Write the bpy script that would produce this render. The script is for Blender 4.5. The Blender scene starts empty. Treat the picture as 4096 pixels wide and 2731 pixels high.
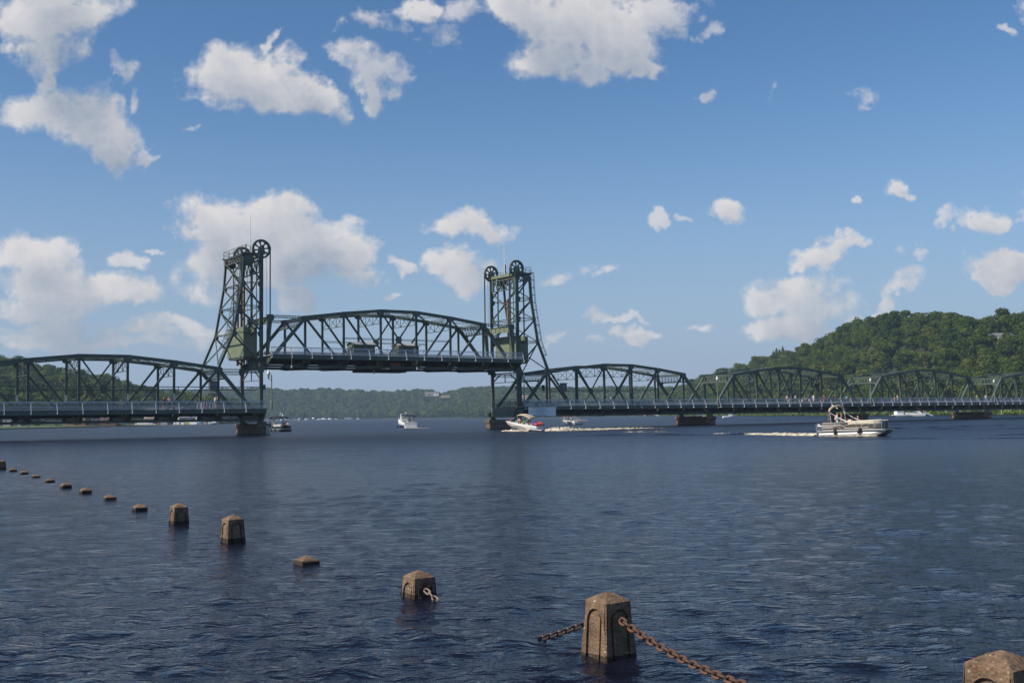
import bpy, bmesh, math, random
import numpy as np
from mathutils import Vector, Matrix, Quaternion
R = math.radians
C = bpy.context.scene.collection
scene = bpy.context.scene
# ------------------------------------------------------------------ camera
cam_d = bpy.data.cameras.new('camera')
cam = bpy.data.objects.new('camera', cam_d); C.objects.link(cam)
cam_d.sensor_width = 36.0
cam_d.lens = 36.0*4329.68/4096
cam_d.clip_start = 0.1; cam_d.clip_end = 20000
EYE = 2.236
cam.matrix_world = Matrix.Translation((0, 0, EYE)) @ Matrix.Rotation(R(90)+0.068336, 4, 'X') @ Matrix.Rotation(-0.014299, 4, 'Z')
scene.camera = cam
# ------------------------------------------------------------------ light and exposure
SUN_EL = R(43); SUN_AZ = math.atan2(-0.88, -0.47)          # azimuth from +Y towards +X
SUN_DIR = Vector((math.sin(SUN_AZ)*math.cos(SUN_EL), math.cos(SUN_AZ)*math.cos(SUN_EL), math.sin(SUN_EL)))
scene.view_settings.view_transform = 'Standard'
scene.view_settings.look = 'None'
scene.view_settings.gamma = 1.0
scene.view_settings.use_curve_mapping = False
scene.view_settings.exposure = 0.0
sun_d = bpy.data.lights.new('sun', 'SUN'); sun_d.energy = 5.0; sun_d.angle = R(0.53); sun_d.color = (1.0, 0.92, 0.80)
sun = bpy.data.objects.new('sun', sun_d); C.objects.link(sun)
sun.rotation_euler = SUN_DIR.to_track_quat('Z', 'Y').to_euler()
sun.location = (-200, -100, 300)
# ------------------------------------------------------------------ sky with clouds (a chart of directions around +Y, computed here)
rng = np.random.default_rng(11)
def vnoise(h, w, cy, cx, r):
    g = r.random((cy+3, cx+3))
    y = np.linspace(0, cy, h, endpoint=False); x = np.linspace(0, cx, w, endpoint=False)
    yi = y.astype(int); xi = x.astype(int); fy = (y-yi)[:, None]; fx = (x-xi)[None]
    fy = fy*fy*(3-2*fy); fx = fx*fx*(3-2*fx)
    a = g[yi][:, xi]; b = g[yi][:, xi+1]; c = g[yi+1][:, xi]; d = g[yi+1][:, xi+1]
    return (a*(1-fx)+b*fx)*(1-fy)+(c*(1-fx)+d*fx)*fy
def fbm(h, w, base, octs, r, gain=0.55, asp=1.0):
    o = np.zeros((h, w)); a = 1.0; t = 0.0; f = base
    for i in range(octs):
        o += a*vnoise(h, w, max(2, int(f*h/w*asp)), int(f), r); t += a; a *= gain; f *= 2.03
    return o/t
CL=[(-0.4304,0.3818,0.07,0.0357,1.15,0),(-0.434,0.3482,0.039,0.0293,1,0),(-0.4398,0.3231,0.0144,0.0188,0.8,0),(-0.3681,0.3284,0.0103,0.0209,0.35,0),(-0.3514,0.301,0.0057,0.0125,0.35,0),(-0.4495,0.2878,0.0491,0.0291,1.1,0),(-0.4085,0.281,0.0573,0.0353,1.2,-15),(-0.3734,0.2576,0.0449,0.0269,1.1,-15),(-0.3284,0.2479,0.0163,0.0066,0.5,20),(-0.2491,0.3266,0.0533,0.0376,1.2,0),(-0.2121,0.3177,0.0492,0.0325,1.15,-15),(-0.1814,0.3047,0.0266,0.0208,0.9,-20),(-0.1651,0.2878,0.0131,0.015,0.7,0),(-0.2614,0.3477,0.0205,0.0168,0.9,0),(-0.2101,0.3567,0.009,0.0076,0.6,0),(-0.128,0.3311,0.0246,0.0188,0.55,0),(-0.1302,0.304,0.0123,0.0229,0.7,0),(-0.1096,0.3225,0.0115,0.0167,0.45,0),(-0.0844,0.3872,0.0247,0.0169,0.8,0),(-0.0661,0.3638,0.0267,0.0176,0.62,0),(-0.1196,0.3688,0.0247,0.0147,0.4,0),(-0.035,0.3844,0.0206,0.0168,0.45,0),(0.0143,0.3795,0.0329,0.0231,0.9,0),(0.0594,0.3683,0.0617,0.0378,1.15,0),(0.0341,0.3309,0.0451,0.0272,0.95,0),(0.1123,0.3402,0.0452,0.0314,0.95,0),(0.1459,0.3733,0.0391,0.0231,0.6,0),(0.1325,0.3252,0.0246,0.0167,0.8,0),(0.0667,0.3199,0.0246,0.0167,0.7,0),(0.197,0.36,0.0107,0.0101,0.45,0),(-0.2974,0.1762,0.0203,0.0286,1,0),(-0.273,0.1635,0.0325,0.0347,1.1,0),(-0.2891,0.1392,0.0365,0.0326,1.05,0),(-0.208,0.1872,0.0285,0.0287,1.1,0),(-0.2202,0.1627,0.0487,0.0347,1.1,0),(-0.1918,0.146,0.0689,0.0306,1.05,0),(-0.1392,0.1411,0.0324,0.0224,0.95,0),(-0.2445,0.1264,0.0688,0.0244,0.9,0),(-0.1959,0.1053,0.0202,0.0114,0.7,0),(-0.1675,0.1681,0.0325,0.0164,0.6,0),(-0.4595,0.1539,0.0365,0.0225,0.9,0),(-0.451,0.1293,0.0445,0.0224,0.95,0),(-0.3901,0.1162,0.0647,0.0203,0.95,0),(-0.4465,0.1008,0.0687,0.0162,0.6,0),(-0.4312,0.1609,0.0122,0.0049,0.5,0),(-0.3694,0.1494,0.0182,0.009,0.6,0),(-0.3452,0.1633,0.0073,0.0037,0.4,0),(-0.446,0.0745,0.0605,0.0154,0.65,0),(-0.3392,0.0778,0.0343,0.0105,0.7,0),(-0.313,0.09,0.0283,0.0081,0.55,0),(-0.2847,0.0823,0.0242,0.0113,0.6,0),(-0.3814,0.0634,0.0927,0.0105,0.5,0),(-0.2161,0.0692,0.1048,0.0121,0.35,0),(-0.0354,0.1773,0.0305,0.0147,0.85,0),(-0.0428,0.1349,0.0283,0.0212,0.85,0),(-0.0217,0.1395,0.0182,0.0143,0.6,0),(-0.0858,0.1322,0.0113,0.0073,0.6,0),(-0.1069,0.1146,0.0073,0.0033,0.35,0),(0.0409,0.1263,0.0194,0.0106,0.6,0),(0.056,0.1351,0.0101,0.0082,0.5,0),(0.0767,0.134,0.0105,0.0082,0.55,0),(0.1188,0.1701,0.013,0.0098,0.5,0),(0.1473,0.173,0.0073,0.0057,0.3,0),(0.1942,0.1805,0.0292,0.0131,0.85,0),(0.2923,0.139,0.0243,0.0122,0.9,0),(0.3147,0.142,0.0243,0.0098,0.85,0),(0.3595,0.2016,0.0138,0.0115,0.7,0),(0.3674,0.1945,0.0114,0.0058,0.7,0),(0.3278,0.1901,0.0089,0.0045,0.6,0),(0.4417,0.1737,0.0211,0.0172,0.75,30),(0.4111,0.17,0.0089,0.0123,0.4,0),(0.4767,0.1834,0.0171,0.0226,0.85,0),(0.4597,0.1236,0.0324,0.0155,1,0),(0.4372,0.1165,0.0162,0.0065,0.8,0),(0.2364,0.0991,0.0283,0.0182,0.7,20),(0.2651,0.1109,0.0364,0.0154,0.75,10),(0.2767,0.0965,0.0323,0.0142,0.5,0),(0.226,0.0903,0.0161,0.0089,0.6,0),(0.2578,0.0725,0.0403,0.0154,0.85,15),(0.2354,0.0667,0.0282,0.0081,0.6,0),(0.3167,0.0838,0.0121,0.0101,0.5,0),(0.3604,0.1185,0.0263,0.0073,0.55,12),(0.3416,0.1037,0.0105,0.0102,0.5,0),(0.3914,0.136,0.0113,0.0073,0.45,30),(0.0965,0.076,0.0202,0.0105,0.7,0),(0.1146,0.0745,0.0161,0.0057,0.5,0),(0.1264,0.0602,0.0153,0.0065,0.6,0),(0.166,0.0637,0.0141,0.0048,0.55,0),(0.0458,0.0601,0.0242,0.0065,0.45,0),(0.09,0.0506,0.0242,0.0056,0.4,0),(0.4856,0.3768,0.0144,0.0253,0.5,0),(0.4599,0.354,0.0074,0.0067,0.4,0),(0.185,0.2952,0.0082,0.0058,0.3,0),(0.2444,0.2944,0.0049,0.0083,0.28,0),(0.3242,0.2932,0.0143,0.0067,0.28,0),(0.3753,0.1378,0.0081,0.0033,0.2,0),(-0.2788,0.2708,0.0102,0.0033,0.25,0)]
def cloud_chart():
    X0, X1, Z0, Z1 = -0.66, 0.66, -0.02, 0.52
    w, h = 2200, 900
    gx, gz = np.meshgrid(np.linspace(X0, X1, w), np.linspace(Z0, Z1, h))
    n1 = fbm(h, w, 16, 8, rng, 0.60); n2 = fbm(h, w, 16, 8, rng, 0.60)
    wx = gx+(n1-0.5)*0.085; wz = gz+(n2-0.5)*0.065
    F = np.full((h, w), -2.0); W = np.zeros((h, w)); Wt = np.full((h, w), 1e-6)
    for cx, cz, rx, rz, wt, rot in CL:
        c, s = math.cos(R(rot)), math.sin(R(rot))
        dx = wx-cx; dz = wz-cz
        a = (dx*c+dz*s)/rx; b = (-dx*s+dz*c)/rz
        b = np.where(b < 0, b*1.25, b*0.95)                    # flatter bases
        d2 = a*a+b*b
        v = 1.0-d2
        e = np.exp(-d2*2.5); W += wt*e; Wt += e
        k = 0.12
        m = np.maximum(F, v); F = m+k*np.log(np.exp((F-m)/k)+np.exp((v-m)/k))
    W = W/Wt
    bil = 0; a = 1.0; t = 0; f = 22
    for i in range(7):
        bil = bil+a*(1-np.abs(2*vnoise(h, w, max(2, int(f*h/w*1.2)), int(f), rng)-1)); t += a; a *= 0.60; f *= 2.03
    bil = bil/t
    fine = fbm(h, w, 48, 7, rng, 0.66)
    n3 = fbm(h, w, 9, 3, rng, 0.5)
    thin = np.clip(1.0-W, 0, 1)                                # wispy ones are eaten away more
    D = F*0.95+(bil-0.62)*(1.55+1.2*thin)+(n3-0.5)*0.6+(fine-0.50)*(0.9+2.2*thin)+0.16-0.18*thin
    dens = np.clip(D, 0, None)
    soft = 0.80+0.70*thin
    alpha = np.clip(dens/soft, 0, 1); alpha = np.clip(alpha*1.15,0,1)**1.05*(0.45+0.55*np.clip(W*1.2, 0, 1))
    alpha = np.clip(alpha, 0, 1)*np.clip(0.62+0.55*dens+0.5*(n1-0.5), 0.3, 1)
    # light marched through the cloud from the upper left
    body = np.clip(F*0.8+(bil-0.6)*1.2+(fine-0.5)*0.4, 0, 0.9)*np.clip(dens*3, 0, 1)
    occ = np.zeros((h, w)); px = w/(X1-X0)
    for i in range(1, 17):
        st = 0.0030*i*(1+0.06*i)
        dy = int(round(st*0.86*px)); dx = int(round(-st*0.5*px))
        sh = np.roll(np.roll(body, -dy, 0), -dx, 1)
        sh[h-dy:, :] = 0.2
        occ += sh*0.003*(1+0.12*i)
    light = np.exp(-occ*27)
    shade = np.clip(0.06+0.92*light+0.75*(bil-0.6)+0.22*(fine-0.5), 0, 1)
    im = bpy.data.images.new('sky_clouds', w, h, alpha=True, float_buffer=True)
    im.colorspace_settings.name = 'Non-Color'
    buf = np.zeros((h, w, 4), np.float32); buf[..., 0] = shade; buf[..., 1] = alpha; buf[..., 3] = 1
    im.pixels.foreach_set(buf.ravel()); im.update(); im.pack()
    return im, (X0, X1, Z0, Z1)
wd = bpy.data.worlds.new('World'); scene.world = wd; wd.use_nodes = True
nt = wd.node_tree; nt.nodes.clear()
def N(t, **k):
    n = nt.nodes.new(t)
    for a, b in k.items():
        if a.startswith('i_'): n.inputs[int(a[2:])].default_value = b
        else: setattr(n, a, b)
    return n
L = lambda a, b: nt.links.new(a, b)
sky = N('ShaderNodeTexSky', sky_type='NISHITA', sun_disc=False, sun_elevation=SUN_EL, sun_rotation=SUN_AZ, altitude=250, air_density=1.0, dust_density=0.35, ozone_density=3.0)
tc = N('ShaderNodeTexCoord'); sep = N('ShaderNodeSeparateXYZ'); L(tc.outputs['Generated'], sep.inputs[0])
ym = N('ShaderNodeMath', operation='MAXIMUM', i_1=0.05); L(sep.outputs[1], ym.inputs[0])
img, (X0, X1, Z0, Z1) = cloud_chart()
def chart(out, lo, hi):
    d = N('ShaderNodeMath', operation='DIVIDE'); L(out, d.inputs[0]); L(ym.outputs[0], d.inputs[1])
    m = N('ShaderNodeMath', operation='MULTIPLY_ADD', i_1=1/(hi-lo), i_2=-lo/(hi-lo)); L(d.outputs[0], m.inputs[0]); return m.outputs[0]
cmb = N('ShaderNodeCombineXYZ'); L(chart(sep.outputs[0], X0, X1), cmb.inputs[0]); L(chart(sep.outputs[2], Z0, Z1), cmb.inputs[1])
tex = N('ShaderNodeTexImage', image=img, extension='CLIP', interpolation='Cubic'); L(cmb.outputs[0], tex.inputs[0])
spc = N('ShaderNodeSeparateColor'); L(tex.outputs[0], spc.inputs[0])
front = N('ShaderNodeMath', operation='GREATER_THAN', i_1=0.06); L(sep.outputs[1], front.inputs[0])
al = N('ShaderNodeMath', operation='MULTIPLY'); L(spc.outputs[1], al.inputs[0]); L(front.outputs[0], al.inputs[1])
ccol = N('ShaderNodeMix', data_type='RGBA'); L(spc.outputs[0], ccol.inputs[0])
SKY_S = 0.082; HZ_TOP = 0.38; HZ_COL = (0.345, 0.435, 0.575)     # pale air low over the horizon
CLOUD_DARK = (0.245, 0.315, 0.425); CLOUD_LIT = (0.76, 0.735, 0.73)
ccol.inputs[6].default_value = (*[v/SKY_S for v in CLOUD_DARK], 1); ccol.inputs[7].default_value = (*[v/SKY_S for v in CLOUD_LIT], 1)
alm = N('ShaderNodeMath', operation='MULTIPLY', i_1=0.93); L(al.outputs[0], alm.inputs[0])
mixc = N('ShaderNodeMix', data_type='RGBA'); L(alm.outputs[0], mixc.inputs[0])
skc = N('ShaderNodeMix', data_type='RGBA', blend_type='MULTIPLY'); skc.inputs[0].default_value = 1.0; L(sky.outputs[0], skc.inputs[6]); skc.inputs[7].default_value = (0.885, 1.19, 1.39, 1)
hz = N('ShaderNodeMapRange', interpolation_type='SMOOTHSTEP'); L(sep.outputs[2], hz.inputs[0]); hz.inputs[1].default_value = -0.02; hz.inputs[2].default_value = HZ_TOP; hz.inputs[3].default_value = 1.0; hz.inputs[4].default_value = 0.0
hzp = N('ShaderNodeMath', operation='POWER', i_1=1.6); L(hz.outputs[0], hzp.inputs[0])
hzm = N('ShaderNodeMix', data_type='RGBA'); L(hzp.outputs[0], hzm.inputs[0]); L(skc.outputs[2], hzm.inputs[6]); hzm.inputs[7].default_value = (*[v/SKY_S for v in HZ_COL], 1)
L(hzm.outputs[2], mixc.inputs[6]); L(ccol.outputs[2], mixc.inputs[7])
bg = N('ShaderNodeBackground'); bg.inputs[1].default_value = SKY_S; L(mixc.outputs[2], bg.inputs[0])
out = N('ShaderNodeOutputWorld'); L(bg.outputs[0], out.inputs[0])
wd.cycles.sampling_method = 'MANUAL'; wd.cycles.sample_map_resolution = 512
# ------------------------------------------------------------------ materials
MATS = {}
def mat(name, col, rough=0.6, metal=0.0, var=0.15, scale=3.0, bump=0.0, spec=0.5, **k):
    """paint / stone / cloth with a little procedural colour and roughness variation"""
    if name in MATS: return MATS[name]
    m = bpy.data.materials.new(name); m.use_nodes = True; t = m.node_tree; b = t.nodes['Principled BSDF']
    tcn = t.nodes.new('ShaderNodeTexCoord'); no = t.nodes.new('ShaderNodeTexNoise')
    no.inputs['Scale'].default_value = scale; no.inputs['Detail'].default_value = 6; no.inputs['Roughness'].default_value = 0.65
    t.links.new(tcn.outputs['Object'], no.inputs['Vector'])
    rp = t.nodes.new('ShaderNodeValToRGB')
    lo = tuple(max(0, c*(1-var)) for c in col); hi = tuple(min(1, c*(1+var)) for c in col)
    lo = k.get('col2', lo)
    rp.color_ramp.elements[0].position = 0.3; rp.color_ramp.elements[1].position = 0.68
    rp.color_ramp.elements[0].color = (*lo, 1); rp.color_ramp.elements[1].color = (*hi, 1)
    t.links.new(no.outputs['Fac'], rp.inputs['Fac']); t.links.new(rp.outputs['Color'], b.inputs['Base Color'])
    b.inputs['Roughness'].default_value = rough; b.inputs['Metallic'].default_value = metal
    b.inputs['Specular IOR Level'].default_value = spec
    if bump:
        bp = t.nodes.new('ShaderNodeBump'); bp.inputs['Distance'].default_value = bump; bp.inputs['Strength'].default_value = 0.8
        t.links.new(no.outputs['Fac'], bp.inputs['Height']); t.links.new(bp.outputs['Normal'], b.inputs['Normal'])
    MATS[name] = m
    return m
def glass(name, tint):
    m = bpy.data.materials.new(name); m.use_nodes = True; b = m.node_tree.nodes['Principled BSDF']
    b.inputs['Base Color'].default_value = (*tint, 1); b.inputs['Roughness'].default_value = 0.04
    b.inputs['Alpha'].default_value = 0.45
    MATS[name] = m; return m
STEEL = mat('green_steel', (0.076, 0.098, 0.072), 0.5, 0, 0.25, 0.9, col2=(0.052, 0.070, 0.055))
STEEL2 = mat('olive_steel', (0.170, 0.195, 0.125), 0.55, 0, 0.18, 0.5)
RAILP = mat('rail_paint', (0.60, 0.61, 0.66), 0.5, 0, 0.12, 2.0)
DARK = mat('dark_steel', (0.022, 0.026, 0.024), 0.7, 0, 0.3, 1.0)
ROPE = mat('wire_rope', (0.060, 0.048, 0.042), 0.6, 0.3, 0.3, 6)
PLANK = mat('deck_concrete', (0.20, 0.19, 0.18), 0.9, 0, 0.2, 2)
TIMBER = mat('guide_timber', (0.28, 0.18, 0.11), 0.85, 0, 0.3, 3)
WHITE = mat('white_gelcoat', (0.80, 0.79, 0.76), 0.25, 0, 0.04, 1)
ALU = mat('brushed_aluminium', (0.72, 0.72, 0.72), 0.32, 0.55, 0.08, 4)
BLACK = mat('black_rubber', (0.015, 0.015, 0.017), 0.6, 0, 0.3, 5)
GLASS = glass('tinted_glass', (0.10, 0.22, 0.20))
CANVAS = mat('tan_canvas', (0.50, 0.40, 0.28), 0.9, 0, 0.08, 3)
BCANVAS = mat('black_canvas', (0.018, 0.019, 0.024), 0.85, 0, 0.2, 3)
# ------------------------------------------------------------------ mesh helpers
class MB:
    def __init__(s): s.v = []; s.f = []; s.mi = []; s.cur = 0
    def face(s, pts):
        o = len(s.v); s.v += [tuple(p) for p in pts]; s.f.append(tuple(range(o, o+len(pts)))); s.mi.append(s.cur)
    def add(s, vs, fs):
        o = len(s.v); s.v += [tuple(p) for p in vs]
        for f in fs: s.f.append(tuple(o+i for i in f)); s.mi.append(s.cur)
    def box(s, x0, x1, y0, y1, z0, z1):
        s.add([(x0,y0,z0),(x1,y0,z0),(x1,y1,z0),(x0,y1,z0),(x0,y0,z1),(x1,y0,z1),(x1,y1,z1),(x0,y1,z1)],
              [(0,3,2,1),(4,5,6,7),(0,1,5,4),(1,2,6,5),(2,3,7,6),(3,0,4,7)])
    def bar(s, p, q, w, h, up=(0,0,1), w2=None, h2=None):
        p = Vector(p); q = Vector(q); d = (q-p)
        if d.length < 1e-6: return
        d.normalize(); u = Vector(up)
        if abs(d.dot(u)) > 0.999: u = Vector((0,1,0)) if abs(d.y) < 0.9 else Vector((1,0,0))
        sd = d.cross(u).normalized(); u = sd.cross(d)
        w2 = w if w2 is None else w2; h2 = h if h2 is None else h2
        vs = []
        for c, a, b in ((p, w, h), (q, w2, h2)):
            for i, j in ((-1,-1),(1,-1),(1,1),(-1,1)): vs.append(c+sd*(i*a/2)+u*(j*b/2))
        s.add(vs, [(0,1,2,3),(7,6,5,4),(0,4,5,1),(1,5,6,2),(2,6,7,3),(3,7,4,0)])
    def path(s, pts, w, h, up=(0,0,1)):
        for a, b in zip(pts, pts[1:]): s.bar(a, b, w, h, up)
    def lattice(s, p, q, depth, dirn, t=0.06, pitch=0.5, zz=0.05, thick=0.08):
        """two flanges and a zigzag between them; dirn = direction of the depth"""
        p = Vector(p); q = Vector(q); dn = Vector(dirn).normalized()*depth/2; ax = (q-p)
        s.bar(p+dn, q+dn, thick, t, dn); s.bar(p-dn, q-dn, thick, t, dn)
        n = max(2, int(ax.length/pitch)); sg = 1
        for i in range(n):
            s.bar(p+ax*(i/n)+dn*sg, p+ax*((i+1)/n)-dn*sg, 0.02, zz, dn); sg = -sg
    def tube(s, pts, r, n=8, closed=False, caps=True):
        pts = [Vector(p) for p in pts]; m = len(pts); rs = r if isinstance(r, (list, tuple)) else [r]*m
        rings = []; prev = None
        for i, p in enumerate(pts):
            if closed: d = pts[(i+1) % m]-pts[i-1]
            else: d = pts[min(i+1, m-1)]-pts[max(i-1, 0)]
            d = d.normalized() if d.length > 1e-9 else Vector((0,0,1))
            if prev is None:
                u = Vector((0,0,1)) if abs(d.z) < 0.9 else Vector((1,0,0))
                a = d.cross(u).normalized()
            else:
                a = (prev-d*prev.dot(d)); a = a.normalized() if a.length > 1e-6 else d.orthogonal().normalized()
            prev = a; b = d.cross(a)
            rings.append([p+(a*math.cos(2*math.pi*k/n)+b*math.sin(2*math.pi*k/n))*rs[i] for k in range(n)])
        o = len(s.v)
        for rg in rings: s.v += [tuple(x) for x in rg]
        for i in range(m if closed else m-1):
            j = (i+1) % m
            for k in range(n):
                s.f.append((o+i*n+k, o+i*n+(k+1) % n, o+j*n+(k+1) % n, o+j*n+k)); s.mi.append(s.cur)
        if caps and not closed:
            s.f.append(tuple(o+k for k in reversed(range(n)))); s.mi.append(s.cur)
            s.f.append(tuple(o+(m-1)*n+k for k in range(n))); s.mi.append(s.cur)
    def lathe(s, prof, n=16, c=(0,0,0)):
        o = len(s.v)
        for r, z in prof:
            for k in range(n): s.v.append((c[0]+r*math.cos(2*math.pi*k/n), c[1]+r*math.sin(2*math.pi*k/n), c[2]+z))
        for i in range(len(prof)-1):
            for k in range(n): s.f.append((o+i*n+k, o+i*n+(k+1) % n, o+(i+1)*n+(k+1) % n, o+(i+1)*n+k)); s.mi.append(s.cur)
        s.f.append(tuple(o+k for k in reversed(range(n)))); s.mi.append(s.cur)
        s.f.append(tuple(o+(len(prof)-1)*n+k for k in range(n))); s.mi.append(s.cur)
    def loft(s, secs, cap=True, closed=False):
        """sections: lists of points of equal length"""
        o = len(s.v); n = len(secs[0])
        for c in secs: s.v += [tuple(p) for p in c]
        for i in range(len(secs)-1):
            for k in range(n if closed else n-1):
                j = (k+1) % n
                s.f.append((o+i*n+k, o+i*n+j, o+(i+1)*n+j, o+(i+1)*n+k)); s.mi.append(s.cur)
        if cap:
            s.f.append(tuple(o+k for k in reversed(range(n)))); s.mi.append(s.cur)
            s.f.append(tuple(o+(len(secs)-1)*n+k for k in range(n))); s.mi.append(s.cur)
    def prism(s, poly, d):
        """polygon (list of 3d points) extruded by vector d"""
        n = len(poly); d = Vector(d); a = [Vector(p) for p in poly]
        s.add(a+[p+d for p in a], [tuple(reversed(range(n))), tuple(range(n, 2*n))]+[(i, (i+1) % n, n+(i+1) % n, n+i) for i in range(n)])
    def ball(s, c, rx, ry=None, rz=None, n=8, m=6):
        ry = ry or rx; rz = rz or rx
        rows = [[(c[0]+rx*math.sin(math.pi*i/m)*math.cos(2*math.pi*k/n), c[1]+ry*math.sin(math.pi*i/m)*math.sin(2*math.pi*k/n), c[2]+rz*math.cos(math.pi*i/m)) for k in range(n)] for i in range(m+1)]
        s.loft(rows[::-1], cap=False, closed=True)
    def xf(s, M, start=0):
        s.v[start:] = [tuple(M @ Vector(p)) for p in s.v[start:]]
    def mesh(s, name, mats, smooth=False):
        me = bpy.data.meshes.new(name); me.from_pydata(s.v, [], s.f)
        for m in (mats if isinstance(mats, (list, tuple)) else [mats]): me.materials.append(m)
        if any(s.mi): me.polygons.foreach_set('material_index', s.mi)
        if smooth: me.polygons.foreach_set('use_smooth', [True]*len(me.polygons))
        me.update(); return me
    def build(s, name, mats, parent=None, smooth=False, auto=None, fix=True):
        me = s.mesh(name, mats, smooth)
        if fix:
            bm = bmesh.new(); bm.from_mesh(me)
            bmesh.ops.remove_doubles(bm, verts=bm.verts, dist=1e-5)
            bmesh.ops.recalc_face_normals(bm, faces=bm.faces); bm.to_mesh(me); bm.free()
        if auto is not None:
            me.polygons.foreach_set('use_smooth', [True]*len(me.polygons)); me.set_sharp_from_angle(angle=R(auto))
        o = bpy.data.objects.new(name, me); C.objects.link(o)
        if parent: o.parent = parent
        return o
def tag(o, label, cat, group=None):
    o['label'] = label; o['category'] = cat
    if group: o['group'] = group
    return o
def thing(name, label, cat, loc=(0,0,0), rz=0.0, group=None):
    o = bpy.data.objects.new(name, None); C.objects.link(o); o.location = loc; o.rotation_euler = (0,0,rz); o.empty_display_size = 0.3
    return tag(o, label, cat, group)
def place(name, me, parent, loc=(0,0,0), rot=(0,0,0), scale=(1,1,1)):
    o = bpy.data.objects.new(name, me); C.objects.link(o); o.parent = parent; o.location = loc; o.rotation_euler = rot; o.scale = scale; return o
def structure(o): o['kind'] = 'structure'; return o
def stuff(o, label=None):
    o['kind'] = 'stuff'
    if label: o['label'] = label
    return o
def dup(src, loc, rz, label=None, group=None):
    kids = list(src.children)
    r = src.copy(); C.objects.link(r); r.location = loc; r.rotation_euler = (0,0,rz)
    if label: r['label'] = label
    if group: r['group'] = group
    for ch in kids:
        gk = list(ch.children)
        c = ch.copy(); C.objects.link(c); c.parent = r
        for g in gk:
            d = g.copy(); C.objects.link(d); d.parent = c
    return r
def text(name, body, size, material, parent, loc, rot, align='CENTER', extrude=0.004, bold=0.0):
    cu = bpy.data.curves.new(name, 'FONT'); cu.body = body; cu.size = size; cu.align_x = align; cu.align_y = 'CENTER'; cu.extrude = extrude; cu.offset = bold
    tmp = bpy.data.objects.new('tmp', cu); C.objects.link(tmp)
    dg = bpy.context.evaluated_depsgraph_get(); me = bpy.data.meshes.new_from_object(tmp.evaluated_get(dg))
    bpy.data.objects.remove(tmp); bpy.data.curves.remove(cu)
    me.materials.clear(); me.materials.append(material)
    o = bpy.data.objects.new(name, me); C.objects.link(o); o.parent = parent; o.location = loc; o.rotation_euler = rot; return o
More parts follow.
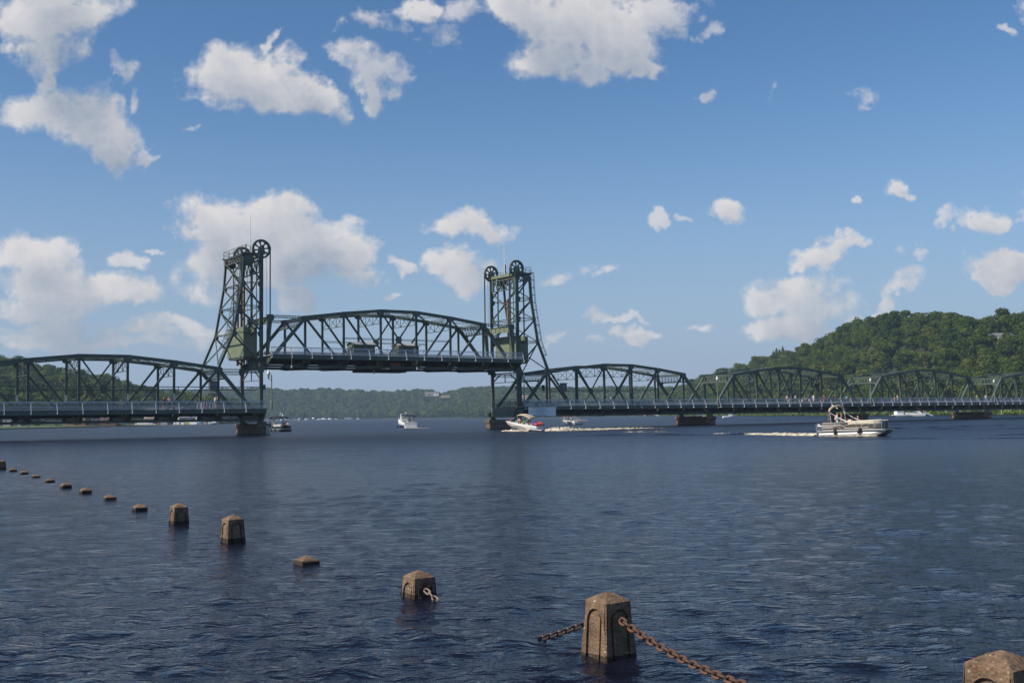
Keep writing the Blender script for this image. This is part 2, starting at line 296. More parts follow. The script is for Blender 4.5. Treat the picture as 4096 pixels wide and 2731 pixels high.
# ------------------------------------------------------------------ water
def water_material():
    m = bpy.data.materials.new('river_water'); m.use_nodes = True; t = m.node_tree; b = t.nodes['Principled BSDF']
    b.inputs['Base Color'].default_value = (0.007, 0.008, 0.016, 1); b.inputs['Specular Tint'].default_value = (0.72, 0.90, 1.0, 1); b.inputs['Roughness'].default_value = 0.05; b.inputs['IOR'].default_value = 1.333
    tcn = t.nodes.new('ShaderNodeTexCoord')
    def noise(scale, sx, sy, det, rot):
        mp = t.nodes.new('ShaderNodeMapping'); mp.inputs['Scale'].default_value = (sx, sy, 1); mp.inputs['Rotation'].default_value = (0,0,rot)
        no = t.nodes.new('ShaderNodeTexNoise'); no.inputs['Scale'].default_value = scale; no.inputs['Detail'].default_value = det; no.inputs['Roughness'].default_value = 0.55
        t.links.new(tcn.outputs['Object'], mp.inputs[0]); t.links.new(mp.outputs[0], no.inputs['Vector']); return no.outputs['Fac']
    def bump(h, dist, prev=None, strength=1.0):
        bp = t.nodes.new('ShaderNodeBump'); bp.inputs['Distance'].default_value = dist; bp.inputs['Strength'].default_value = strength
        t.links.new(h, bp.inputs['Height'])
        if prev: t.links.new(prev, bp.inputs['Normal'])
        return bp.outputs['Normal']
    def vnorm(scale, sx, sy, rot, kx, ky):
        mp = t.nodes.new('ShaderNodeMapping'); mp.inputs['Scale'].default_value = (sx, sy, 1); mp.inputs['Rotation'].default_value = (0,0,rot)
        no = t.nodes.new('ShaderNodeTexNoise'); no.inputs['Scale'].default_value = scale; no.inputs['Detail'].default_value = 3; no.inputs['Roughness'].default_value = 0.6
        t.links.new(tcn.outputs['Object'], mp.inputs[0]); t.links.new(mp.outputs[0], no.inputs['Vector'])
        a = t.nodes.new('ShaderNodeVectorMath'); a.operation = 'SUBTRACT'; a.inputs[1].default_value = (.5,.5,.5); t.links.new(no.outputs['Color'], a.inputs[0])
        b_ = t.nodes.new('ShaderNodeVectorMath'); b_.operation = 'MULTIPLY'; b_.inputs[1].default_value = (kx, ky, 0); t.links.new(a.outputs[0], b_.inputs[0]); return b_.outputs[0]
    ge = t.nodes.new('ShaderNodeNewGeometry')
    def add(a, b_):
        v = t.nodes.new('ShaderNodeVectorMath'); v.operation = 'ADD'; t.links.new(a, v.inputs[0]); t.links.new(b_, v.inputs[1]); return v.outputs[0]
    sp = t.nodes.new('ShaderNodeSeparateXYZ'); t.links.new(ge.outputs['Position'], sp.inputs[0])   # open water is rippled more finely than the sheltered edge
    fr = t.nodes.new('ShaderNodeMapRange'); fr.inputs[1].default_value = 12; fr.inputs[2].default_value = 55; fr.inputs[3].default_value = 0.12; fr.inputs[4].default_value = 1.0; t.links.new(sp.outputs[1], fr.inputs[0])
    rip = t.nodes.new('ShaderNodeVectorMath'); rip.operation = 'SCALE'; t.links.new(add(vnorm(4.2, 0.6, 1.0, 0.15, 0.42, 0.62), vnorm(13.0, 0.6, 1.0, -0.2, 0.28, 0.42)), rip.inputs[0]); t.links.new(fr.outputs[0], rip.inputs['Scale'])
    nv = add(ge.outputs['Normal'], rip.outputs[0])
    rg = t.nodes.new('ShaderNodeMapRange'); rg.inputs[1].default_value = 6; rg.inputs[2].default_value = 110; rg.inputs[3].default_value = 0.05; rg.inputs[4].default_value = 0.36; t.links.new(sp.outputs[1], rg.inputs[0]); t.links.new(rg.outputs[0], b.inputs['Roughness'])
    nn = t.nodes.new('ShaderNodeVectorMath'); nn.operation = 'NORMALIZE'; t.links.new(nv, nn.inputs[0])
    n = bump(noise(1.5, 0.5, 1.1, 3, 0.2), 0.03, nn.outputs[0])
    n = bump(noise(3.6, 0.5, 1.1, 4, -0.15), 0.085, n)
    n = bump(noise(13, 0.6, 1.0, 3, 0.3), 0.026, n)
    t.links.new(n, b.inputs['Normal'])
    return m
WATER = water_material()
SWELLS = [  # boat-wake swells: x0, y0, x1, y1, wavelength, number of crests, height
    (2.0, 118.0, 34.0, 103.0, 2.6, 2.0, 0.17), (27.0, 118.0, 75.0, 150.0, 3.0, 2.0, 0.20), (44.0, 150.0, 90.0, 205.0, 3.2, 1.5, 0.22),
    (-75.0, 128.0, -33.0, 120.0, 3.0, 2.0, 0.13), (22.0, 86.0, 44.0, 80.0, 2.2, 2.0, 0.11), (34.0, 92.0, 62.0, 90.0, 2.4, 1.6, 0.13),
    (-20.0, 205.0, 10.0, 190.0, 3.0, 1.5, 0.12), (10.0, 142.0, 24.0, 133.0, 2.6, 2.0, 0.16), (52.0, 300.0, 85.0, 280.0, 3.0, 1.5, 0.2),
    (40.0, 122.0, 66.0, 120.0, 2.4, 1.5, 0.14)]
def build_water():
    ys = [3.2]
    while ys[-1] < 3200: ys.append(ys[-1]+max(0.035, 0.0056*ys[-1]))
    ys = np.array(ys); aa = np.linspace(-0.66, 0.66, 460)
    Yg, A = np.meshgrid(ys, aa, indexing='ij'); Xg = A*Yg
    cell = np.maximum(np.gradient(ys), 0)[:, None]; cellx = ys[:, None]*(aa[1]-aa[0])
    Z = np.zeros_like(Xg); r = np.random.default_rng(5)
    for i in range(130):
        lam = 0.24*(3.0/0.24)**(r.random()**1.25); th = R(84)+r.normal()*0.62
        k = 2*math.pi/lam; kx, ky = k*math.cos(th), k*math.sin(th)
        amp = 0.0040*lam**0.75*(0.5+r.random()) if lam < 1.2 else 0.0027*lam**0.25
        fade = np.clip((lam/4-np.maximum(cell*abs(ky)/k, cellx*abs(kx)/k))/(lam/8), 0, 1)
        Z += amp*fade*np.sin(kx*Xg+ky*Yg+r.random()*6.283)
    patch = 0.65+0.6*np.sin(Xg*0.21+Yg*0.13+1)*np.sin(Yg*0.17-Xg*0.05)*0.5+0.25*np.sin(Xg*0.06-Yg*0.045)
    Z *= np.clip(patch, 0.35, 1.3)
    for x0, y0, x1, y1, lam, nc, hgt in SWELLS:
        d = np.array((x1-x0, y1-y0)); ln = np.hypot(*d); d = d/ln
        u = (Xg-x0)*d[0]+(Yg-y0)*d[1]; v = -(Xg-x0)*d[1]+(Yg-y0)*d[0]
        v = v+0.5*np.sin(u*0.5)+0.25*np.sin(u*1.3+1)
        env = np.exp(-(v/(lam*nc*0.5))**2)*np.clip(np.minimum(u, ln-u)/(0.25*ln), 0, 1)
        Z += hgt*1.0*env*np.cos(2*math.pi*v/lam)*(0.8+0.3*np.sin(u*0.9))
    Z *= np.clip((900-Yg)/500, 0, 1)
    ny, nx = Xg.shape
    co = np.stack([Xg, Yg, Z], -1).reshape(-1, 3)
    # a skirt so that the river reaches behind the camera and past the sides
    i = np.arange(ny*nx).reshape(ny, nx)
    f = np.stack([i[:-1,:-1], i[:-1,1:], i[1:,1:], i[1:,:-1]], -1).reshape(-1, 4)
    me = bpy.data.meshes.new('water'); me.vertices.add(len(co)); me.vertices.foreach_set('co', co.ravel().astype(np.float32))
    me.loops.add(f.size); me.loops.foreach_set('vertex_index', f.ravel().astype(np.int32))
    me.polygons.add(len(f)); me.polygons.foreach_set('loop_start', np.arange(0, f.size, 4, dtype=np.int32)); me.polygons.foreach_set('loop_total', np.full(len(f), 4, dtype=np.int32))
    me.polygons.foreach_set('use_smooth', np.ones(len(f), bool)); me.materials.append(WATER); me.update(calc_edges=True); me.validate()
    o = bpy.data.objects.new('water', me); C.objects.link(o); structure(o)
build_water()
mb = MB(); mb.box(-4500, 4500, -600, 5000, -6.2, -5.8)
structure(mb.build('river_bed', mat('river_mud', (0.05, 0.035, 0.02), 1.0)))
# ------------------------------------------------------------------ terrain
def interp(tab, a):
    xs = [t[0] for t in tab]
    return [float(np.interp(a, xs, [t[k] for t in tab])) for k in range(1, len(tab[0]))]
# azimuth slope x/y -> shoreline distance, crest distance, terrain height at the crest
RIGHT = [(0.128, 1010, 1180, 13), (0.150, 930, 1080, 18), (0.173, 810, 950, 24), (0.20, 745, 890, 28), (0.224, 712, 850, 33), (0.27, 590, 750, 37), (0.30, 540, 690, 43),
         (0.313, 530, 665, 46), (0.337, 500, 630, 47), (0.372, 470, 600, 44.5), (0.407, 440, 565, 41), (0.449, 405, 530, 36), (0.47, 392, 515, 37), (0.55, 350, 480, 38), (0.66, 310, 440, 38)]
FAR = [(-0.66, 1500, 1900, 44), (-0.40, 1650, 1950, 46), (-0.30, 1800, 2050, 47), (-0.23, 1830, 2050, 50), (-0.208, 1830, 2050, 44), (-0.173, 1830, 2050, 46), (-0.127, 1830, 2050, 39), (-0.081, 1700, 2000, 40),
       (-0.065, 1650, 2000, 33), (-0.046, 1600, 1980, 41), (-0.023, 1500, 1950, 41), (0.011, 1450, 1900, 39), (0.058, 1350, 1850, 35), (0.10, 1250, 1750, 33), (0.154, 1150, 1600, 26), (0.2, 1150, 1600, 20)]
LEFT = [(-0.70, 415, 720, 38), (-0.474, 430, 720, 35), (-0.45, 440, 720, 32), (-0.432, 455, 720, 27), (-0.397, 470, 720, 25), (-0.374, 490, 720, 21), (-0.353, 500, 720, 17), (-0.33, 540, 720, 12), (-0.29, 590, 740, 9), (-0.255, 650, 780, 6), (-0.235, 700, 800, 1)]
def smooth(x): x = max(0.0, min(1.0, x)); return x*x*(3-2*x)
def height(tab, a, y, flat=1.2, toe=0.12):
    ysh, yc, h = interp(tab, a); fr = (y-ysh)/(yc-ysh)
    if fr < 0: return fr*6
    if fr < toe: return 0.25+flat*min(1, fr/toe*3)
    return flat+(h-flat)*smooth((fr-toe)/(1-toe))**0.85 if fr < 1 else h*(1-0.05*min(1, (fr-1)))
FOREST = mat('forest_floor', (0.030, 0.045, 0.014), 1.0, 0, 0.4, 0.05)
def terrain(name, tab, na, frs, **k):
    a0, a1 = tab[0][0], tab[-1][0]; vs = []; fs = []
    for i in range(na+1):
        a = a0+(a1-a0)*i/na; ysh, yc, h = interp(tab, a)
        for fr in frs:
            y = ysh+(yc-ysh)*fr; z = height(tab, a, y, **k) if fr >= 0 else -3.0
            vs.append((a*y, y, z))
    n = len(frs)
    for i in range(na):
        for j in range(n-1): fs.append((i*n+j, (i+1)*n+j, (i+1)*n+j+1, i*n+j+1))
    mb = MB(); mb.add(vs, fs); o = mb.build(name, FOREST, smooth=True, fix=False); structure(o); return o
FRS = [-0.05, 0, 0.02, 0.06, 0.12, 0.2, 0.3, 0.4, 0.5, 0.6, 0.7, 0.8, 0.9, 1.0, 1.2, 1.6]
terrain('hill', RIGHT, 60, FRS); terrain('hill', FAR, 80, FRS); terrain('hill', LEFT, 40, FRS)
# ------------------------------------------------------------------ bridge frame: s along, t away from the camera, z up
BX, BY, BTH = -35.126, 153.479, 0.584827
P = 6.096; SPAN = 7*P; TW = 7.83
bc, bs = math.cos(BTH), math.sin(BTH)
def bw(s, t=0.0, z=0.0): return (BX+s*bc-t*bs, BY+s*bs+t*bc, z)
TZ = [0, 9.3, 10.12, 10.74, 10.74, 10.12, 9.3, 0]; BZ = 2.18
def node(k, t): return Vector((k*P, t, TZ[k]))
def low(k, t): return Vector((k*P, t, BZ))
def plate(mb, c, w, h, t0, th=0.03, cut=0.25):
    x, z = c
    a, b = w/2, h/2; k = cut*min(w, h)
    poly = [(x-a+k,t0,z-b),(x+a-k,t0,z-b),(x+a,t0,z-b+k),(x+a,t0,z+b-k),(x+a-k,t0,z+b),(x-a+k,t0,z+b),(x-a,t0,z+b-k),(x-a,t0,z-b+k)]
    mb.prism(poly, (0, th, 0))
def rail_panel_mesh(w=P/2):
    mb = MB(); tb = 0.028
    z0, zm, z1 = 0.07, 0.44, 0.98
    mb.bar((0,0,z0),(w,0,z0),0.05,0.05); mb.bar((0,0,zm),(w,0,zm),0.04,0.04); mb.bar((0,0,z1),(w,0,z1),0.04,0.035)
    n = 10; p = w/n
    for i in range(-1, n):
        xs = [(i*p+2*p*j/8, zm+0.02+(z1-zm-0.06)*math.sin(math.pi*j/8)**0.8) for j in range(9)]
        for (xa, za), (xb, zb) in zip(xs, xs[1:]):
            if xa < -1e-6 or xb > w+1e-6: continue
            mb.bar((xa,0,za),(xb,0,zb),0.012,tb,(0,0,1) if abs(xb-xa) > 0.02 else (1,0,0))
    h = zm-z0; d = 0.16; m = int(w/d); d = w/m
    for i in range(m):
        for k in range(2):
            za, zb = z0+h*k/2, z0+h*(k+1)/2
            mb.bar((i*d,0,za),((i+1)*d,0,zb),0.012,0.042,(0,1,0)); mb.bar((i*d,0.008,zb),((i+1)*d,0.008,za),0.012,0.042,(0,1,0))
    return mb.mesh('railing_panel', RAILP)
def rail_post_mesh():
    mb = MB()
    mb.bar((0,0,-0.32),(0,0,1.06),0.06,0.06,(0,1,0)); mb.bar((0,0.0,1.0),(0.0,-0.52,-0.45),0.05,0.055,(1,0,0)); mb.bar((0,0.05,-0.42),(0,-0.55,-0.42),0.07,0.07)
    return mb.mesh('railing_post', RAILP)
RAILPANEL, RAILPOST = rail_panel_mesh(), rail_post_mesh()
def span_parts(root, lift=False):
    """every member of one 140 ft Parker through-truss span as a child of root"""
    B = lambda mb, n, m=STEEL: mb.build(n, m, root, fix=False)
    for t, sd in ((0.0, -1), (TW, 1)):
        mb = MB()
        for k in range(1, 6):
            mb.bar(node(k,t), node(k+1,t), 0.40, 0.42); mb.bar(node(k,t)+Vector((0,0,0.23)), node(k+1,t)+Vector((0,0,0.23)), 0.52, 0.03)
        for k in range(1, 7):
            for o in (-0.225, 0.20): plate(mb, (k*P, TZ[k]-0.18), 1.05, 0.85, t+o, 0.025)
        B(mb, 'top_chord')
        mb = MB(); mb.bar(low(0,t), low(7,t), 0.36, 0.34)
        for k in range(0, 8):
            for o in (-0.215, 0.19): plate(mb, (k*P, BZ+0.22), 0.95, 0.8, t+o, 0.025)
        for k in (0, 7): mb.box(k*P-0.28, k*P+0.28, t-0.22, t+0.22, BZ-0.30, BZ-0.17)
        B(mb, 'bottom_chord')
        for a, b in ((low(0,t), node(1,t)), (low(7,t), node(6,t))):
            mb = MB(); mb.bar(a, b, 0.40, 0.42)
            d = (b-a).normalized(); up = d.cross(Vector((0,1,0)))*(1 if b.x > a.x else -1)
            mb.bar(a-up*0.225, b-up*0.225, 0.50, 0.03, up); B(mb, 'end_post')
        for k in range(1, 7):
            mb = MB(); a, b = low(k,t), node(k,t)
            for o in (-0.13, 0.13): mb.bar(a+Vector((o,0,0)), b+Vector((o,0,0)), 0.26, 0.035, (1,0,0))
            mb.bar(a, b, 0.035, 0.24, (1,0,0)); B(mb, 'vertical')
        for a, b, w in ((1,2,.30),(2,3,.26),(3,4,.18),(4,3,.18),(5,4,.26),(6,5,.30)):
            mb = MB(); p, q = node(a,t), low(b,t)
            d = (q-p).normalized(); up = d.cross(Vector((0,1,0)))
            for o in (-w/2+0.02, w/2-0.02): mb.bar(p+up*o, q+up*o, 0.24, 0.04, up)
            mb.bar(p, q, 0.05, w-0.06, up); B(mb, 'diagonal')
        mb = MB()
        zc = 6.42
        for o in (-0.17, 0.15): plate(mb, (3.5*P, zc), 0.85, 1.1, t+o, 0.02, 0.3)
        B(mb, 'gusset_plate')
        mb = MB(); mb.lattice((2*P, t, zc), (5*P, t, zc), 0.20, (0,0,1), 0.05, 0.35, 0.05, 0.10); B(mb, 'longitudinal_strut')
    # portals in the plane of the end posts
    for k0, k1 in ((0,1),(7,6)):
        mb = MB(); top = node(k1,0); dn = (low(k0,0)-top).normalized(); nrm = dn.cross(Vector((0,1,0)))
        def pp(t, e): return Vector((top.x, t, top.z))+dn*e
        mb.bar(pp(0.2,0.15), pp(TW-0.2,0.15), 0.20, 0.16, nrm); mb.bar(pp(0.2,1.75), pp(TW-0.2,1.75), 0.20, 0.14, nrm)
        n = 9; w = (TW-0.4)/n
        for i in range(n):
            mb.bar(pp(0.2+i*w,0.2), pp(0.2+(i+1)*w,1.7), 0.11, 0.05, nrm); mb.bar(pp(0.2+i*w,1.7), pp(0.2+(i+1)*w,0.2), 0.11, 0.05, nrm)
        for s_, t0 in ((1, 0.2), (-1, TW-0.2)):
            arc = [pp(t0+s_*1.35*(1-math.cos(R(90)*j/6)) , 1.82+1.35*(1-math.sin(R(90)*j/6))) for j in range(7)]
            mb.prism([pp(t0,1.75)]+arc, nrm*0.10)
        B(mb, 'portal_frame')
    for k in range(2, 6):
        mb = MB(); zt = TZ[k]-0.12; zb = zt-1.75
        mb.lattice((k*P,0.2,zt),(k*P,TW-0.2,zt),0.28,(0,0,1),0.06,0.45,0.05,0.16); mb.bar((k*P,0.15,zb),(k*P,TW-0.15,zb),0.10,0.10)
        n = 3; w = (TW-0.4)/n
        for i in range(n):
            a, b = 0.2+i*w, 0.2+(i+1)*w
            mb.bar((k*P,a,zt-0.1),(k*P,b,zb),0.06,0.06); mb.bar((k*P,a,zb),(k*P,b,zt-0.1),0.06,0.06)
            if i: mb.bar((k*P,a,zt),(k*P,a,zb),0.07,0.07)
        B(mb, 'sway_frame')
    mb = MB()
    for k in range(1, 6):
        a, b = node(k,0), node(k+1,TW); c, d = node(k,TW), node(k+1,0)
        mb.lattice(a, b, 0.24, (0,0,1), 0.05, 0.5, 0.05, 0.14); mb.lattice(c, d, 0.24, (0,0,1), 0.05, 0.5, 0.05, 0.14)
    for k in (1, 6): mb.lattice(node(k,0), node(k,TW), 0.30, (0,0,1), 0.06, 0.45, 0.05, 0.20)
    B(mb, 'lateral_bracing')
    for k in range(8):
        mb = MB(); x = k*P+(0.12 if k == 0 else -0.12 if k == 7 else 0)
        mb.box(x-0.02, x+0.02, -0.15, TW+0.15, 2.02, 3.30); mb.box(x-0.16, x+0.16, -0.15, TW+0.15, 2.0, 2.03); mb.box(x-0.16, x+0.16, -0.15, TW+0.15, 3.29, 3.32)
        mb.prism([(x-0.03,-0.2,2.1),(x-0.03,-0.2,3.3),(x-0.03,-2.2,3.3),(x-0.03,-2.2,3.05)], (0.06,0,0)); mb.bar((x,-0.2,2.08),(x,-2.2,3.04),0.2,0.03)
        B(mb, 'floor_beam')
    for i in range(6):
        mb = MB(); t = 0.9+i*(TW-1.8)/5; mb.box(0.05, SPAN-0.05, t-0.015, t+0.015, 2.78, 3.28); mb.box(0.05, SPAN-0.05, t-0.09, t+0.09, 2.76, 2.785); B(mb, 'stringer', DARK)
    for t in (-0.75, -1.55):
        mb = MB(); mb.box(0.05, SPAN-0.05, t-0.05, t+0.05, 3.05, 3.38); B(mb, 'stringer', DARK)
    mb = MB(); mb.box(0.02, SPAN-0.02, 0.25, TW-0.25, 3.33, 3.52); B(mb, 'roadway', PLANK)
    mb = MB(); mb.box(0.02, SPAN-0.02, -2.2, -0.25, 3.54, 3.69); B(mb, 'sidewalk', PLANK)
    mb = MB(); mb.box(0.0, SPAN, -2.32, -2.24, 3.12, 3.66); mb.box(0.0, SPAN, -2.36, -2.20, 3.66, 3.69); mb.box(0.0, SPAN, -2.37, -2.20, 3.10, 3.12)
    B(mb, 'fascia_beam')
    mb = MB(); mb.bar((0.0,-2.2,4.76),(SPAN,-2.2,4.76),0.10,0.07); B(mb, 'handrail', RAILP)
    for i in range(14): place('railing_panel', RAILPANEL, root, (i*P/2, -2.2, 3.70))
    for i in range(14 if not lift else 15): place('railing_post', RAILPOST, root, (i*P/2 if i else 0.06, -2.2, 3.70))
    mb = MB()
    for z in (3.95, 4.25, 4.50): mb.bar((0,TW-0.45,z),(SPAN,TW-0.45,z),0.08,0.12)
    for i in range(15): mb.bar((i*P/2 if i else .05,TW-0.40,3.5),(i*P/2 if i else .05,TW-0.40,4.6),0.1,0.1)
    for z in (3.9, 4.2): mb.bar((0,0.40,z),(SPAN,0.40,z),0.06,0.10)
    B(mb, 'guard_rail')
def truss(label, s0, src=None, z=0.0):
    if src: return dup(src, bw(s0, 0, z), BTH, label)
    r = thing('truss_span', label, 'bridge span', bw(s0, 0, z), BTH, 'fixed truss spans of the bridge'); span_parts(r); return r
G = 0.547
S_A, S_C = -0.607-SPAN, SPAN+0.184; S_D = S_C+SPAN+G; S_E = S_D+SPAN+G; S_F = S_E+SPAN+G; S_G = S_F+SPAN+G
spC = truss('green truss span with the white schedule sign, right of the lift towers', S_C)
truss('long green truss span at the left edge with three people at its railing', S_A, spC)
truss('green truss span left of and above the big brown pontoon boat', S_D, spC)
truss('green truss span right of the big pontoon boat, third from the lift span', S_E, spC)
truss('green truss span cut by the right picture edge', S_F, spC)
# extras seen only on single spans
def extra(root, mb, name, m=STEEL): return mb.build(name, m, root, fix=False)
# ------------------------------------------------------------------ lift span, raised
ZL = 7.6
lift = thing('lift_span', 'raised green lift span hanging between the two towers', 'lift bridge', bw(0, 0, ZL), BTH)
span_parts(lift, True)
for t in (0.0, TW):
    for s_, k, u in ((0.75, 1, 0.25), (SPAN-0.75, 6, SPAN-0.25)):
        mb = MB(); mb.bar((u, t, BZ), (s_, t, 9.3), 0.34, 0.30, (1,0,0), 0.40, 0.62); mb.build('batter_post', STEEL, lift, fix=False)
        mb = MB(); mb.lattice((s_-(0.6 if k == 1 else -0.6), t, 9.27), node(k, t)+Vector((0,0,-0.02)), 0.30, (0,0,1), 0.09, 0.4, 0.08, 0.3)
        plate(mb, (s_, 9.1), 1.1, 0.9, t-0.24, 0.03); mb.build('hip_strut', STEEL, lift, fix=False)
for s_ in (0.75, SPAN-0.75):
    mb = MB(); mb.box(s_-0.03, s_+0.03, 0.2, TW-0.2, 8.35, 9.25); mb.box(s_-0.18, s_+0.18, 0.2, TW-0.2, 8.32, 8.36); mb.box(s_-0.18, s_+0.18, 0.2, TW-0.2, 9.24, 9.28)
    for i in range(6): mb.box(s_-0.12, s_+0.12, 0.6+i*1.3, 0.63+i*1.3, 8.36, 9.24)
    mb.build('lifting_girder', STEEL2, lift, fix=False)
    sg = 1 if s_ < 10 else -1
mb = MB()
for t in (0.0, TW):
    for s_ in (0.0, SPAN): mb.prism([(s_-0.35,t-0.12,BZ-0.15),(s_+0.35,t-0.12,BZ-0.15),(s_+0.22,t-0.12,BZ-0.62),(s_-0.22,t-0.12,BZ-0.62)], (0,0.24,0))
mb.build('bearing_shoe', STEEL, lift, fix=False)
mb = MB()
for k in range(7):
    mb.bar((k*P,0,BZ-0.22),((k+1)*P,TW,BZ-0.22),0.16,0.12); mb.bar((k*P,TW,BZ-0.25),((k+1)*P,0,BZ-0.25),0.16,0.12)
mb.build('bottom_bracing', DARK, lift, fix=False)
ROOFM = mat('pale_roof', (0.36, 0.36, 0.35), 0.6, 0, 0.1, 1)
def machine_house(x0, x1, t0, t1):
    zf = 3.55; zw = 5.78; zr = 6.16
    mb = MB(); mb.box(x0, x1, t0, t1, zf, zw)
    tm = (t0+t1)/2
    for x, d in ((x0, 0.04), (x1-0.04, 0.04)): mb.prism([(x,t0,zw),(x,t1,zw),(x,tm,zr-0.06)], (d,0,0))
    h = mb.build('machine_house', mat('house_green', (0.085, 0.115, 0.075), 0.6, 0, 0.15, 1), lift, fix=False)
    mb = MB()
    for ta, tb in ((t0-0.18, tm), (t1+0.18, tm)): mb.prism([(x0-0.2,ta,zw-0.10),(x1+0.2,ta,zw-0.10),(x1+0.2,tb,zr),(x0-0.2,tb,zr)], (0,0,0.06))
    mb.build('roof', ROOFM, h, fix=False)
    mb = MB(); mb.box(x0-0.03, x0-0.004, tm-0.45, tm+0.45, zf+0.05, zf+1.95); mb.build('door', mat('door_green', (0.13,0.15,0.10),0.5), h, fix=False)
    mb = MB(); mb.box(x0-0.045, x0-0.032, tm-0.28, tm+0.28, zf+1.1, zf+1.75); mb.build('window', BLACK, h, fix=False)
    return h
machine_house(14.75, 18.3, 2.0, 4.3); mhB = machine_house(22.4, 25.9, 2.0, 4.3)
mb = MB(); mb.box(25.0, 25.35, 1.95, 1.99, 4.6, 5.3); mb.build('notice', WHITE, mhB, fix=False)
mb = MB()
for z in (4.3, 4.65): mb.bar((18.4,2.6,z),(22.3,2.6,z),0.05,0.05)
for i in range(5): mb.bar((18.5+i*0.94,2.6,3.55),(18.5+i*0.94,2.6,4.68),0.05,0.05)
mb.build('walkway_railing', STEEL, lift, fix=False)
mb = MB(); mb.box(20.0, 22.6, 0.9, 2.4, 2.12, 2.30); mb.box(19.9, 20.1, 0.85, 2.5, 2.1, 3.3); mb.box(22.5, 22.7, 0.85, 2.5, 2.1, 3.3); mb.build('machinery_platform', STEEL, lift, fix=False)
mb = MB(); mb.box(20.3, 22.05, 0.8, 1.5, 2.62, 2.98); eq = mb.build('equipment_cover', mat('orange_paint', (0.55, 0.16, 0.05), 0.6), lift, fix=False)
mb = MB(); mb.box(20.36, 21.99, 0.85, 1.45, 2.3, 2.62); mb.build('equipment_base', mat('machine_grey', (0.2,0.2,0.2)), eq, fix=False)
mb = MB(); mb.lathe([(0.45,-0.05),(0.5,0),(0.45,0.05)], 20); me_ = mb
me_.xf(Matrix.Translation((20.9,1.7,2.95)) @ Matrix.Rotation(R(90),4,'X')); me_.build('drive_wheel', DARK, lift, fix=False)
mb = MB(); mb.box(16.0, 24.0, 2.6, 5.2, BZ-0.62, BZ-0.30); mb.build('service_pit', DARK, lift, fix=False)
for s_, t, zt in ((3.0, -2.45, 3.2), (23.1, -2.45, 3.2)):
    mb = MB(); mb.tube([(s_,t+0.2,zt+0.1),(s_,t-0.1,zt+0.1),(s_,t-0.1,zt-1.15)],0.035,6); sg_ = mb.build('signal_bracket', STEEL2, lift, fix=False)
    mb = MB(); mb.lathe([(0.05,0.25),(0.13,0.22),(0.13,0.10),(0.09,0.08),(0.14,0.04),(0.13,-0.1),(0.05,-0.14)],10,(s_,t-0.1,zt-1.3)); mb.build('navigation_light', ALU, sg_, fix=False)
mb = MB(); mb.lathe([(0.03,0.2),(0.10,0.16),(0.12,0.0),(0.08,-0.12)],10,(17.6,1.0,BZ-0.85)); mb.bar((17.6,1.0,BZ-0.65),(17.6,1.0,BZ-0.3),0.04,0.04); mb.build('navigation_light', ALU, lift, fix=False)
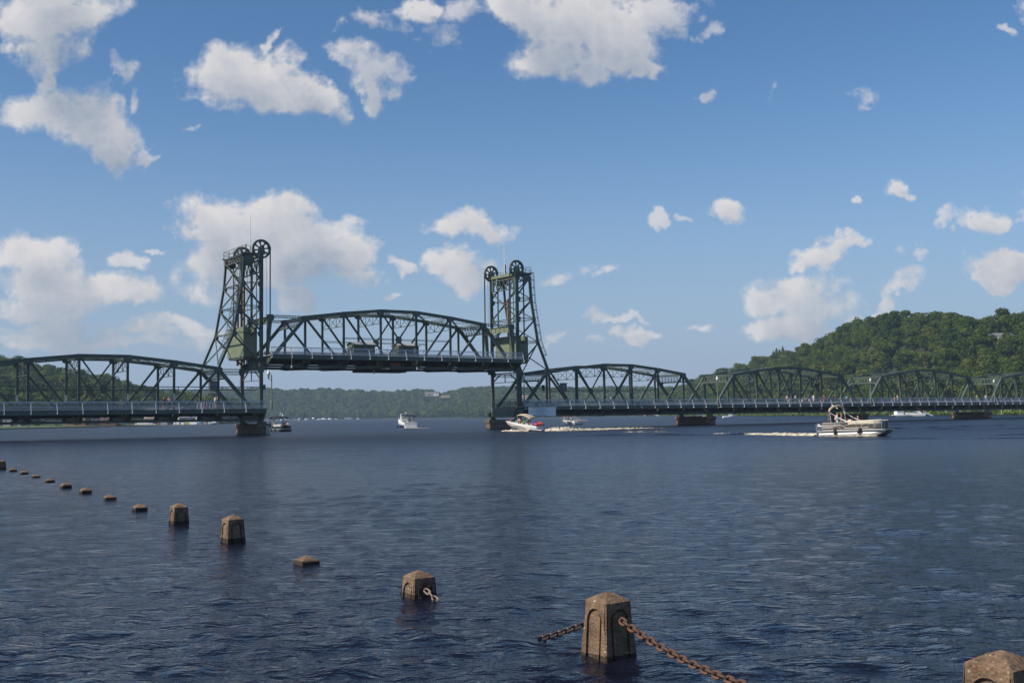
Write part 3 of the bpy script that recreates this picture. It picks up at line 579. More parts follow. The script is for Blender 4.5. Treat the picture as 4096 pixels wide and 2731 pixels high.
# ------------------------------------------------------------------ lift towers
SC = 0.55                                        # column line beyond the end of the lift span
LEG = [(0.0+2.15, 25.25), (2.75, 21.4), (3.4, 18.1), (4.05, 14.3), (6.05, 9.55)]   # back leg: distance behind the column line, z
LEG = [(2.50, 25.2), (2.78, 21.4), (3.35, 18.1), (4.02, 14.3), (6.05, 9.55)]
def tower(label, sg, s_base):
    """sg=-1: legs lean towards -s (left tower); s_base: column line"""
    r = thing('lift_tower', label, 'bridge tower', bw(s_base, 0, 0), BTH, 'lift towers of the bridge')
    X = lambda d: sg*d
    B = lambda mb, n, m=STEEL, par=None: mb.build(n, m, par or r, fix=False)
    def near(t): return t
    for t in (0.0, TW):
        mb = MB()
        for o in (-0.2, 0.2): mb.bar((o,t,1.75),(o,t,26.0),0.42,0.05,(1,0,0))
        mb.bar((0,t,1.75),(0,t,26.0),0.06,0.36,(1,0,0))
        mb.bar((0,t-0.24,1.75),(0,t-0.24,26.0),0.05,0.16,(1,0,0))
        mb.box(-0.45,0.45,t-0.4,t+0.4,1.6,1.8); mb.prism([(-0.42,t-0.05,1.8),(0.42,t-0.05,1.8),(0.22,t-0.05,2.5),(-0.22,t-0.05,2.5)],(0,0.1,0))
        for d, z in LEG[1:4]: plate(mb, (X(0.2), z), 0.75, 0.8, t-0.2, 0.02)
        plate(mb, (X(0.1), 9.2), 0.9, 1.0, t-0.2, 0.02)
        B(mb, 'column')
        mb = MB(); lg = [Vector((X(d), t, z)) for d, z in LEG]
        for a, b in zip(lg, lg[1:]):
            dd = (b-a).normalized(); up = dd.cross(Vector((0,1,0)))
            for o in (-0.13, 0.13): mb.bar(a+up*o, b+up*o, 0.30, 0.04, up)
            mb.bar(a, b, 0.05, 0.24, up)
        for d, z in LEG[1:4]: plate(mb, (X(d-0.12), z-0.1), 0.62, 0.75, t-0.17, 0.02)
        B(mb, 'back_leg')
        for (d, z) in LEG[1:4]:
            mb = MB(); mb.lattice((X(0),t,z+0.15),(X(d),t,z+0.15),0.18,(0,0,1),0.05,0.3,0.05,0.12); B(mb, 'strut')
        for z in (9.2, 8.85): 
            mb = MB(); mb.lattice((X(0),t,z),(X(5.95),t,z),0.18,(0,0,1),0.05,0.3,0.05,0.12); B(mb, 'strut')
        zc = [22.0, 18.5, 14.8, 10.2]
        for (d, z), zz in zip(LEG[:4], zc):
            mb = MB(); p = Vector((X(d),t,z-0.2)); q = Vector((X(0.1),t,zz)); dd = (q-p).normalized(); up = dd.cross(Vector((0,1,0)))
            for o in (-0.09, 0.09): mb.bar(p+up*o, q+up*o, 0.16, 0.035, up)
            mb.bar(p, q, 0.04, 0.16, up); B(mb, 'diagonal')
        mb = MB(); plate(mb, (X(1.9), 24.9), 1.7, 1.15, t-0.2, 0.03, 0.35)
        mb.bar((X(0.2),t,25.75),(X(3.0),t,25.75),0.3,0.16); mb.bar((X(0.2),t,24.6),(X(2.4),t,24.6),0.2,0.12); mb.bar((X(0.3),t,24.6),(X(1.1),t,25.7),0.1,0.08); B(mb, 'head_girder')
        # sheave on the column top
        mb = MB(); c = Vector((0,t,26.42)); Rr = 1.36; hw = 0.20
        Rw = 0.30
        def disc_ring(r0, r1, y0, y1, n=40, a0=0, a1=2*math.pi):
            for i in range(n):
                a, b = a0+(a1-a0)*i/n, a0+(a1-a0)*(i+1)/n
                pa = [(c.x+rr*math.cos(x), y, c.z+rr*math.sin(x)) for rr, x, y in ((r0,a,y0),(r1,a,y0),(r1,b,y0),(r0,b,y0))]
                mb.prism(pa, (0, y1-y0, 0))
        disc_ring(1.10, 1.36, t-hw, t+hw); disc_ring(0.0001, 0.34, t-0.3, t+0.3, 16)
        nsp = 8
        for i in range(nsp):
            a = 2*math.pi*i/nsp+0.2
            w0, w1, w2 = 0.30, 0.15, 0.34
            u = Vector((math.cos(a),0,math.sin(a))); v = Vector((-math.sin(a),0,math.cos(a)))
            pts = [(0.28,-w0/2),(0.65,-w1/2),(1.12,-w2/2),(1.12,w2/2),(0.65,w1/2),(0.28,w0/2)]
            mb.prism([tuple(c+u*p+v*q-Vector((0,0.05,0))) for p, q in pts], (0,0.1,0))
        sh = B(mb, 'sheave')
        mb = MB(); disc_ring(1.362, 1.40, t-hw*0.9, t+hw*0.9, 36, R(0), R(180)); B(mb, 'rope_groove', mat('sheave_rim', (0.16,0.145,0.11), 0.6), sh)
        mb = MB()
        for o in (-0.42, 0.34): mb.prism([(-0.45,t+o,25.6),(0.45,t+o,25.6),(0.28,t+o,26.75),(-0.28,t+o,26.75)],(0,0.08,0))
        mb.bar((0,t-0.5,26.42),(0,t+0.5,26.42),0.22,0.22); mb.ball((0,t-0.46,26.85),0.2,0.1,0.16); B(mb, 'bearing_stand')
        # ropes: lift-span side and counterweight side
        for xo, zb, nm in ((X(-1.33), 16.75, 'lift_rope'), (X(1.33), 15.1, 'counterweight_rope')):
            mb = MB()
            for j in (-0.12, 0.0, 0.12): mb.tube([(xo,t+j,26.4),(xo,t+j,zb)],0.045,6)
            B(mb, nm, ROPE)
        mb = MB(); mb.tube([(X(-0.75),t-0.1,25.4),(X(-0.75),t-0.1,9.5)],0.02,5); B(mb, 'operating_rope', ROPE)
    # frames between the two trusses
    def xb(name, d0, z0, d1, z1, w=0.14, m=STEEL):
        mb = MB()
        a, b, c_, d_ = Vector((X(d0),0.15,z0)), Vector((X(d1),TW-0.15,z1)), Vector((X(d0),TW-0.15,z0)), Vector((X(d1),0.15,z1))
        mb.bar(a, b, w, w); mb.bar(c_+Vector((X(0.05),0,0)), d_+Vector((X(0.05),0,0)), w, w); return mb
    for (d0, z0), (d1, z1) in zip(LEG[:4], LEG[1:5]):
        mb = xb('', d0, z0-0.2, d1, z1+0.15); B(mb, 'cross_bracing')
        mb = MB(); mb.bar((X(d1),0.1,z1),(X(d1),TW-0.1,z1),0.16,0.14); 
        if z1 > 10: B(mb, 'strut')
    for z0, z1 in ((23.1, 18.3), (18.1, 15.4), (15.2, 9.4)):
        if z0 > 16: mb = xb('', 0, z0, 0, z1, 0.16); B(mb, 'cross_bracing')
        mb = MB(); mb.bar((0,0.1,z1-0.1),(0,TW-0.1,z1-0.1),0.14,0.14); B(mb, 'strut')
    mb = MB()   # lattice girder joining the column heads, lift-span side
    mb.bar((0,0.2,24.95),(0,TW-0.2,24.95),0.3,0.2); mb.bar((0,0.2,23.2),(0,TW-0.2,23.2),0.2,0.14)
    n = 5; w = (TW-1.2)/n
    for i in range(n):
        mb.bar((0,0.6+i*w,23.25),(0,0.6+(i+0.5)*w,24.9),0.12,0.10,(1,0,0)); mb.bar((0,0.6+(i+1)*w,23.25),(0,0.6+(i+0.5)*w,24.9),0.12,0.10,(1,0,0))
    for t in (0.5, TW-0.5): mb.box(-0.12,0.12,t-0.3,t+0.3,23.15,25.6)
    B(mb, 'portal_girder')
    mb = MB()
    mb.bar((0,0.2,25.6),(0,TW-0.2,25.6),0.5,0.5); mb.bar((X(1.4),0.2,25.45),(X(1.4),TW-0.2,25.45),0.3,0.4); B(mb, 'sheave_girder', STEEL2)
    mb = MB(); d = LEG[0][0]+0.08   # outer head truss with W lacing
    mb.bar((X(d),0,25.55),(X(d),TW,25.55),0.34,0.12); mb.bar((X(d),0,24.72),(X(d),TW,24.72),0.34,0.12)
    n = 6; w = (TW-1.0)/n
    for i in range(n):
        mb.bar((X(d),0.4+i*w,24.78),(X(d),0.4+(i+0.5)*w,25.5),0.10,0.10,(1,0,0)); mb.bar((X(d),0.4+(i+1)*w,24.78),(X(d),0.4+(i+0.5)*w,25.5),0.10,0.10,(1,0,0))
    mb.box(min(X(d-0.1),X(d+0.2)),max(X(d-0.1),X(d+0.2)),TW-0.5,TW+0.15,24.68,25.6); B(mb, 'head_truss', mat('weathered_steel', (0.13,0.125,0.10),0.6))
    mb = MB(); mb.box(min(X(0.5),X(d+0.25)), max(X(0.5),X(d+0.25)), -0.2, TW+0.2, 25.63, 25.68); B(mb, 'platform')
    mb = MB()
    for z in (26.25, 26.75):
        mb.path([(X(0.8),TW+0.2,z),(X(d+0.2),TW+0.2,z),(X(d+0.2),-0.2,z),(X(1.7),-0.2,z)],0.05,0.05)
    for p in ((0.8,TW+.2),(2.0,TW+.2),(d+.2,TW+.2),(d+.2,5.6),(d+.2,3.6),(d+.2,1.6),(d+.2,-.2),(1.7,-.2)): mb.bar((X(p[0]),p[1],25.68),(X(p[0]),p[1],26.78),0.05,0.05)
    B(mb, 'platform_railing')
    mb = MB(); mb.tube([(X(0.2),3.9,25.8),(X(0.2),3.9,29.5),(X(0.2),3.9,32.0)],[0.08,0.06,0.03],8); B(mb, 'flag_pole', mat('pole_white', (0.7,0.7,0.7)))
    mb = MB(); mb.bar((X(0.7),4.4,25.7),(X(0.7),4.4,27.4),0.16,0.16); wl = B(mb, 'warning_light_post')
    mb = MB(); mb.lathe([(0.08,0),(0.12,0.1),(0.10,0.28),(0.03,0.34)],8,(X(0.7),4.4,27.4)); B(mb, 'warning_light', mat('red_lens', (0.5,0.05,0.03), 0.3), wl)
    # lower frame: strut, V knees, hanger
    mb = MB(); mb.lattice((0,0.2,9.15),(0,TW-0.2,9.15),0.3,(0,0,1),0.06,0.35,0.06,0.14)
    mb.bar((0,0.15,7.75),(0,TW-0.15,7.75),0.08,0.10)
    for a, b in ((0.2,2.4),(TW-0.2,TW-2.4)): mb.bar((0,a,7.85),(0,b,9.05),0.16,0.16)
    mb.bar((0,TW/2,7.75),(0,TW/2,9.1),0.12,0.12); B(mb, 'clearance_frame')
    # ladder with cage up the near back leg
    mb = MB(); pts = [Vector((X(dd+0.30), 0.15, z)) for dd, z in [LEG[0], LEG[1], LEG[2], LEG[3], (5.9, 9.9)]]
    pts[0].z = 26.4
    for o in (-0.22, 0.22): mb.path([p+Vector((0,o,0)) for p in pts], 0.05, 0.06)
    tot = 0
    def along(z):
        for a, b in zip(pts, pts[1:]):
            if b.z <= z <= a.z: return a+(b-a)*((a.z-z)/(a.z-b.z))
        return pts[-1]
    z = 10.1
    while z < 26.2: p = along(z); mb.bar(p-Vector((0,0.22,0)), p+Vector((0,0.22,0)), 0.03, 0.03); z += 0.33
    lad = B(mb, 'ladder')
    mb = MB(); z = 12.2; hoops = []
    while z < 26.6:
        p = along(z); h = [p+Vector((X(0.72*math.sin(a)), -0.36*math.cos(a), 0)) for a in [R(180)*j/8 for j in range(9)]]
        mb.path(h, 0.03, 0.06); hoops.append(h); z += 1.25
    for j in (1, 3, 4, 5, 7): mb.path([h[j] for h in hoops], 0.03, 0.03)
    B(mb, 'ladder_cage', STEEL, lad)
    mb = MB(); mb.box(min(X(-0.2),X(-0.55)),max(X(-0.2),X(-0.55)),-0.35,0.1,6.4,7.1); B(mb, 'junction_box')
    mb = MB()
    for t, x in ((2.6, 1.6), (5.2, 1.6)): mb.box(X(x)-0.14, X(x)+0.14, t-0.14, t+0.14, 10.0, 21.8)
    B(mb, 'counterweight_guide', TIMBER)
    mb = MB()
    for t in (0.9, 2.2): mb.bar((X(-0.1),t,9.4),(X(-0.1),t,24.8),0.1,0.1)
    B(mb, 'conduit', STEEL)
    return r
tL = tower('left lift tower with a dark sheave pair and ladder, beside the span with people', -1, -SC)
tR = tower('right lift tower standing beside the white schedule sign', 1, SPAN+SC)
for tw_, x_ in ((tR, -0.42), (tL, 0.42)):
    mb = MB(); mb.box(x_-0.04, x_+0.04, 0.25, TW-0.25, 3.05, 3.72)
    for i in range(11): mb.box(x_-0.06, x_+0.06, 0.6+i*0.64, 0.68+i*0.64, 3.2, 3.5)
    mb.build('roadway_lip', mat('weathered_concrete', (0.20,0.18,0.155), 0.9, 0, 0.3, 2), tw_, fix=False)
    mb = MB(); mb.box(x_-0.03, x_+0.03, 0.25, TW-0.25, 2.1, 3.045); mb.box(x_-0.12, x_+0.12, 0.25, TW-0.25, 2.06, 2.10); mb.build('end_girder', STEEL, tw_, fix=False)
    mb = MB()
    for z in (4.1, 4.5, 4.9): mb.bar((x_*0.6,0.3,z),(x_*0.6,TW-0.3,z),0.05,0.06)
    for i in range(5): mb.bar((x_*0.6,0.6+i*1.65,3.7),(x_*0.6,0.6+i*1.65,4.92),0.06,0.06)
    mb.build('end_railing', STEEL, tw_, fix=False)
CWM = mat('counterweight_green', (0.165, 0.19, 0.115), 0.65, 0, 0.12, 0.7)
def counterweight(label, sg, s_base):
    r = thing('counterweight', label, 'counterweight', bw(s_base+sg*1.45, TW/2, 10.8), BTH, 'lift tower counterweights')
    X = lambda d: sg*(d-1.45)
    mb = MB(); h = TW/2-0.5
    # two arms at the top leave a notch for the ropes on each side
    x0, x1 = sorted((X(0.42), X(2.42)))
    mb.box(x0, x1, -h, h, 0.28, 3.35)
    xa, xb_ = sorted((X(1.72), X(2.42))); mb.box(xa, xb_, -h, h, 3.352, 4.5)
    xa, xb_ = sorted((X(0.42), X(0.95))); mb.box(xa, xb_, -h, h, 3.352, 4.5)
    xa, xb_ = sorted((X(0.952), X(1.718))); mb.box(xa, xb_, -h+1.1, h-1.1, 3.352, 4.5)
    mb.build('casing', CWM, r, fix=False)
    mb = MB(); xa, xb_ = sorted((X(0.5), X(2.3))); mb.box(xa, xb_, -h+0.25, h-0.25, 0.0, 0.276); mb.build('base_slab', STEEL, r, fix=False)
    mb = MB()
    for t in (-h-0.012, h): mb.box(x0, x1, t, t+0.012, 2.3, 2.33)
    for x in ((x0-0.012, x0), (x1, x1+0.012)): mb.box(x[0], x[1], -0.02, 0.02, 0.9, 2.9)
    mb.build('plate_seam', STEEL, r, fix=False)
    return r
counterweight('olive steel counterweight box hanging low inside the left lift tower', -1, -SC)
counterweight('dark green counterweight box hanging inside the right lift tower', 1, SPAN+SC)
# ------------------------------------------------------------------ piers
def pier_material():
    m = bpy.data.materials.new('pier_stone'); m.use_nodes = True; t = m.node_tree; b = t.nodes['Principled BSDF']
    tcn = t.nodes.new('ShaderNodeTexCoord'); br = t.nodes.new('ShaderNodeTexBrick'); mp = t.nodes.new('ShaderNodeMapping'); mp.inputs['Rotation'].default_value = (R(90),0,0)
    br.inputs['Color1'].default_value = (0.26,0.17,0.105,1); br.inputs['Color2'].default_value = (0.20,0.135,0.09,1); br.inputs['Mortar'].default_value = (0.10,0.075,0.06,1)
    br.inputs['Scale'].default_value = 1.0; br.inputs['Mortar Size'].default_value = 0.012; br.inputs['Brick Width'].default_value = 1.3; br.inputs['Row Height'].default_value = 0.5
    no = t.nodes.new('ShaderNodeTexNoise'); no.inputs['Scale'].default_value = 2.2; no.inputs['Detail'].default_value = 8
    mx = t.nodes.new('ShaderNodeMix'); mx.data_type = 'RGBA'; mx.blend_type = 'MULTIPLY'; mx.inputs[0].default_value = 0.8
    rp = t.nodes.new('ShaderNodeValToRGB'); rp.color_ramp.elements[0].position = 0.35; rp.color_ramp.elements[0].color = (0.35,0.33,0.32,1); rp.color_ramp.elements[1].position = 0.62
    t.links.new(tcn.outputs['Object'], mp.inputs[0]); t.links.new(tcn.outputs['Object'], no.inputs['Vector']); t.links.new(mp.outputs[0], br.inputs['Vector'])
    t.links.new(no.outputs['Fac'], rp.inputs['Fac']); t.links.new(br.outputs['Color'], mx.inputs[6]); t.links.new(rp.outputs['Color'], mx.inputs[7])
    # wet, stained band above the water line
    ge = t.nodes.new('ShaderNodeNewGeometry'); sp = t.nodes.new('ShaderNodeSeparateXYZ'); t.links.new(ge.outputs['Position'], sp.inputs[0])
    ad = t.nodes.new('ShaderNodeMath'); ad.operation = 'MULTIPLY_ADD'; ad.inputs[1].default_value = 0.25; t.links.new(no.outputs['Fac'], ad.inputs[0]); t.links.new(sp.outputs[2], ad.inputs[2])
    mr = t.nodes.new('ShaderNodeMapRange'); mr.inputs[1].default_value = 0.28; mr.inputs[2].default_value = 0.5; mr.inputs[3].default_value = 0.45; mr.inputs[4].default_value = 1.0
    t.links.new(ad.outputs[0], mr.inputs[0])
    m2 = t.nodes.new('ShaderNodeMix'); m2.data_type = 'RGBA'; m2.blend_type = 'MULTIPLY'; m2.inputs[0].default_value = 1.0
    t.links.new(mx.outputs[2], m2.inputs[6]); t.links.new(mr.outputs[0], m2.inputs[7]); t.links.new(m2.outputs[2], b.inputs['Base Color'])
    b.inputs['Roughness'].default_value = 0.9
    bp = t.nodes.new('ShaderNodeBump'); bp.inputs['Distance'].default_value = 0.05; t.links.new(no.outputs['Fac'], bp.inputs['Height']); t.links.new(bp.outputs['Normal'], b.inputs['Normal'])
    return m
PIER = pier_material()
def pier(label, sc, first=None):
    if first: return dup(first, bw(sc, TW/2, 0), BTH, label)
    r = thing('pier', label, 'bridge pier', bw(sc, TW/2, 0), BTH, 'stone piers standing in the river')
    h = TW/2+0.75
    def sec(w, hh, c): return [(-w+c,-hh),(w-c,-hh),(w,-hh+c),(w,hh-c),(w-c,hh),(-w+c,hh),(-w,hh-c),(-w,-hh+c)]
    mb = MB(); mb.loft([[(x,y,z) for x, y in sec(w, hh, 0.18)] for w, hh, z in ((0.98, h, -3), (0.88, h-0.08, 1.0))], closed=True); mb.build('shaft', PIER, r, fix=False)
    mb = MB(); mb.loft([[(x,y,z) for x, y in sec(w, hh, 0.2)] for w, hh, z in ((1.0, h+0.04, 1.002), (1.03, h+0.08, 1.06), (1.03, h+0.08, 1.52), (0.98, h+0.03, 1.60))], closed=True); mb.build('cap', PIER, r, fix=False)
    for x in (-0.28, 0.28):
        for t in (-TW/2, TW/2):
            mb = MB(); mb.prism([(x-0.27,t-0.3,1.601),(x+0.27,t-0.3,1.601),(x+0.14,t-0.3,1.88),(x-0.14,t-0.3,1.88)],(0,0.6,0)); mb.build('bearing', STEEL, r, fix=False)
    return r
p0 = pier('stone pier under the left lift tower with a gauge board', -0.35)
pier('tan stone pier under the right lift tower behind the white speedboat', SPAN+0.35, p0)
pier('brown stone pier with an iron ladder, left of the wake of the big pontoon boat', S_D-G/2, p0)
pier('brown stone pier right behind the big pontoon boat canopy', S_E-G/2, p0)
pier('brown stone pier furthest to the right near the anchored white boats', S_F-G/2, p0)
# gauge board on the left pier
gb = thing('gauge_board', 'white water gauge board with numbers on the left pier', 'gauge board', bw(0.12, -0.86, 0), BTH)
mb = MB(); mb.box(-0.26, 0.26, -0.10, -0.06, 0.06, 1.30); mb.build('board', mat('board_white', (0.42,0.41,0.38),0.7,0,0.2,5), gb, fix=False)
for i, ch in enumerate('3456'): text('number', ch, 0.26, BLACK, gb, (-0.08, -0.104, 1.16-i*0.32), (R(90),0,0))
mb = MB()
for i in range(13): mb.box(0.06, 0.06+(0.18 if i % 3 == 0 else 0.1), -0.108, -0.102, 0.12+i*0.095, 0.145+i*0.095)
mb.build('tick_marks', BLACK, gb, fix=False)
il = thing('iron_ladder', 'rusty iron ladder fixed to the end of the brown stone pier', 'ladder', bw(S_D-G/2-1.06, TW/2+2.9, 0), BTH)
mb = MB()
for o in (-0.2, 0.2): mb.bar((0,o,0.05),(0,o,1.55),0.04,0.04)
for i in range(6): mb.bar((0,-0.2,0.15+i*0.26),(0,0.2,0.15+i*0.26),0.03,0.03)
mb.build('rungs', mat('rusty_iron', (0.14,0.07,0.04),0.8), il, fix=False)
# ------------------------------------------------------------------ schedule sign
sg = thing('schedule_sign', 'white bridge opening schedule sign hung under the sidewalk railing', 'sign', bw(43.52, -2.42, 2.08), BTH)
SIGNW = mat('sign_white', (0.85,0.85,0.85),0.5,0,0.05,1); SIGNB = mat('sign_black', (0.05,0.055,0.06),0.6)
mb = MB(); mb.box(0, 5.45, -0.03, 0.03, 0, 1.5); mb.build('panel', SIGNW, sg, fix=False)
for i, (tx, sz, z) in enumerate([('BRIDGE OPENING SCHEDULE', 0.22, 1.33), ('MAY 15 THRU OCTOBER 15', 0.13, 1.06), ('8AM TO MIDNIGHT - EVERY 30 MINUTES', 0.13, 0.92), ('MIDNIGHT TO 8AM - 2 HOUR ADVANCE NOTICE REQUIRED', 0.13, 0.78),
        ('OCTOBER 16 THRU MAY 14', 0.13, 0.59), ('24 HOUR ADVANCE NOTICE REQUIRED', 0.13, 0.45), ('CALL 651-234-7110 FOR ADVANCE NOTICE', 0.14, 0.24), ('TENDER MONITORS MARINE RADIO CHANNEL 16', 0.13, 0.09)]):
    text('lettering', tx, sz, SIGNB, sg, (2.3, -0.034, z), (R(90),0,0))
# ------------------------------------------------------------------ street lamps on the bridge
GLOBE = mat('lamp_globe', (0.62,0.62,0.58),0.25,0,0.03,1)
def acorn(mb, c, k=1.0):
    mb.lathe([(0.10*k,0),(0.20*k,0.12*k),(0.23*k,0.30*k),(0.19*k,0.48*k),(0.10*k,0.60*k),(0.07*k,0.63*k),(0.05*k,0.72*k),(0.01*k,0.78*k)],12,c)
lp = thing('street_lamp', 'green street lamp with globe on a side bracket by the left lift tower', 'street lamp', bw(0.2, -2.1, 3.69), BTH, 'street lamps on the bridge')
mb = MB(); mb.lathe([(0.16,0),(0.16,1.0),(0.11,1.1),(0.10,1.3),(0.07,4.0),(0.06,4.5),(0.1,4.55),(0.02,4.8)],10); mb.build('post', STEEL2, lp, fix=False)
mb = MB(); mb.tube([(0,0,3.7),(-0.1,0,4.05),(-0.3,0,4.15),(-0.46,0,4.22)],0.035,6); mb.lathe([(0.05,0),(0.12,0.12),(0.14,0.38),(0.10,0.42)],10,(-0.46,0,4.15)); mb.build('bracket', STEEL2, lp, fix=False)
mb = MB(); acorn(mb, (-0.46,0,4.57), 1.15); mb.build('globe', GLOBE, lp, smooth=True)
lq = thing('street_lamp', 'street lamp with white globe beside the right lift tower', 'street lamp', bw(42.95, -2.1, 3.69), BTH, 'street lamps on the bridge')
mb = MB(); mb.lathe([(0.16,0),(0.16,1.0),(0.11,1.1),(0.10,1.3),(0.07,4.0),(0.07,4.1),(0.14,4.2),(0.13,4.45)],10); mb.build('post', STEEL2, lq, fix=False)
mb = MB(); acorn(mb, (0,0,4.4), 1.15); mb.build('globe', GLOBE, lq, smooth=True)
dup(lq, bw(S_D-0.2, -2.1, 3.69), BTH, 'street lamp with white globe in front of the portal left of the big pontoon boat')
dup(lq, bw(S_E-0.2, -2.1, 3.69), BTH, 'street lamp with white globe right above the big pontoon boat')
dup(lq, bw(S_F-0.2, -2.1, 3.69), BTH, 'street lamp with white globe nearest the right picture edge')
# ------------------------------------------------------------------ traffic gear on the bridge
RED = mat('signal_red', (0.55,0.04,0.03),0.5); YEL = mat('barrier_yellow', (0.65,0.48,0.03),0.5)
bg_ = thing('barrier_gate', 'red and white picket gate across the bridge sidewalk by the man in white', 'gate', bw(-10.0, -1.5, 3.55), BTH)
mb = MB()
for i in range(6): mb.bar((i*0.42,0.3,0.1),(i*0.42+0.1,0.3,1.05),0.05,0.09)
mb.bar((0,0.3,0.95),(2.3,0.3,0.95),0.04,0.06); mb.build('picket', WHITE, bg_, fix=False)
mb = MB(); mb.prism([(0.95,0.2,0.25),(1.1,0.2,0.05),(1.25,0.2,0.25),(1.25,0.2,0.95),(1.1,0.2,1.15),(0.95,0.2,0.95)],(0,0.04,0)); mb.build('stop_panel', RED, bg_, fix=False)
mb = MB()
for i in range(5): mb.ball((i*0.5,0.3,1.2),0.06)
mb.build('gate_light', RED, bg_, fix=False)
ts = thing('traffic_signal', 'small black traffic signal on the green post right of the schedule sign', 'traffic light', bw(48.4, 0.2, 6.3), BTH)
mb = MB(); mb.box(-0.16,0.16,-0.15,0.15,0,0.95); mb.build('housing', BLACK, ts, fix=False)
mb = MB()
for i in range(3): mb.tube([(-0.3,0,0.18+i*0.3),(-0.16,0,0.18+i*0.3)],0.12,10)
mb.build('visor', BLACK, ts, fix=False); mb = MB(); mb.bar((0.1,0.05,0.9),(0.85,0.05,0.9),0.05,0.05); mb.build('bracket', STEEL, ts, fix=False)
yb = thing('yellow_barrier', 'yellow folded barrier arm behind the railing above the schedule sign', 'barrier', bw(46.6, -0.4, 3.55), BTH)
mb = MB(); mb.bar((0.1,0,0.55),(1.2,0,0.5),0.12,0.14); mb.build('arm', YEL, yb, fix=False); mb = MB(); mb.box(-0.3,0.25,-0.2,0.2,0,0.9); mb.build('housing', STEEL, yb, fix=False)
for i, (s_, lab) in enumerate(((-7.4, 'grey control cabinet high on the truss post above the man in white'), (52.6, 'grey control cabinet high on the truss right of the schedule sign'))):
    cb = thing('control_cabinet', lab, 'cabinet', bw(s_, 0.3, 6.2), BTH, 'control cabinets on the trusses')
    mb = MB(); mb.box(-0.5,0.5,-0.3,0.3,0,1.3); mb.build('housing', mat('cabinet_grey', (0.13,0.14,0.14),0.5), cb, fix=False)
    mb = MB(); mb.box(-0.6,0.6,-0.4,0.4,1.3,1.4); mb.build('cap', DARK, cb, fix=False)
for k, s_ in enumerate((S_A+2*P, S_A+3*P, S_A+4*P, S_A+5*P)):
    for t in ((0.0,) if k > 1 else (TW,)):
        h = thing('height_marker', ['white narrow marker on the truss post furthest left in the left span', 'white narrow marker on the post right of the left span middle', 'white narrow marker on the truss post left of the two women', 'white narrow marker on the truss post right of the two women'][k], 'marker', bw(s_, t-0.2, 4.9), BTH, 'white markers on the truss posts')
        mb = MB(); mb.box(-0.1,0.1,-0.03,0.03,0,0.95); mb.build('plate', WHITE, h, fix=False)
        mb = MB()
        for i in range(4): mb.box(-0.08,0.08,-0.036,-0.032,0.1+i*0.22,0.16+i*0.22)
        mb.build('stripe', DARK, h, fix=False)
# utility pipes along the truss
for s0, s1, z, lab in ((S_A+1, -0.3, 6.75, 'pair of green conduit pipes running along the left truss span'), (43.6, 54.5, 6.55, 'green conduit pipes running from the right tower along the truss')):
    cp = thing('conduit_pipe', lab, 'pipe', bw(s0, -0.3, z), BTH)
    mb = MB(); mb.tube([(0,0,0),(s1-s0,0,0)],0.06,6); mb.tube([(0,0,-0.4),(s1-s0-1,0,-0.4)],0.05,6)
    for i in range(int((s1-s0)/3)): mb.bar((i*3,0.0,-0.45),(i*3,0.0,0.1),0.08,0.08)
    mb.build('pipe', STEEL, cp, fix=False)
# ------------------------------------------------------------------ people
SKIN = mat('skin', (0.50, 0.29, 0.20), 0.55, 0, 0.06, 8); SKINT = mat('tanned_skin', (0.40, 0.19, 0.11), 0.5, 0, 0.06, 8)
def cloth(name, c): return mat('cloth_'+name, c, 0.9, 0, 0.15, 6)
HAIR = {'blond': mat('hair_blond', (0.42,0.29,0.12), 0.6), 'brown': mat('hair_brown', (0.07,0.04,0.025), 0.6), 'black': mat('hair_black', (0.015,0.012,0.01), 0.5), 'grey': mat('hair_grey', (0.42,0.40,0.38), 0.6),
        'white': mat('cap_white', (0.75,0.74,0.72), 0.8), 'red': mat('cap_red', (0.55,0.05,0.04), 0.8)}
def skin_mesh(verts, edges, name, sub=1):
    """verts: (x,y,z,r) or (x,y,z,rx,ry); one continuous surface grown round the skeleton"""
    me = bpy.data.meshes.new('skel'); me.from_pydata([v[:3] for v in verts], edges, [])
    o = bpy.data.objects.new('skel', me); C.objects.link(o)
    o.modifiers.new('skin', 'SKIN'); sk = me.skin_vertices[0].data
    for i, v in enumerate(verts): sk[i].radius = (v[3], v[4] if len(v) > 4 else v[3]); sk[i].use_root = (i == 0)
    md = o.modifiers.new('sub', 'SUBSURF'); md.levels = sub; md.render_levels = sub
    dg = bpy.context.evaluated_depsgraph_get(); res = bpy.data.meshes.new_from_object(o.evaluated_get(dg)); res.name = name
    bpy.data.objects.remove(o); bpy.data.meshes.remove(me)
    res.polygons.foreach_set('use_smooth', [True]*len(res.polygons)); return res
def V(*a): return Vector(a)
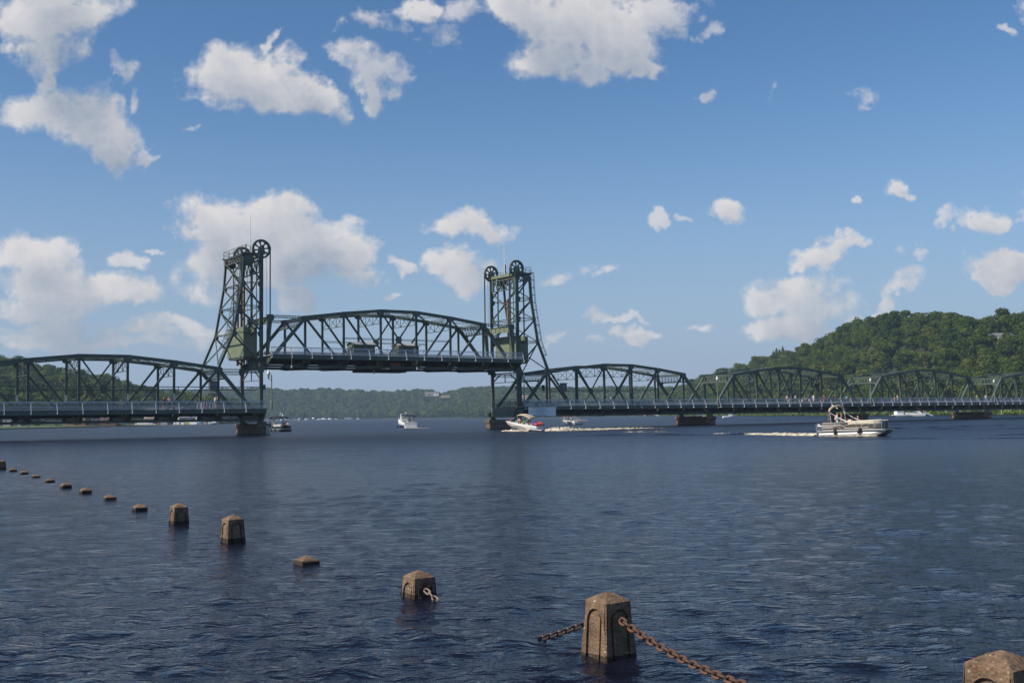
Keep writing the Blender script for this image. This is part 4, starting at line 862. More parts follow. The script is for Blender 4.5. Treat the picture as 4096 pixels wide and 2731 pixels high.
def pose(kind):
    """joint positions, person facing +y, feet or seat base at z = 0"""
    J = dict(pel=V(0,0,.95), wai=V(0,0,1.08), che=V(0,.0,1.29), nec=V(0,0,1.47), chi=V(0,.03,1.55), hea=V(0,.03,1.64), top=V(0,.01,1.71))
    for n, s in (('l',-1),('r',1)):
        J['sh'+n] = V(s*.17,0,1.41); J['el'+n] = V(s*.235,-.02,1.13); J['wr'+n] = V(s*.25,.06,.89); J['hd'+n] = V(s*.25,.09,.81)
        J['hi'+n] = V(s*.095,0,.88); J['kn'+n] = V(s*.105,.02,.49); J['an'+n] = V(s*.105,-.01,.08); J['to'+n] = V(s*.115,.13,.04)
    if kind == 'lean':
        for k in ('che','nec','chi','hea','top'): J[k] += V(0,.10,-.02)
        for n, s in (('l',-1),('r',1)):
            J['sh'+n] += V(0,.10,-.02); J['el'+n] = V(s*.27,.20,1.17); J['wr'+n] = V(s*.16,.40,1.10); J['hd'+n] = V(s*.09,.44,1.09)
    if kind == 'walk':
        J['knl'] = V(-.1,.2,.52); J['anl'] = V(-.1,.27,.1); J['tol'] = V(-.11,.41,.09); J['knr'] = V(.1,-.03,.48); J['anr'] = V(.1,-.27,.12); J['tor'] = V(.11,-.14,.05)
        J['ell'] = V(-.23,-.14,1.15); J['wrl'] = V(-.23,-.1,.93); J['hdl'] = V(-.23,-.07,.86); J['elr'] = V(.23,.06,1.14); J['wrr'] = V(.21,.24,.99); J['hdr'] = V(.2,.3,.95)
    if kind == 'photo':
        for n, s in (('l',-1),('r',1)): J['el'+n] = V(s*.25,.22,1.28); J['wr'+n] = V(s*.12,.30,1.52); J['hd'+n] = V(s*.06,.28,1.60)
    if kind in ('sit','drive','rest'):
        for k in J: J[k] = J[k]-V(0,0,.83)+V(0,0,.0)
        for n, s in (('l',-1),('r',1)):
            J['kn'+n] = V(s*.13,.44,.13); J['an'+n] = V(s*.13,.47,-.30); J['to'+n] = V(s*.14,.60,-.36)
            J['el'+n] = V(s*.25,.06,.30); J['wr'+n] = V(s*.18,.26,.22); J['hd'+n] = V(s*.15,.33,.20)
        if kind == 'drive': J['ell'] = V(-.24,.18,.36); J['wrl'] = V(-.17,.42,.42); J['hdl'] = V(-.15,.49,.45); J['elr'] = V(.25,.12,.32); J['wrr'] = V(.2,.36,.33); J['hdr'] = V(.17,.43,.36)
        if kind == 'rest':
            for k in ('che','nec','chi','hea','top'): J[k] += V(0,-.10,-.03)
            J['shl'] += V(0,-.1,-.03); J['shr'] += V(0,-.1,-.03); J['elr'] = V(.36,.02,.38); J['wrr'] = V(.48,.18,.44); J['hdr'] = V(.52,.25,.45)
    return J
def body_graph(J):
    v = []; e = []; ix = {}
    def add(n, r, par=None, p=None):
        p = J[n] if p is None else p; ix[n] = len(v); v.append((p.x,p.y,p.z)+(r if isinstance(r, tuple) else (r,)))
        if par: e.append((ix[par], ix[n]))
    add('pel', (.135,.105)); add('wai', (.12,.09), 'pel'); add('che', (.145,.105), 'wai'); add('nec', .055, 'che'); add('chi', (.062,.075), 'nec'); add('hea', (.075,.092), 'chi'); add('top', (.055,.062), 'hea')
    add('nose', .014, 'hea', J['hea']+V(0,.095,-.03)); 
    for s, n in ((-1,'earl'),(1,'earr')): add(n, .018, 'hea', J['hea']+V(s*.085,-.01,-.01))
    for n in 'lr':
        add('sh'+n, .062, 'che'); add('el'+n, .042, 'sh'+n); add('wr'+n, .027, 'el'+n); add('hd'+n, (.036,.018), 'wr'+n)
        d = (J['hd'+n]-J['wr'+n]).normalized(); sd = d.cross(V(0,1,0)); sd = sd.normalized() if sd.length > .2 else V(1,0,0)
        for k, (o, ln) in enumerate(((-.027,.070),(-.009,.082),(.009,.078),(.027,.062))):
            b = J['hd'+n]+sd*o+d*.035; add('f%s%d' % (n,k), .009, 'hd'+n, b); add('g%s%d' % (n,k), .007, 'f%s%d' % (n,k), b+d*ln*.75+V(0,-.012,-.006))
        add('t'+n, .010, 'hd'+n, J['hd'+n]-sd*.045+d*.02); add('u'+n, .008, 't'+n, J['hd'+n]-sd*.058+d*.05)
        add('hi'+n, .085, 'pel'); add('kn'+n, .058, 'hi'+n); add('an'+n, .038, 'kn'+n); add('to'+n, (.040,.028), 'an'+n)
    return v, e
POSES = {}
def pose_meshes(kind, longhair):
    key = (kind, longhair)
    if key in POSES: return POSES[key]
    J = pose(kind); v, e = body_graph(J); out = {'body': skin_mesh(v, e, 'body')}
    sv = []; se = []
    def add(p, r, par=None): sv.append((p.x,p.y,p.z)+(r if isinstance(r, tuple) else (r,))); (se.append((par, len(sv)-1)) if par is not None else None); return len(sv)-1
    a = add(J['pel']+V(0,0,.03), (.15,.12)); b = add(J['wai'], (.135,.105), a); c = add(J['che'], (.16,.12), b); add(J['nec']-V(0,0,.03), .07, c)
    for n in 'lr': k = add(J['sh'+n], .075, c); add(J['sh'+n].lerp(J['el'+n], .7), .06, k)
    out['shirt'] = skin_mesh(sv, se, 'shirt'); sv.clear(); se.clear()
    a = add(J['pel'], (.15,.12)); add(J['wai']-V(0,0,.03), (.135,.10), a)
    for n in 'lr': k = add(J['hi'+n], .10, a); add(J['hi'+n].lerp(J['kn'+n], .85), .078, k)
    out['shorts'] = skin_mesh(sv, se, 'shorts'); sv.clear(); se.clear()
    a = add(J['hea']+V(0,-.03,.03), (.092,.098)); add(J['top']+V(0,-.01,.015), (.065,.07), a)
    if longhair: b = add(J['hea']+V(0,-.075,-.06), (.075,.045), a); add(J['nec']+V(0,-.10,-.06), (.07,.03), b)
    out['hair'] = skin_mesh(sv, se, 'hair')
    for m in out.values(): m.materials.clear(); m.materials.append(SKIN)
    POSES[key] = out; return out
def person(label, kind, loc, rz, top=None, bottom=None, hair='brown', longhair=False, skin=None, k=1.0, group=None):
    ms = pose_meshes(kind, longhair); r = thing('person', label, 'person', loc, rz, group); r.scale = (k,k,k)
    def put(n, m):
        o = place(n, ms[n], r); o.material_slots[0].link = 'OBJECT'; o.material_slots[0].material = m; return o
    put('body', skin or SKIN)
    if top: put('shirt', top)
    if bottom: put('shorts', bottom)
    h = put('hair', HAIR[hair]); 
    if hair in ('white','red'): h.name = 'cap'
    return r
WHT, BLK, PNK = cloth('white', (0.72,0.71,0.69)), cloth('black', (0.02,0.02,0.025)), cloth('pink', (0.60,0.30,0.30))
KHA, BLU, GRN, GRY, REDC, TEAL = cloth('khaki', (0.30,0.18,0.07)), cloth('blue', (0.02,0.13,0.35)), cloth('green', (0.08,0.45,0.18)), cloth('grey', (0.25,0.25,0.26)), cloth('red', (0.5,0.06,0.05)), cloth('teal', (0.1,0.35,0.45))
NEON = cloth('neon', (0.62,0.68,0.03)); DENIM = cloth('denim', (0.06,0.09,0.16)); LAV = cloth('lavender', (0.42,0.42,0.62))
ZD = 3.71
def on_bridge(label, s, t, kind, face, **k):   # face: 'away','cam','left','right'
    return person(label, kind, bw(s, t, ZD), BTH+{'away':0, 'cam':math.pi, 'left':math.pi/2, 'right':-math.pi/2}[face], group='people walking on the bridge', **k)
on_bridge('woman with long blond hair in a black dress at the railing of the left span', -14.5, -1.45, 'lean', 'away', top=BLK, bottom=BLK, hair='blond', longhair=True, k=0.97)
on_bridge('woman in a pink top and black shorts beside the blond woman on the left span', -13.85, -1.45, 'lean', 'away', top=PNK, bottom=BLK, hair='brown', k=0.98)
on_bridge('man in a white shirt and khaki shorts taking a photo on the left span', -7.6, -1.4, 'photo', 'right', top=WHT, bottom=KHA, hair='black', k=1.03)
on_bridge('person in a white shirt walking on the span beside the schedule sign', 61.6, -1.3, 'walk', 'right', top=WHT, bottom=GRY, hair='brown')
on_bridge('tall person in dark clothes walking behind the white shirt on the same span', 62.35, -1.0, 'walk', 'right', top=BLK, bottom=DENIM, hair='black', k=1.05)
for lab, s, t, kd, fc, kw in (
    ('person in pale pink leftmost of the crowd on the bridge', 105.1, -1.3, 'walk', 'right', dict(top=PNK, bottom=GRY, hair='blond', longhair=True)),
    ('small child in white next to the pale pink walker on the bridge', 106.0, -1.3, 'walk', 'right', dict(top=WHT, bottom=PNK, hair='blond', k=.75)),
    ('man in a white shirt with black bag in the bridge crowd', 107.6, -1.2, 'stand', 'cam', dict(top=WHT, bottom=BLK, hair='black', k=1.04)),
    ('child in a grey shirt on the bridge behind the man with white shirt', 109.3, -1.35, 'walk', 'left', dict(top=GRY, bottom=WHT, hair='brown', k=.75)),
    ('child in a white shirt standing in the middle of the bridge crowd', 110.2, -1.3, 'stand', 'cam', dict(top=WHT, bottom=DENIM, hair='brown', k=.78)),
    ('smallest child in red shorts in the bridge crowd', 111.4, -1.3, 'walk', 'left', dict(top=WHT, bottom=REDC, hair='blond', k=.68)),
    ('tall person all in white on the bridge crowd right half', 112.7, -1.25, 'walk', 'left', dict(top=WHT, bottom=WHT, hair='white', k=1.05)),
    ('person in black with red shorts on the bridge', 115.5, -1.3, 'walk', 'left', dict(top=BLK, bottom=REDC, hair='black')),
    ('person in dark blue beside the red shorts on the bridge', 116.1, -1.0, 'walk', 'left', dict(top=DENIM, bottom=BLK, hair='black', k=1.04)),
    ('person in black shirt and shorts standing at the bridge railing', 119.1, -1.4, 'stand', 'cam', dict(top=BLK, bottom=BLK, hair='brown', k=1.03)),
    ('child in a bright green shirt on the bridge', 120.6, -1.4, 'stand', 'cam', dict(top=GRN, bottom=GRN, hair='brown', k=.75)),
    ('woman in teal holding a hand out on the bridge', 122.4, -1.4, 'walk', 'right', dict(top=TEAL, bottom=DENIM, hair='brown', longhair=True)),
    ('child in pink at the right end of the bridge crowd', 123.6, -1.4, 'stand', 'left', dict(top=PNK, bottom=PNK, hair='blond', k=.75)),
    ('child in orange tan clothes on the third span', 137.6, -1.35, 'walk', 'left', dict(top=PNK, bottom=KHA, hair='brown', k=.8)),
    ('person with a white cap and grey shirt on the third span', 138.7, -1.3, 'walk', 'left', dict(top=GRY, bottom=GRY, hair='white', k=1.04)),
    ('person in a neon yellow vest and trousers on the bridge', 166.7, -1.4, 'stand', 'cam', dict(top=NEON, bottom=NEON, hair='brown')),
    ('person in lavender walking right of the neon yellow one', 170.0, -1.4, 'walk', 'right', dict(top=LAV, bottom=LAV, hair='brown'))):
    on_bridge(lab, s, t, kd, fc, **kw)
# ------------------------------------------------------------------ bollards in the flooded edge
def concrete():
    m = bpy.data.materials.new('pebble_concrete'); m.use_nodes = True; t = m.node_tree; b = t.nodes['Principled BSDF']
    tcn = t.nodes.new('ShaderNodeTexCoord'); L2 = t.links.new
    oi = t.nodes.new('ShaderNodeObjectInfo'); av = t.nodes.new('ShaderNodeVectorMath'); av.operation = 'MULTIPLY_ADD'; av.inputs[1].default_value = (1,1,1)
    cx = t.nodes.new('ShaderNodeCombineXYZ'); ml = t.nodes.new('ShaderNodeMath'); ml.operation = 'MULTIPLY'; ml.inputs[1].default_value = 50
    L2(oi.outputs['Random'], ml.inputs[0]); L2(ml.outputs[0], cx.inputs[0]); L2(tcn.outputs['Object'], av.inputs[0]); L2(cx.outputs[0], av.inputs[2])
    def vor(scale, feature='F1'):
        v = t.nodes.new('ShaderNodeTexVoronoi'); v.inputs['Scale'].default_value = scale; v.feature = feature; L2(av.outputs[0], v.inputs['Vector']); return v
    def ramp(src, stops):
        r = t.nodes.new('ShaderNodeValToRGB'); e = r.color_ramp.elements
        while len(e) < len(stops): e.new(0.5)
        for q, (p, c) in zip(e, stops): q.position = p; q.color = (*c, 1)
        L2(src, r.inputs['Fac']); return r.outputs['Color']
    no = t.nodes.new('ShaderNodeTexNoise'); no.inputs['Scale'].default_value = 26; no.inputs['Detail'].default_value = 9; no.inputs['Roughness'].default_value = 0.75; L2(av.outputs[0], no.inputs['Vector'])
    n2 = t.nodes.new('ShaderNodeTexNoise'); n2.inputs['Scale'].default_value = 5; n2.inputs['Detail'].default_value = 5; L2(av.outputs[0], n2.inputs['Vector'])
    v1 = vor(46); hue = t.nodes.new('ShaderNodeSeparateColor'); L2(v1.outputs['Color'], hue.inputs[0])
    peb = ramp(hue.outputs[0], [(0.0,(0.075,0.062,0.052)),(0.3,(0.21,0.115,0.06)),(0.55,(0.115,0.085,0.065)),(0.8,(0.28,0.165,0.09)),(0.96,(0.38,0.26,0.165)),(0.988,(0.75,0.68,0.58))])
    mort = ramp(no.outputs['Fac'], [(0.3,(0.085,0.054,0.030)),(0.5,(0.205,0.130,0.075)),(0.72,(0.31,0.205,0.122))])
    msk = t.nodes.new('ShaderNodeMapRange'); msk.inputs[1].default_value = 0.30; msk.inputs[2].default_value = 0.62; msk.inputs[3].default_value = 0.75; msk.inputs[4].default_value = 0.0; L2(v1.outputs['Distance'], msk.inputs[0])
    mx = t.nodes.new('ShaderNodeMix'); mx.data_type = 'RGBA'; L2(msk.outputs[0], mx.inputs[0]); L2(mort, mx.inputs[6]); L2(peb, mx.inputs[7])
    st = ramp(n2.outputs['Fac'], [(0.35,(0.55,0.50,0.46)),(0.6,(1,1,1))]); m1 = t.nodes.new('ShaderNodeMix'); m1.data_type = 'RGBA'; m1.blend_type = 'MULTIPLY'; m1.inputs[0].default_value = 0.8; L2(mx.outputs[2], m1.inputs[6]); L2(st, m1.inputs[7])
    ge = t.nodes.new('ShaderNodeNewGeometry'); sp = t.nodes.new('ShaderNodeSeparateXYZ'); L2(ge.outputs['Position'], sp.inputs[0])
    ad = t.nodes.new('ShaderNodeMath'); ad.operation = 'MULTIPLY_ADD'; ad.inputs[1].default_value = -0.05; L2(n2.outputs['Fac'], ad.inputs[0]); L2(sp.outputs[2], ad.inputs[2])
    wet = t.nodes.new('ShaderNodeMapRange'); wet.inputs[1].default_value = 0.040; wet.inputs[2].default_value = 0.052; wet.inputs[3].default_value = 0.25; wet.inputs[4].default_value = 1.0; L2(ad.outputs[0], wet.inputs[0])
    m2 = t.nodes.new('ShaderNodeMix'); m2.data_type = 'RGBA'; m2.blend_type = 'MULTIPLY'; m2.inputs[0].default_value = 1.0; L2(m1.outputs[2], m2.inputs[6]); L2(wet.outputs[0], m2.inputs[7]); L2(m2.outputs[2], b.inputs['Base Color'])
    b.inputs['Roughness'].default_value = 0.85
    b1 = t.nodes.new('ShaderNodeBump'); b1.inputs['Distance'].default_value = 0.006; b1.invert = True; L2(v1.outputs['Distance'], b1.inputs['Height'])
    b2 = t.nodes.new('ShaderNodeBump'); b2.inputs['Distance'].default_value = 0.006; L2(no.outputs['Fac'], b2.inputs['Height']); L2(b1.outputs['Normal'], b2.inputs['Normal']); L2(b2.outputs['Normal'], b.inputs['Normal'])
    return m
CONC = concrete()
def bollard_mesh():
    """origin at the shoulder; arched grooves on four faces; low pyramid cap"""
    H = 1.25; hw0 = 0.150; tp = 0.072
    def hw(z): return hw0-tp*z
    mb = MB()
    ao, ai, zs = 0.106, 0.076, -0.175
    N_ = 16; rb = math.radians
    arc = [rb(180-180*i/N_) for i in range(N_+1)]
    zl = [-H]+[-H+(H+zs)*j/6 for j in range(1, 6)]
    def rect(a):
        x, z = math.cos(a), math.sin(a); hx, hz = hw0-0.012, -zs-0.012
        k = min(hx/abs(x) if abs(x) > 1e-6 else 1e9, hz/z if z > 1e-6 else 1e9); return x*k, zs+z*k
    out = [(-ao, z) for z in zl]+[(ao*math.cos(a), zs+ao*math.sin(a)) for a in arc]+[(ao, z) for z in reversed(zl)]
    inn = [(-ai, z) for z in zl]+[(ai*math.cos(a), zs+ai*math.sin(a)) for a in arc]+[(ai, z) for z in reversed(zl)]
    rec = [(-(hw(z)-0.012), z) for z in zl]
    for i, a in enumerate(arc):
        x, z = rect(a)
        if i in (N_//4, 3*N_//4): x, z = (-(hw0-0.012) if i == N_//4 else hw0-0.012), -0.012
        rec.append((x, z))
    rec += [(hw(z)-0.012, z) for z in reversed(zl)]
    for q in range(4):
        M = Matrix.Rotation(rb(90)*q, 4, 'Z')
        P3 = lambda p, d: M @ Vector((p[0], -(hw(p[1])-d), p[1]))
        n = len(out)
        for i in range(n-1):
            for A, da, B_, db in ((rec,0,out,0),(out,0,out,0.026),(out,0.026,inn,0.026),(inn,0.026,inn,0.006)):
                mb.face([P3(A[i],da),P3(A[i+1],da),P3(B_[i+1],db),P3(B_[i],db)])
        m = n//2
        for i in range(m): 
            a, b, c, d = inn[i], inn[i+1], inn[n-2-i], inn[n-1-i]
            if i+1 >= n-2-i: mb.face([P3(a,.006),P3(b,.006),P3(d,.006)]); break
            mb.face([P3(a,.006),P3(b,.006),P3(c,.006),P3(d,.006)])
        # chamfered corner and shoulder edge
        for za, zb in zip(zl+[-0.012], (zl+[-0.012])[1:]):
            e = lambda z: (M @ Vector((hw(z)-0.012, -hw(z), z)), M @ Vector((hw(z), -(hw(z)-0.012), z)))
            a0, a1 = e(za); b0, b1 = e(zb); mb.face([a0, a1, b1, b0])
        z = -0.012; k = hw(z)
        ring = [(k-0.012, z), (hw0-0.016, 0.0)]
        mb.face([M @ Vector((-(k-.012),-k,z)), M @ Vector((k-.012,-k,z)), M @ Vector((hw0-.016,-(hw0-.016),0)), M @ Vector((-(hw0-.016),-(hw0-.016),0))])
        mb.face([M @ Vector((k-.012,-k,z)), M @ Vector((k,-(k-.012),z)), M @ Vector((hw0-.016,-(hw0-.016),0))])
        prof = [(hw0-.016, 0.0), (0.118, 0.012), (0.055, 0.047), (0.022, 0.061), (0.008, 0.0655), (0.0001, 0.066)]
        for (r0, z0), (r1, z1) in zip(prof, prof[1:]): mb.face([M @ Vector((-r0,-r0,z0)), M @ Vector((r0,-r0,z0)), M @ Vector((r1,-r1,z1)), M @ Vector((-r1,-r1,z1))])
    o = mb.build('tmp', CONC, None); me = o.data; bpy.data.objects.remove(o); me.name = 'bollard'; return me
BOLL = bollard_mesh(); BROT = R(34.5)
def bollard(label, x, y, zsh, tilt=(0,0), dz=0.0, k=1.0):
    o = bpy.data.objects.new('bollard', BOLL); C.objects.link(o); o.location = (x, y, zsh); o.rotation_euler = (R(tilt[0]), R(tilt[1]), BROT+R(dz)); o.scale = (k, k, k)
    return tag(o, label, 'bollard', 'concrete bollards standing in the flooded river edge')
bollard('big concrete bollard cut by the bottom right picture corner', 2.80, 6.36, 0.78)
bollard('tall concrete bollard holding a rusty chain on both sides', 0.845, 10.08, 0.545)
bollard('concrete bollard with a bolted dark steel plate and chain stub', -1.20, 13.62, 0.272)
bollard('low bollard cap barely above water between the plate bollard and two tall ones', -3.21, 16.85, 0.068, (1,1), 4)
bollard('tall concrete bollard right of another tall one, its arch half in water', -5.20, 20.15, 0.42, (0,-0.5), 2)
bollard('tall concrete bollard left of another tall one, first above the row of caps', -7.30, 23.75, 0.375, (1,0), 0)
NTH = ['first', 'second', 'third', 'fourth', 'fifth', 'sixth', 'seventh', 'eighth']
for i, (x, y, z) in enumerate([(-9.37,27.3,0.105),(-11.55,31.15,0.095),(-13.45,34.2,0.115),(-15.24,37.05,0.125),(-17.43,40.9,0.08),(-19.43,44.25,0.075),(-21.45,47.7,0.085),(-23.06,50.1,0.10)]):
    bollard('%s low pyramid-capped bollard counting left from the leftmost pair of tall bollards' % NTH[i], x, y, z, (random.Random(i).uniform(-2,2), random.Random(i+9).uniform(-2,2)), random.Random(i+3).uniform(-4,4))
bollard('far tall concrete bollard at the left picture edge', -24.75, 52.6, 0.40)
# chains
RUST = mat('rusty_chain', (0.135, 0.060, 0.032), 0.85, 0.1, 0.35, 9, bump=0.004, col2=(0.060, 0.038, 0.03)); WETI = mat('wet_chain', (0.085, 0.06, 0.05), 0.35, 0.4, 0.4, 25)
def link_mesh(m, ln=0.118, wd=0.074, r=0.0118):
    mb = MB(); a = wd/2-r; h = ln/2-wd/2; pts = []
    for j in range(9): t = R(90)-R(180)*j/8; pts.append((h+a*math.cos(t), a*math.sin(t), 0))
    for j in range(9): t = R(-90)-R(180)*j/8; pts.append((-h+a*math.cos(t), a*math.sin(t), 0))
    mb.tube(pts, r, 8, closed=True); return mb.mesh('link', m, smooth=True)
LINKR, LINKW = link_mesh(RUST), link_mesh(WETI); LINKP = link_mesh(mat('pale_chain', (0.24, 0.18, 0.15), 0.6, 0.2, 0.4, 30, col2=(0.10,0.055,0.035)))
def chain(label, a, b, sag, mesh, n=None, pitch=0.076, seed=0):
    rr = random.Random(seed); a = Vector(a); b = Vector(b); r = thing('chain', label, 'chain', tuple(a), 0, 'rusty chains between the bollards')
    pt = lambda t: a.lerp(b, t)-Vector((0,0,sag*4*t*(1-t)))
    S_ = [pt(i/400) for i in range(401)]; ds = [0]
    for p, q in zip(S_, S_[1:]): ds.append(ds[-1]+(q-p).length)
    cnt = int(ds[-1]/pitch) if n is None else n
    for i in range(min(cnt, 99)):
        s_ = (i+0.5)*pitch; j = min(range(401), key=lambda k: abs(ds[k]-s_)); p = S_[j]; d = (S_[min(j+1,400)]-S_[max(j-1,0)]).normalized()
        q = d.to_track_quat('X', 'Z') @ Quaternion((1,0,0), R(45+(90 if i % 2 else 0))+rr.uniform(-.22,.22))
        o = bpy.data.objects.new('link', mesh); C.objects.link(o); o.parent = r; o.location = p-a; o.rotation_mode = 'QUATERNION'; o.rotation_quaternion = q
    return r
ey = lambda x, y, z: (x, y, z)
chain('long rusty chain sagging from the tall bollard towards the bottom right one', (0.945, 9.915, 0.385), (2.62, 6.62, 0.49), 0.26, LINKR)
chain('wet rusty chain running left from the tall bollard into the water', (0.735, 10.23, 0.335), (0.02, 11.37, -0.10), 0.03, LINKW, seed=2)
chain('short rusty chain hanging from the bolted plate into the water', (-1.105, 13.44, 0.125), (-0.86, 13.24, -0.06), 0.0, LINKP, seed=3)
pl_ = thing('anchor_plate', 'dark steel plate with rusty bolts on the arched bollard face', 'plate', (-1.12, 13.47, 0.10), BROT)
mb = MB(); mb.box(-0.085,0.085,-0.013,0.001,-0.1,0.085); mb.build('plate', mat('plate_steel', (0.05,0.04,0.035),0.5,0.4,0.4,15), pl_)
for x in (-0.062, 0.062):
    for z in (-0.07, 0.06):
        mb = MB(); mb.lathe([(0.011,0),(0.011,0.006),(0.006,0.012)],6); mb.xf(Matrix.Translation((x,-0.012,z)) @ Matrix.Rotation(R(90),4,'X')); mb.build('bolt', RUST, pl_)
# ------------------------------------------------------------------ boats (local frame: +x bow, +y port, z = 0 water)
def boat_root(name, label, cat, loc, head, pitch=0.0, group=None):
    r = thing(name, label, cat, loc, math.atan2(head[1], head[0]), group); r.rotation_euler = (0, -R(pitch), math.atan2(head[1], head[0])); return r
def on_boat(r, x, y, z):
    return (Matrix.Translation(r.location) @ r.rotation_euler.to_matrix().to_4x4()) @ Vector((x, y, z))
def sitter(label, r, x, y, z, face, kind, **k):
    return person(label, kind, on_boat(r, x, y, z), r.rotation_euler.z-R(90)+R(face), **k)
BROWNP = mat('bronze_panel', (0.092, 0.070, 0.052), 0.45, 0, 0.08, 2, spec=0.3); BLACKP = mat('black_panel', (0.018, 0.020, 0.024), 0.3, 0.1, 0.1, 2)
BEIGE = mat('beige_vinyl', (0.62, 0.53, 0.38), 0.55, 0, 0.06, 4); GREYM = mat('motor_grey', (0.07, 0.075, 0.085), 0.3, 0.2, 0.08, 3); TUBEA = mat('pontoon_aluminium', (0.40, 0.39, 0.37), 0.42, 0.35, 0.16, 1.5)
RAILG = mat('satin_rail', (0.40, 0.40, 0.40), 0.4, 0.3, 0.05); CHROME = mat('bright_trim', (0.62, 0.62, 0.62), 0.3, 0.4, 0.03)
def wall_path(L0, W_, rad=0.95, x0=0.45):
    """starboard side, round the bow and back along port, as a dense polyline"""
    pts = [(x0+(L0-rad-x0)*i/24, -W_) for i in range(25)]
    pts += [(L0-rad+rad*math.sin(R(90)*i/8)*0.95, -W_+0.62*(1-math.cos(R(90)*i/8))) for i in range(1, 9)]
    pts += [(p[0], -p[1]) for p in reversed(pts)]
    return pts
def pontoon_boat(label, loc, head, pitch, panel, Ln=5.85, cushion=BEIGE, tube=None):
    r = boat_root('pontoon_boat', label, 'pontoon boat', loc, head, pitch); W_ = 1.22
    for y in (-0.92, 0.92):
        mb = MB(); xs = [0.05, 0.1, 4.4*Ln/5.85, 4.95*Ln/5.85, 5.4*Ln/5.85, 5.75*Ln/5.85, 6.02*Ln/5.85, 6.10*Ln/5.85]; rr = [0.05, .32, .32, .305, .25, .165, .06, .01]; zc = [.03, .03, .03, .045, .10, .19, .295, .325]
        mb.tube([(x, y, z) for x, z in zip(xs, zc)], rr, 16); p = mb.build('pontoon', tube or TUBEA, r, auto=50)
        mb = MB(); mb.box(0.3, Ln*0.85, y-0.05, y+0.05, 0.30, 0.36); mb.build('bracket_rail', TUBEA, p, fix=False)
    mb = MB(); mb.box(0.0, Ln+0.12, -W_-0.04, W_+0.04, 0.35, 0.40); mb.build('deck', mat('deck_grey', (0.25,0.24,0.23),0.8), r, fix=False)
    mb = MB(); mb.path([(0,W_+.06,.37),(0,-W_-.06,.37)],.05,.10); mb.path([(0,-W_-.06,.37),(Ln+.1,-W_-.06,.37)],.06,.10); mb.path([(Ln+.14,-W_-.06,.37),(Ln+.14,W_+.06,.37)],.06,.10); mb.path([(0,W_+.06,.37),(Ln+.1,W_+.06,.37)],.06,.10)
    mb.build('rub_rail', RAILG, r, fix=False)
    wp = wall_path(Ln-0.08, W_)
    top = lambda x: 1.06+0.07*x/Ln
    mb = MB()
    for (xa, ya), (xb, yb) in zip(wp, wp[1:]): mb.prism([(xa,ya,0.43),(xb,yb,0.43),(xb,yb,top(xb)),(xa,ya,top(xa))], (0.0,0.02 if ya < 0 else -0.02,0))
    mb.prism([(0.45,-W_,0.52),(0.45,W_,0.52),(0.45,W_,1.06),(0.45,-W_,1.06)], (0.02,0,0)); mb.build('fence_panel', panel, r, fix=False)
    mb = MB(); mb.tube([(x, y, top(x)+0.01) for x, y in wp], 0.015, 6); mb.tube([(x, y, 0.43) for x, y in wp], 0.018, 6); mb.tube([(0.45,-W_,1.07),(0.45,W_,1.07)],0.015,6); mb.build('top_rail', RAILG, r, fix=False)
    mb = MB()
    n = len(wp)
    for i in (0, 9, 17, 26, 30): 
        for q in (wp[i], (wp[i][0], -wp[i][1])): mb.bar((q[0],q[1]*1.008,0.5),(q[0],q[1]*1.008,top(q[0])),0.03,0.03)
    for y in (-0.5, 0.5): mb.bar((wp[32][0]+.02,y,.5),(wp[32][0]+.02,y,top(5.5)),0.05,0.04)
    mb.build('fence_post', RAILG, r, fix=False)
    # cushions along the bow and the stern lounge
    def cushion_run(i0, i1, z0, z1, dep):
        mb = MB(); out = wp[i0:i1]; secs = []
        for k, (x, y) in enumerate(out):
            a = Vector((x, y, 0)); b = Vector(out[min(k+1, len(out)-1)]+(0,))-Vector(out[max(k-1,0)]+(0,)); nn = Vector((-b.y, b.x, 0)).normalized()*-1
            if nn.dot(Vector((Ln*0.6,0,0))-a) < 0: nn = -nn
            za = z1(x); e = 0.05
            secs.append([tuple(a+nn*0.0+V(0,0,z0)), tuple(a+nn*-0.01+V(0,0,za-e)), tuple(a+nn*0.05+V(0,0,za)), tuple(a+nn*(dep-.06)+V(0,0,za)), tuple(a+nn*dep+V(0,0,za-e)), tuple(a+nn*dep+V(0,0,z0))])
        mb.loft(secs, closed=True); mb.build('cushion', cushion, r, auto=45)
    cushion_run(13, 32, 0.9, lambda x: 1.20+0.06*max(0, (x-3.0))/2.6, 0.2); cushion_run(len(wp)-32, len(wp)-14, 0.9, lambda x: 1.16+0.04*max(0,(x-3.0))/2.6, 0.2)
    mb = MB(); mb.box(0.5, 1.25, -1.1, 1.1, 0.9, 1.12); mb.build('cushion', cushion, r, fix=False)
    mb = MB(); mb.loft([[(2.55,-1.0,.47),(3.05,-1.0,.47),(3.05,-.35,.47),(2.55,-.35,.47)],[(2.6,-1.0,1.15),(3.05,-1.0,1.2),(3.05,-.35,1.2),(2.6,-.35,1.15)],[(2.78,-.95,1.32),(3.0,-.95,1.34),(3.0,-.4,1.34),(2.78,-.4,1.32)]],closed=True); con = mb.build('helm_console', mat('console_beige', (0.52,0.44,0.32),0.5), r, fix=False)
    mb = MB(); mb.tube([(2.50+.05*math.sin(a),-.68+.17*math.cos(a),1.24+.16*math.sin(a)) for a in [2*math.pi*i/14 for i in range(14)]],.016,6,closed=True); mb.build('steering_wheel', BLACK, con, fix=False)
    mb = MB(); mb.prism([(2.95,-.95,1.34),(2.95,-.4,1.34),(3.15,-.42,1.52),(3.15,-.93,1.52)],(0.012,0,0)); mb.build('windscreen', GLASS, con, fix=False)
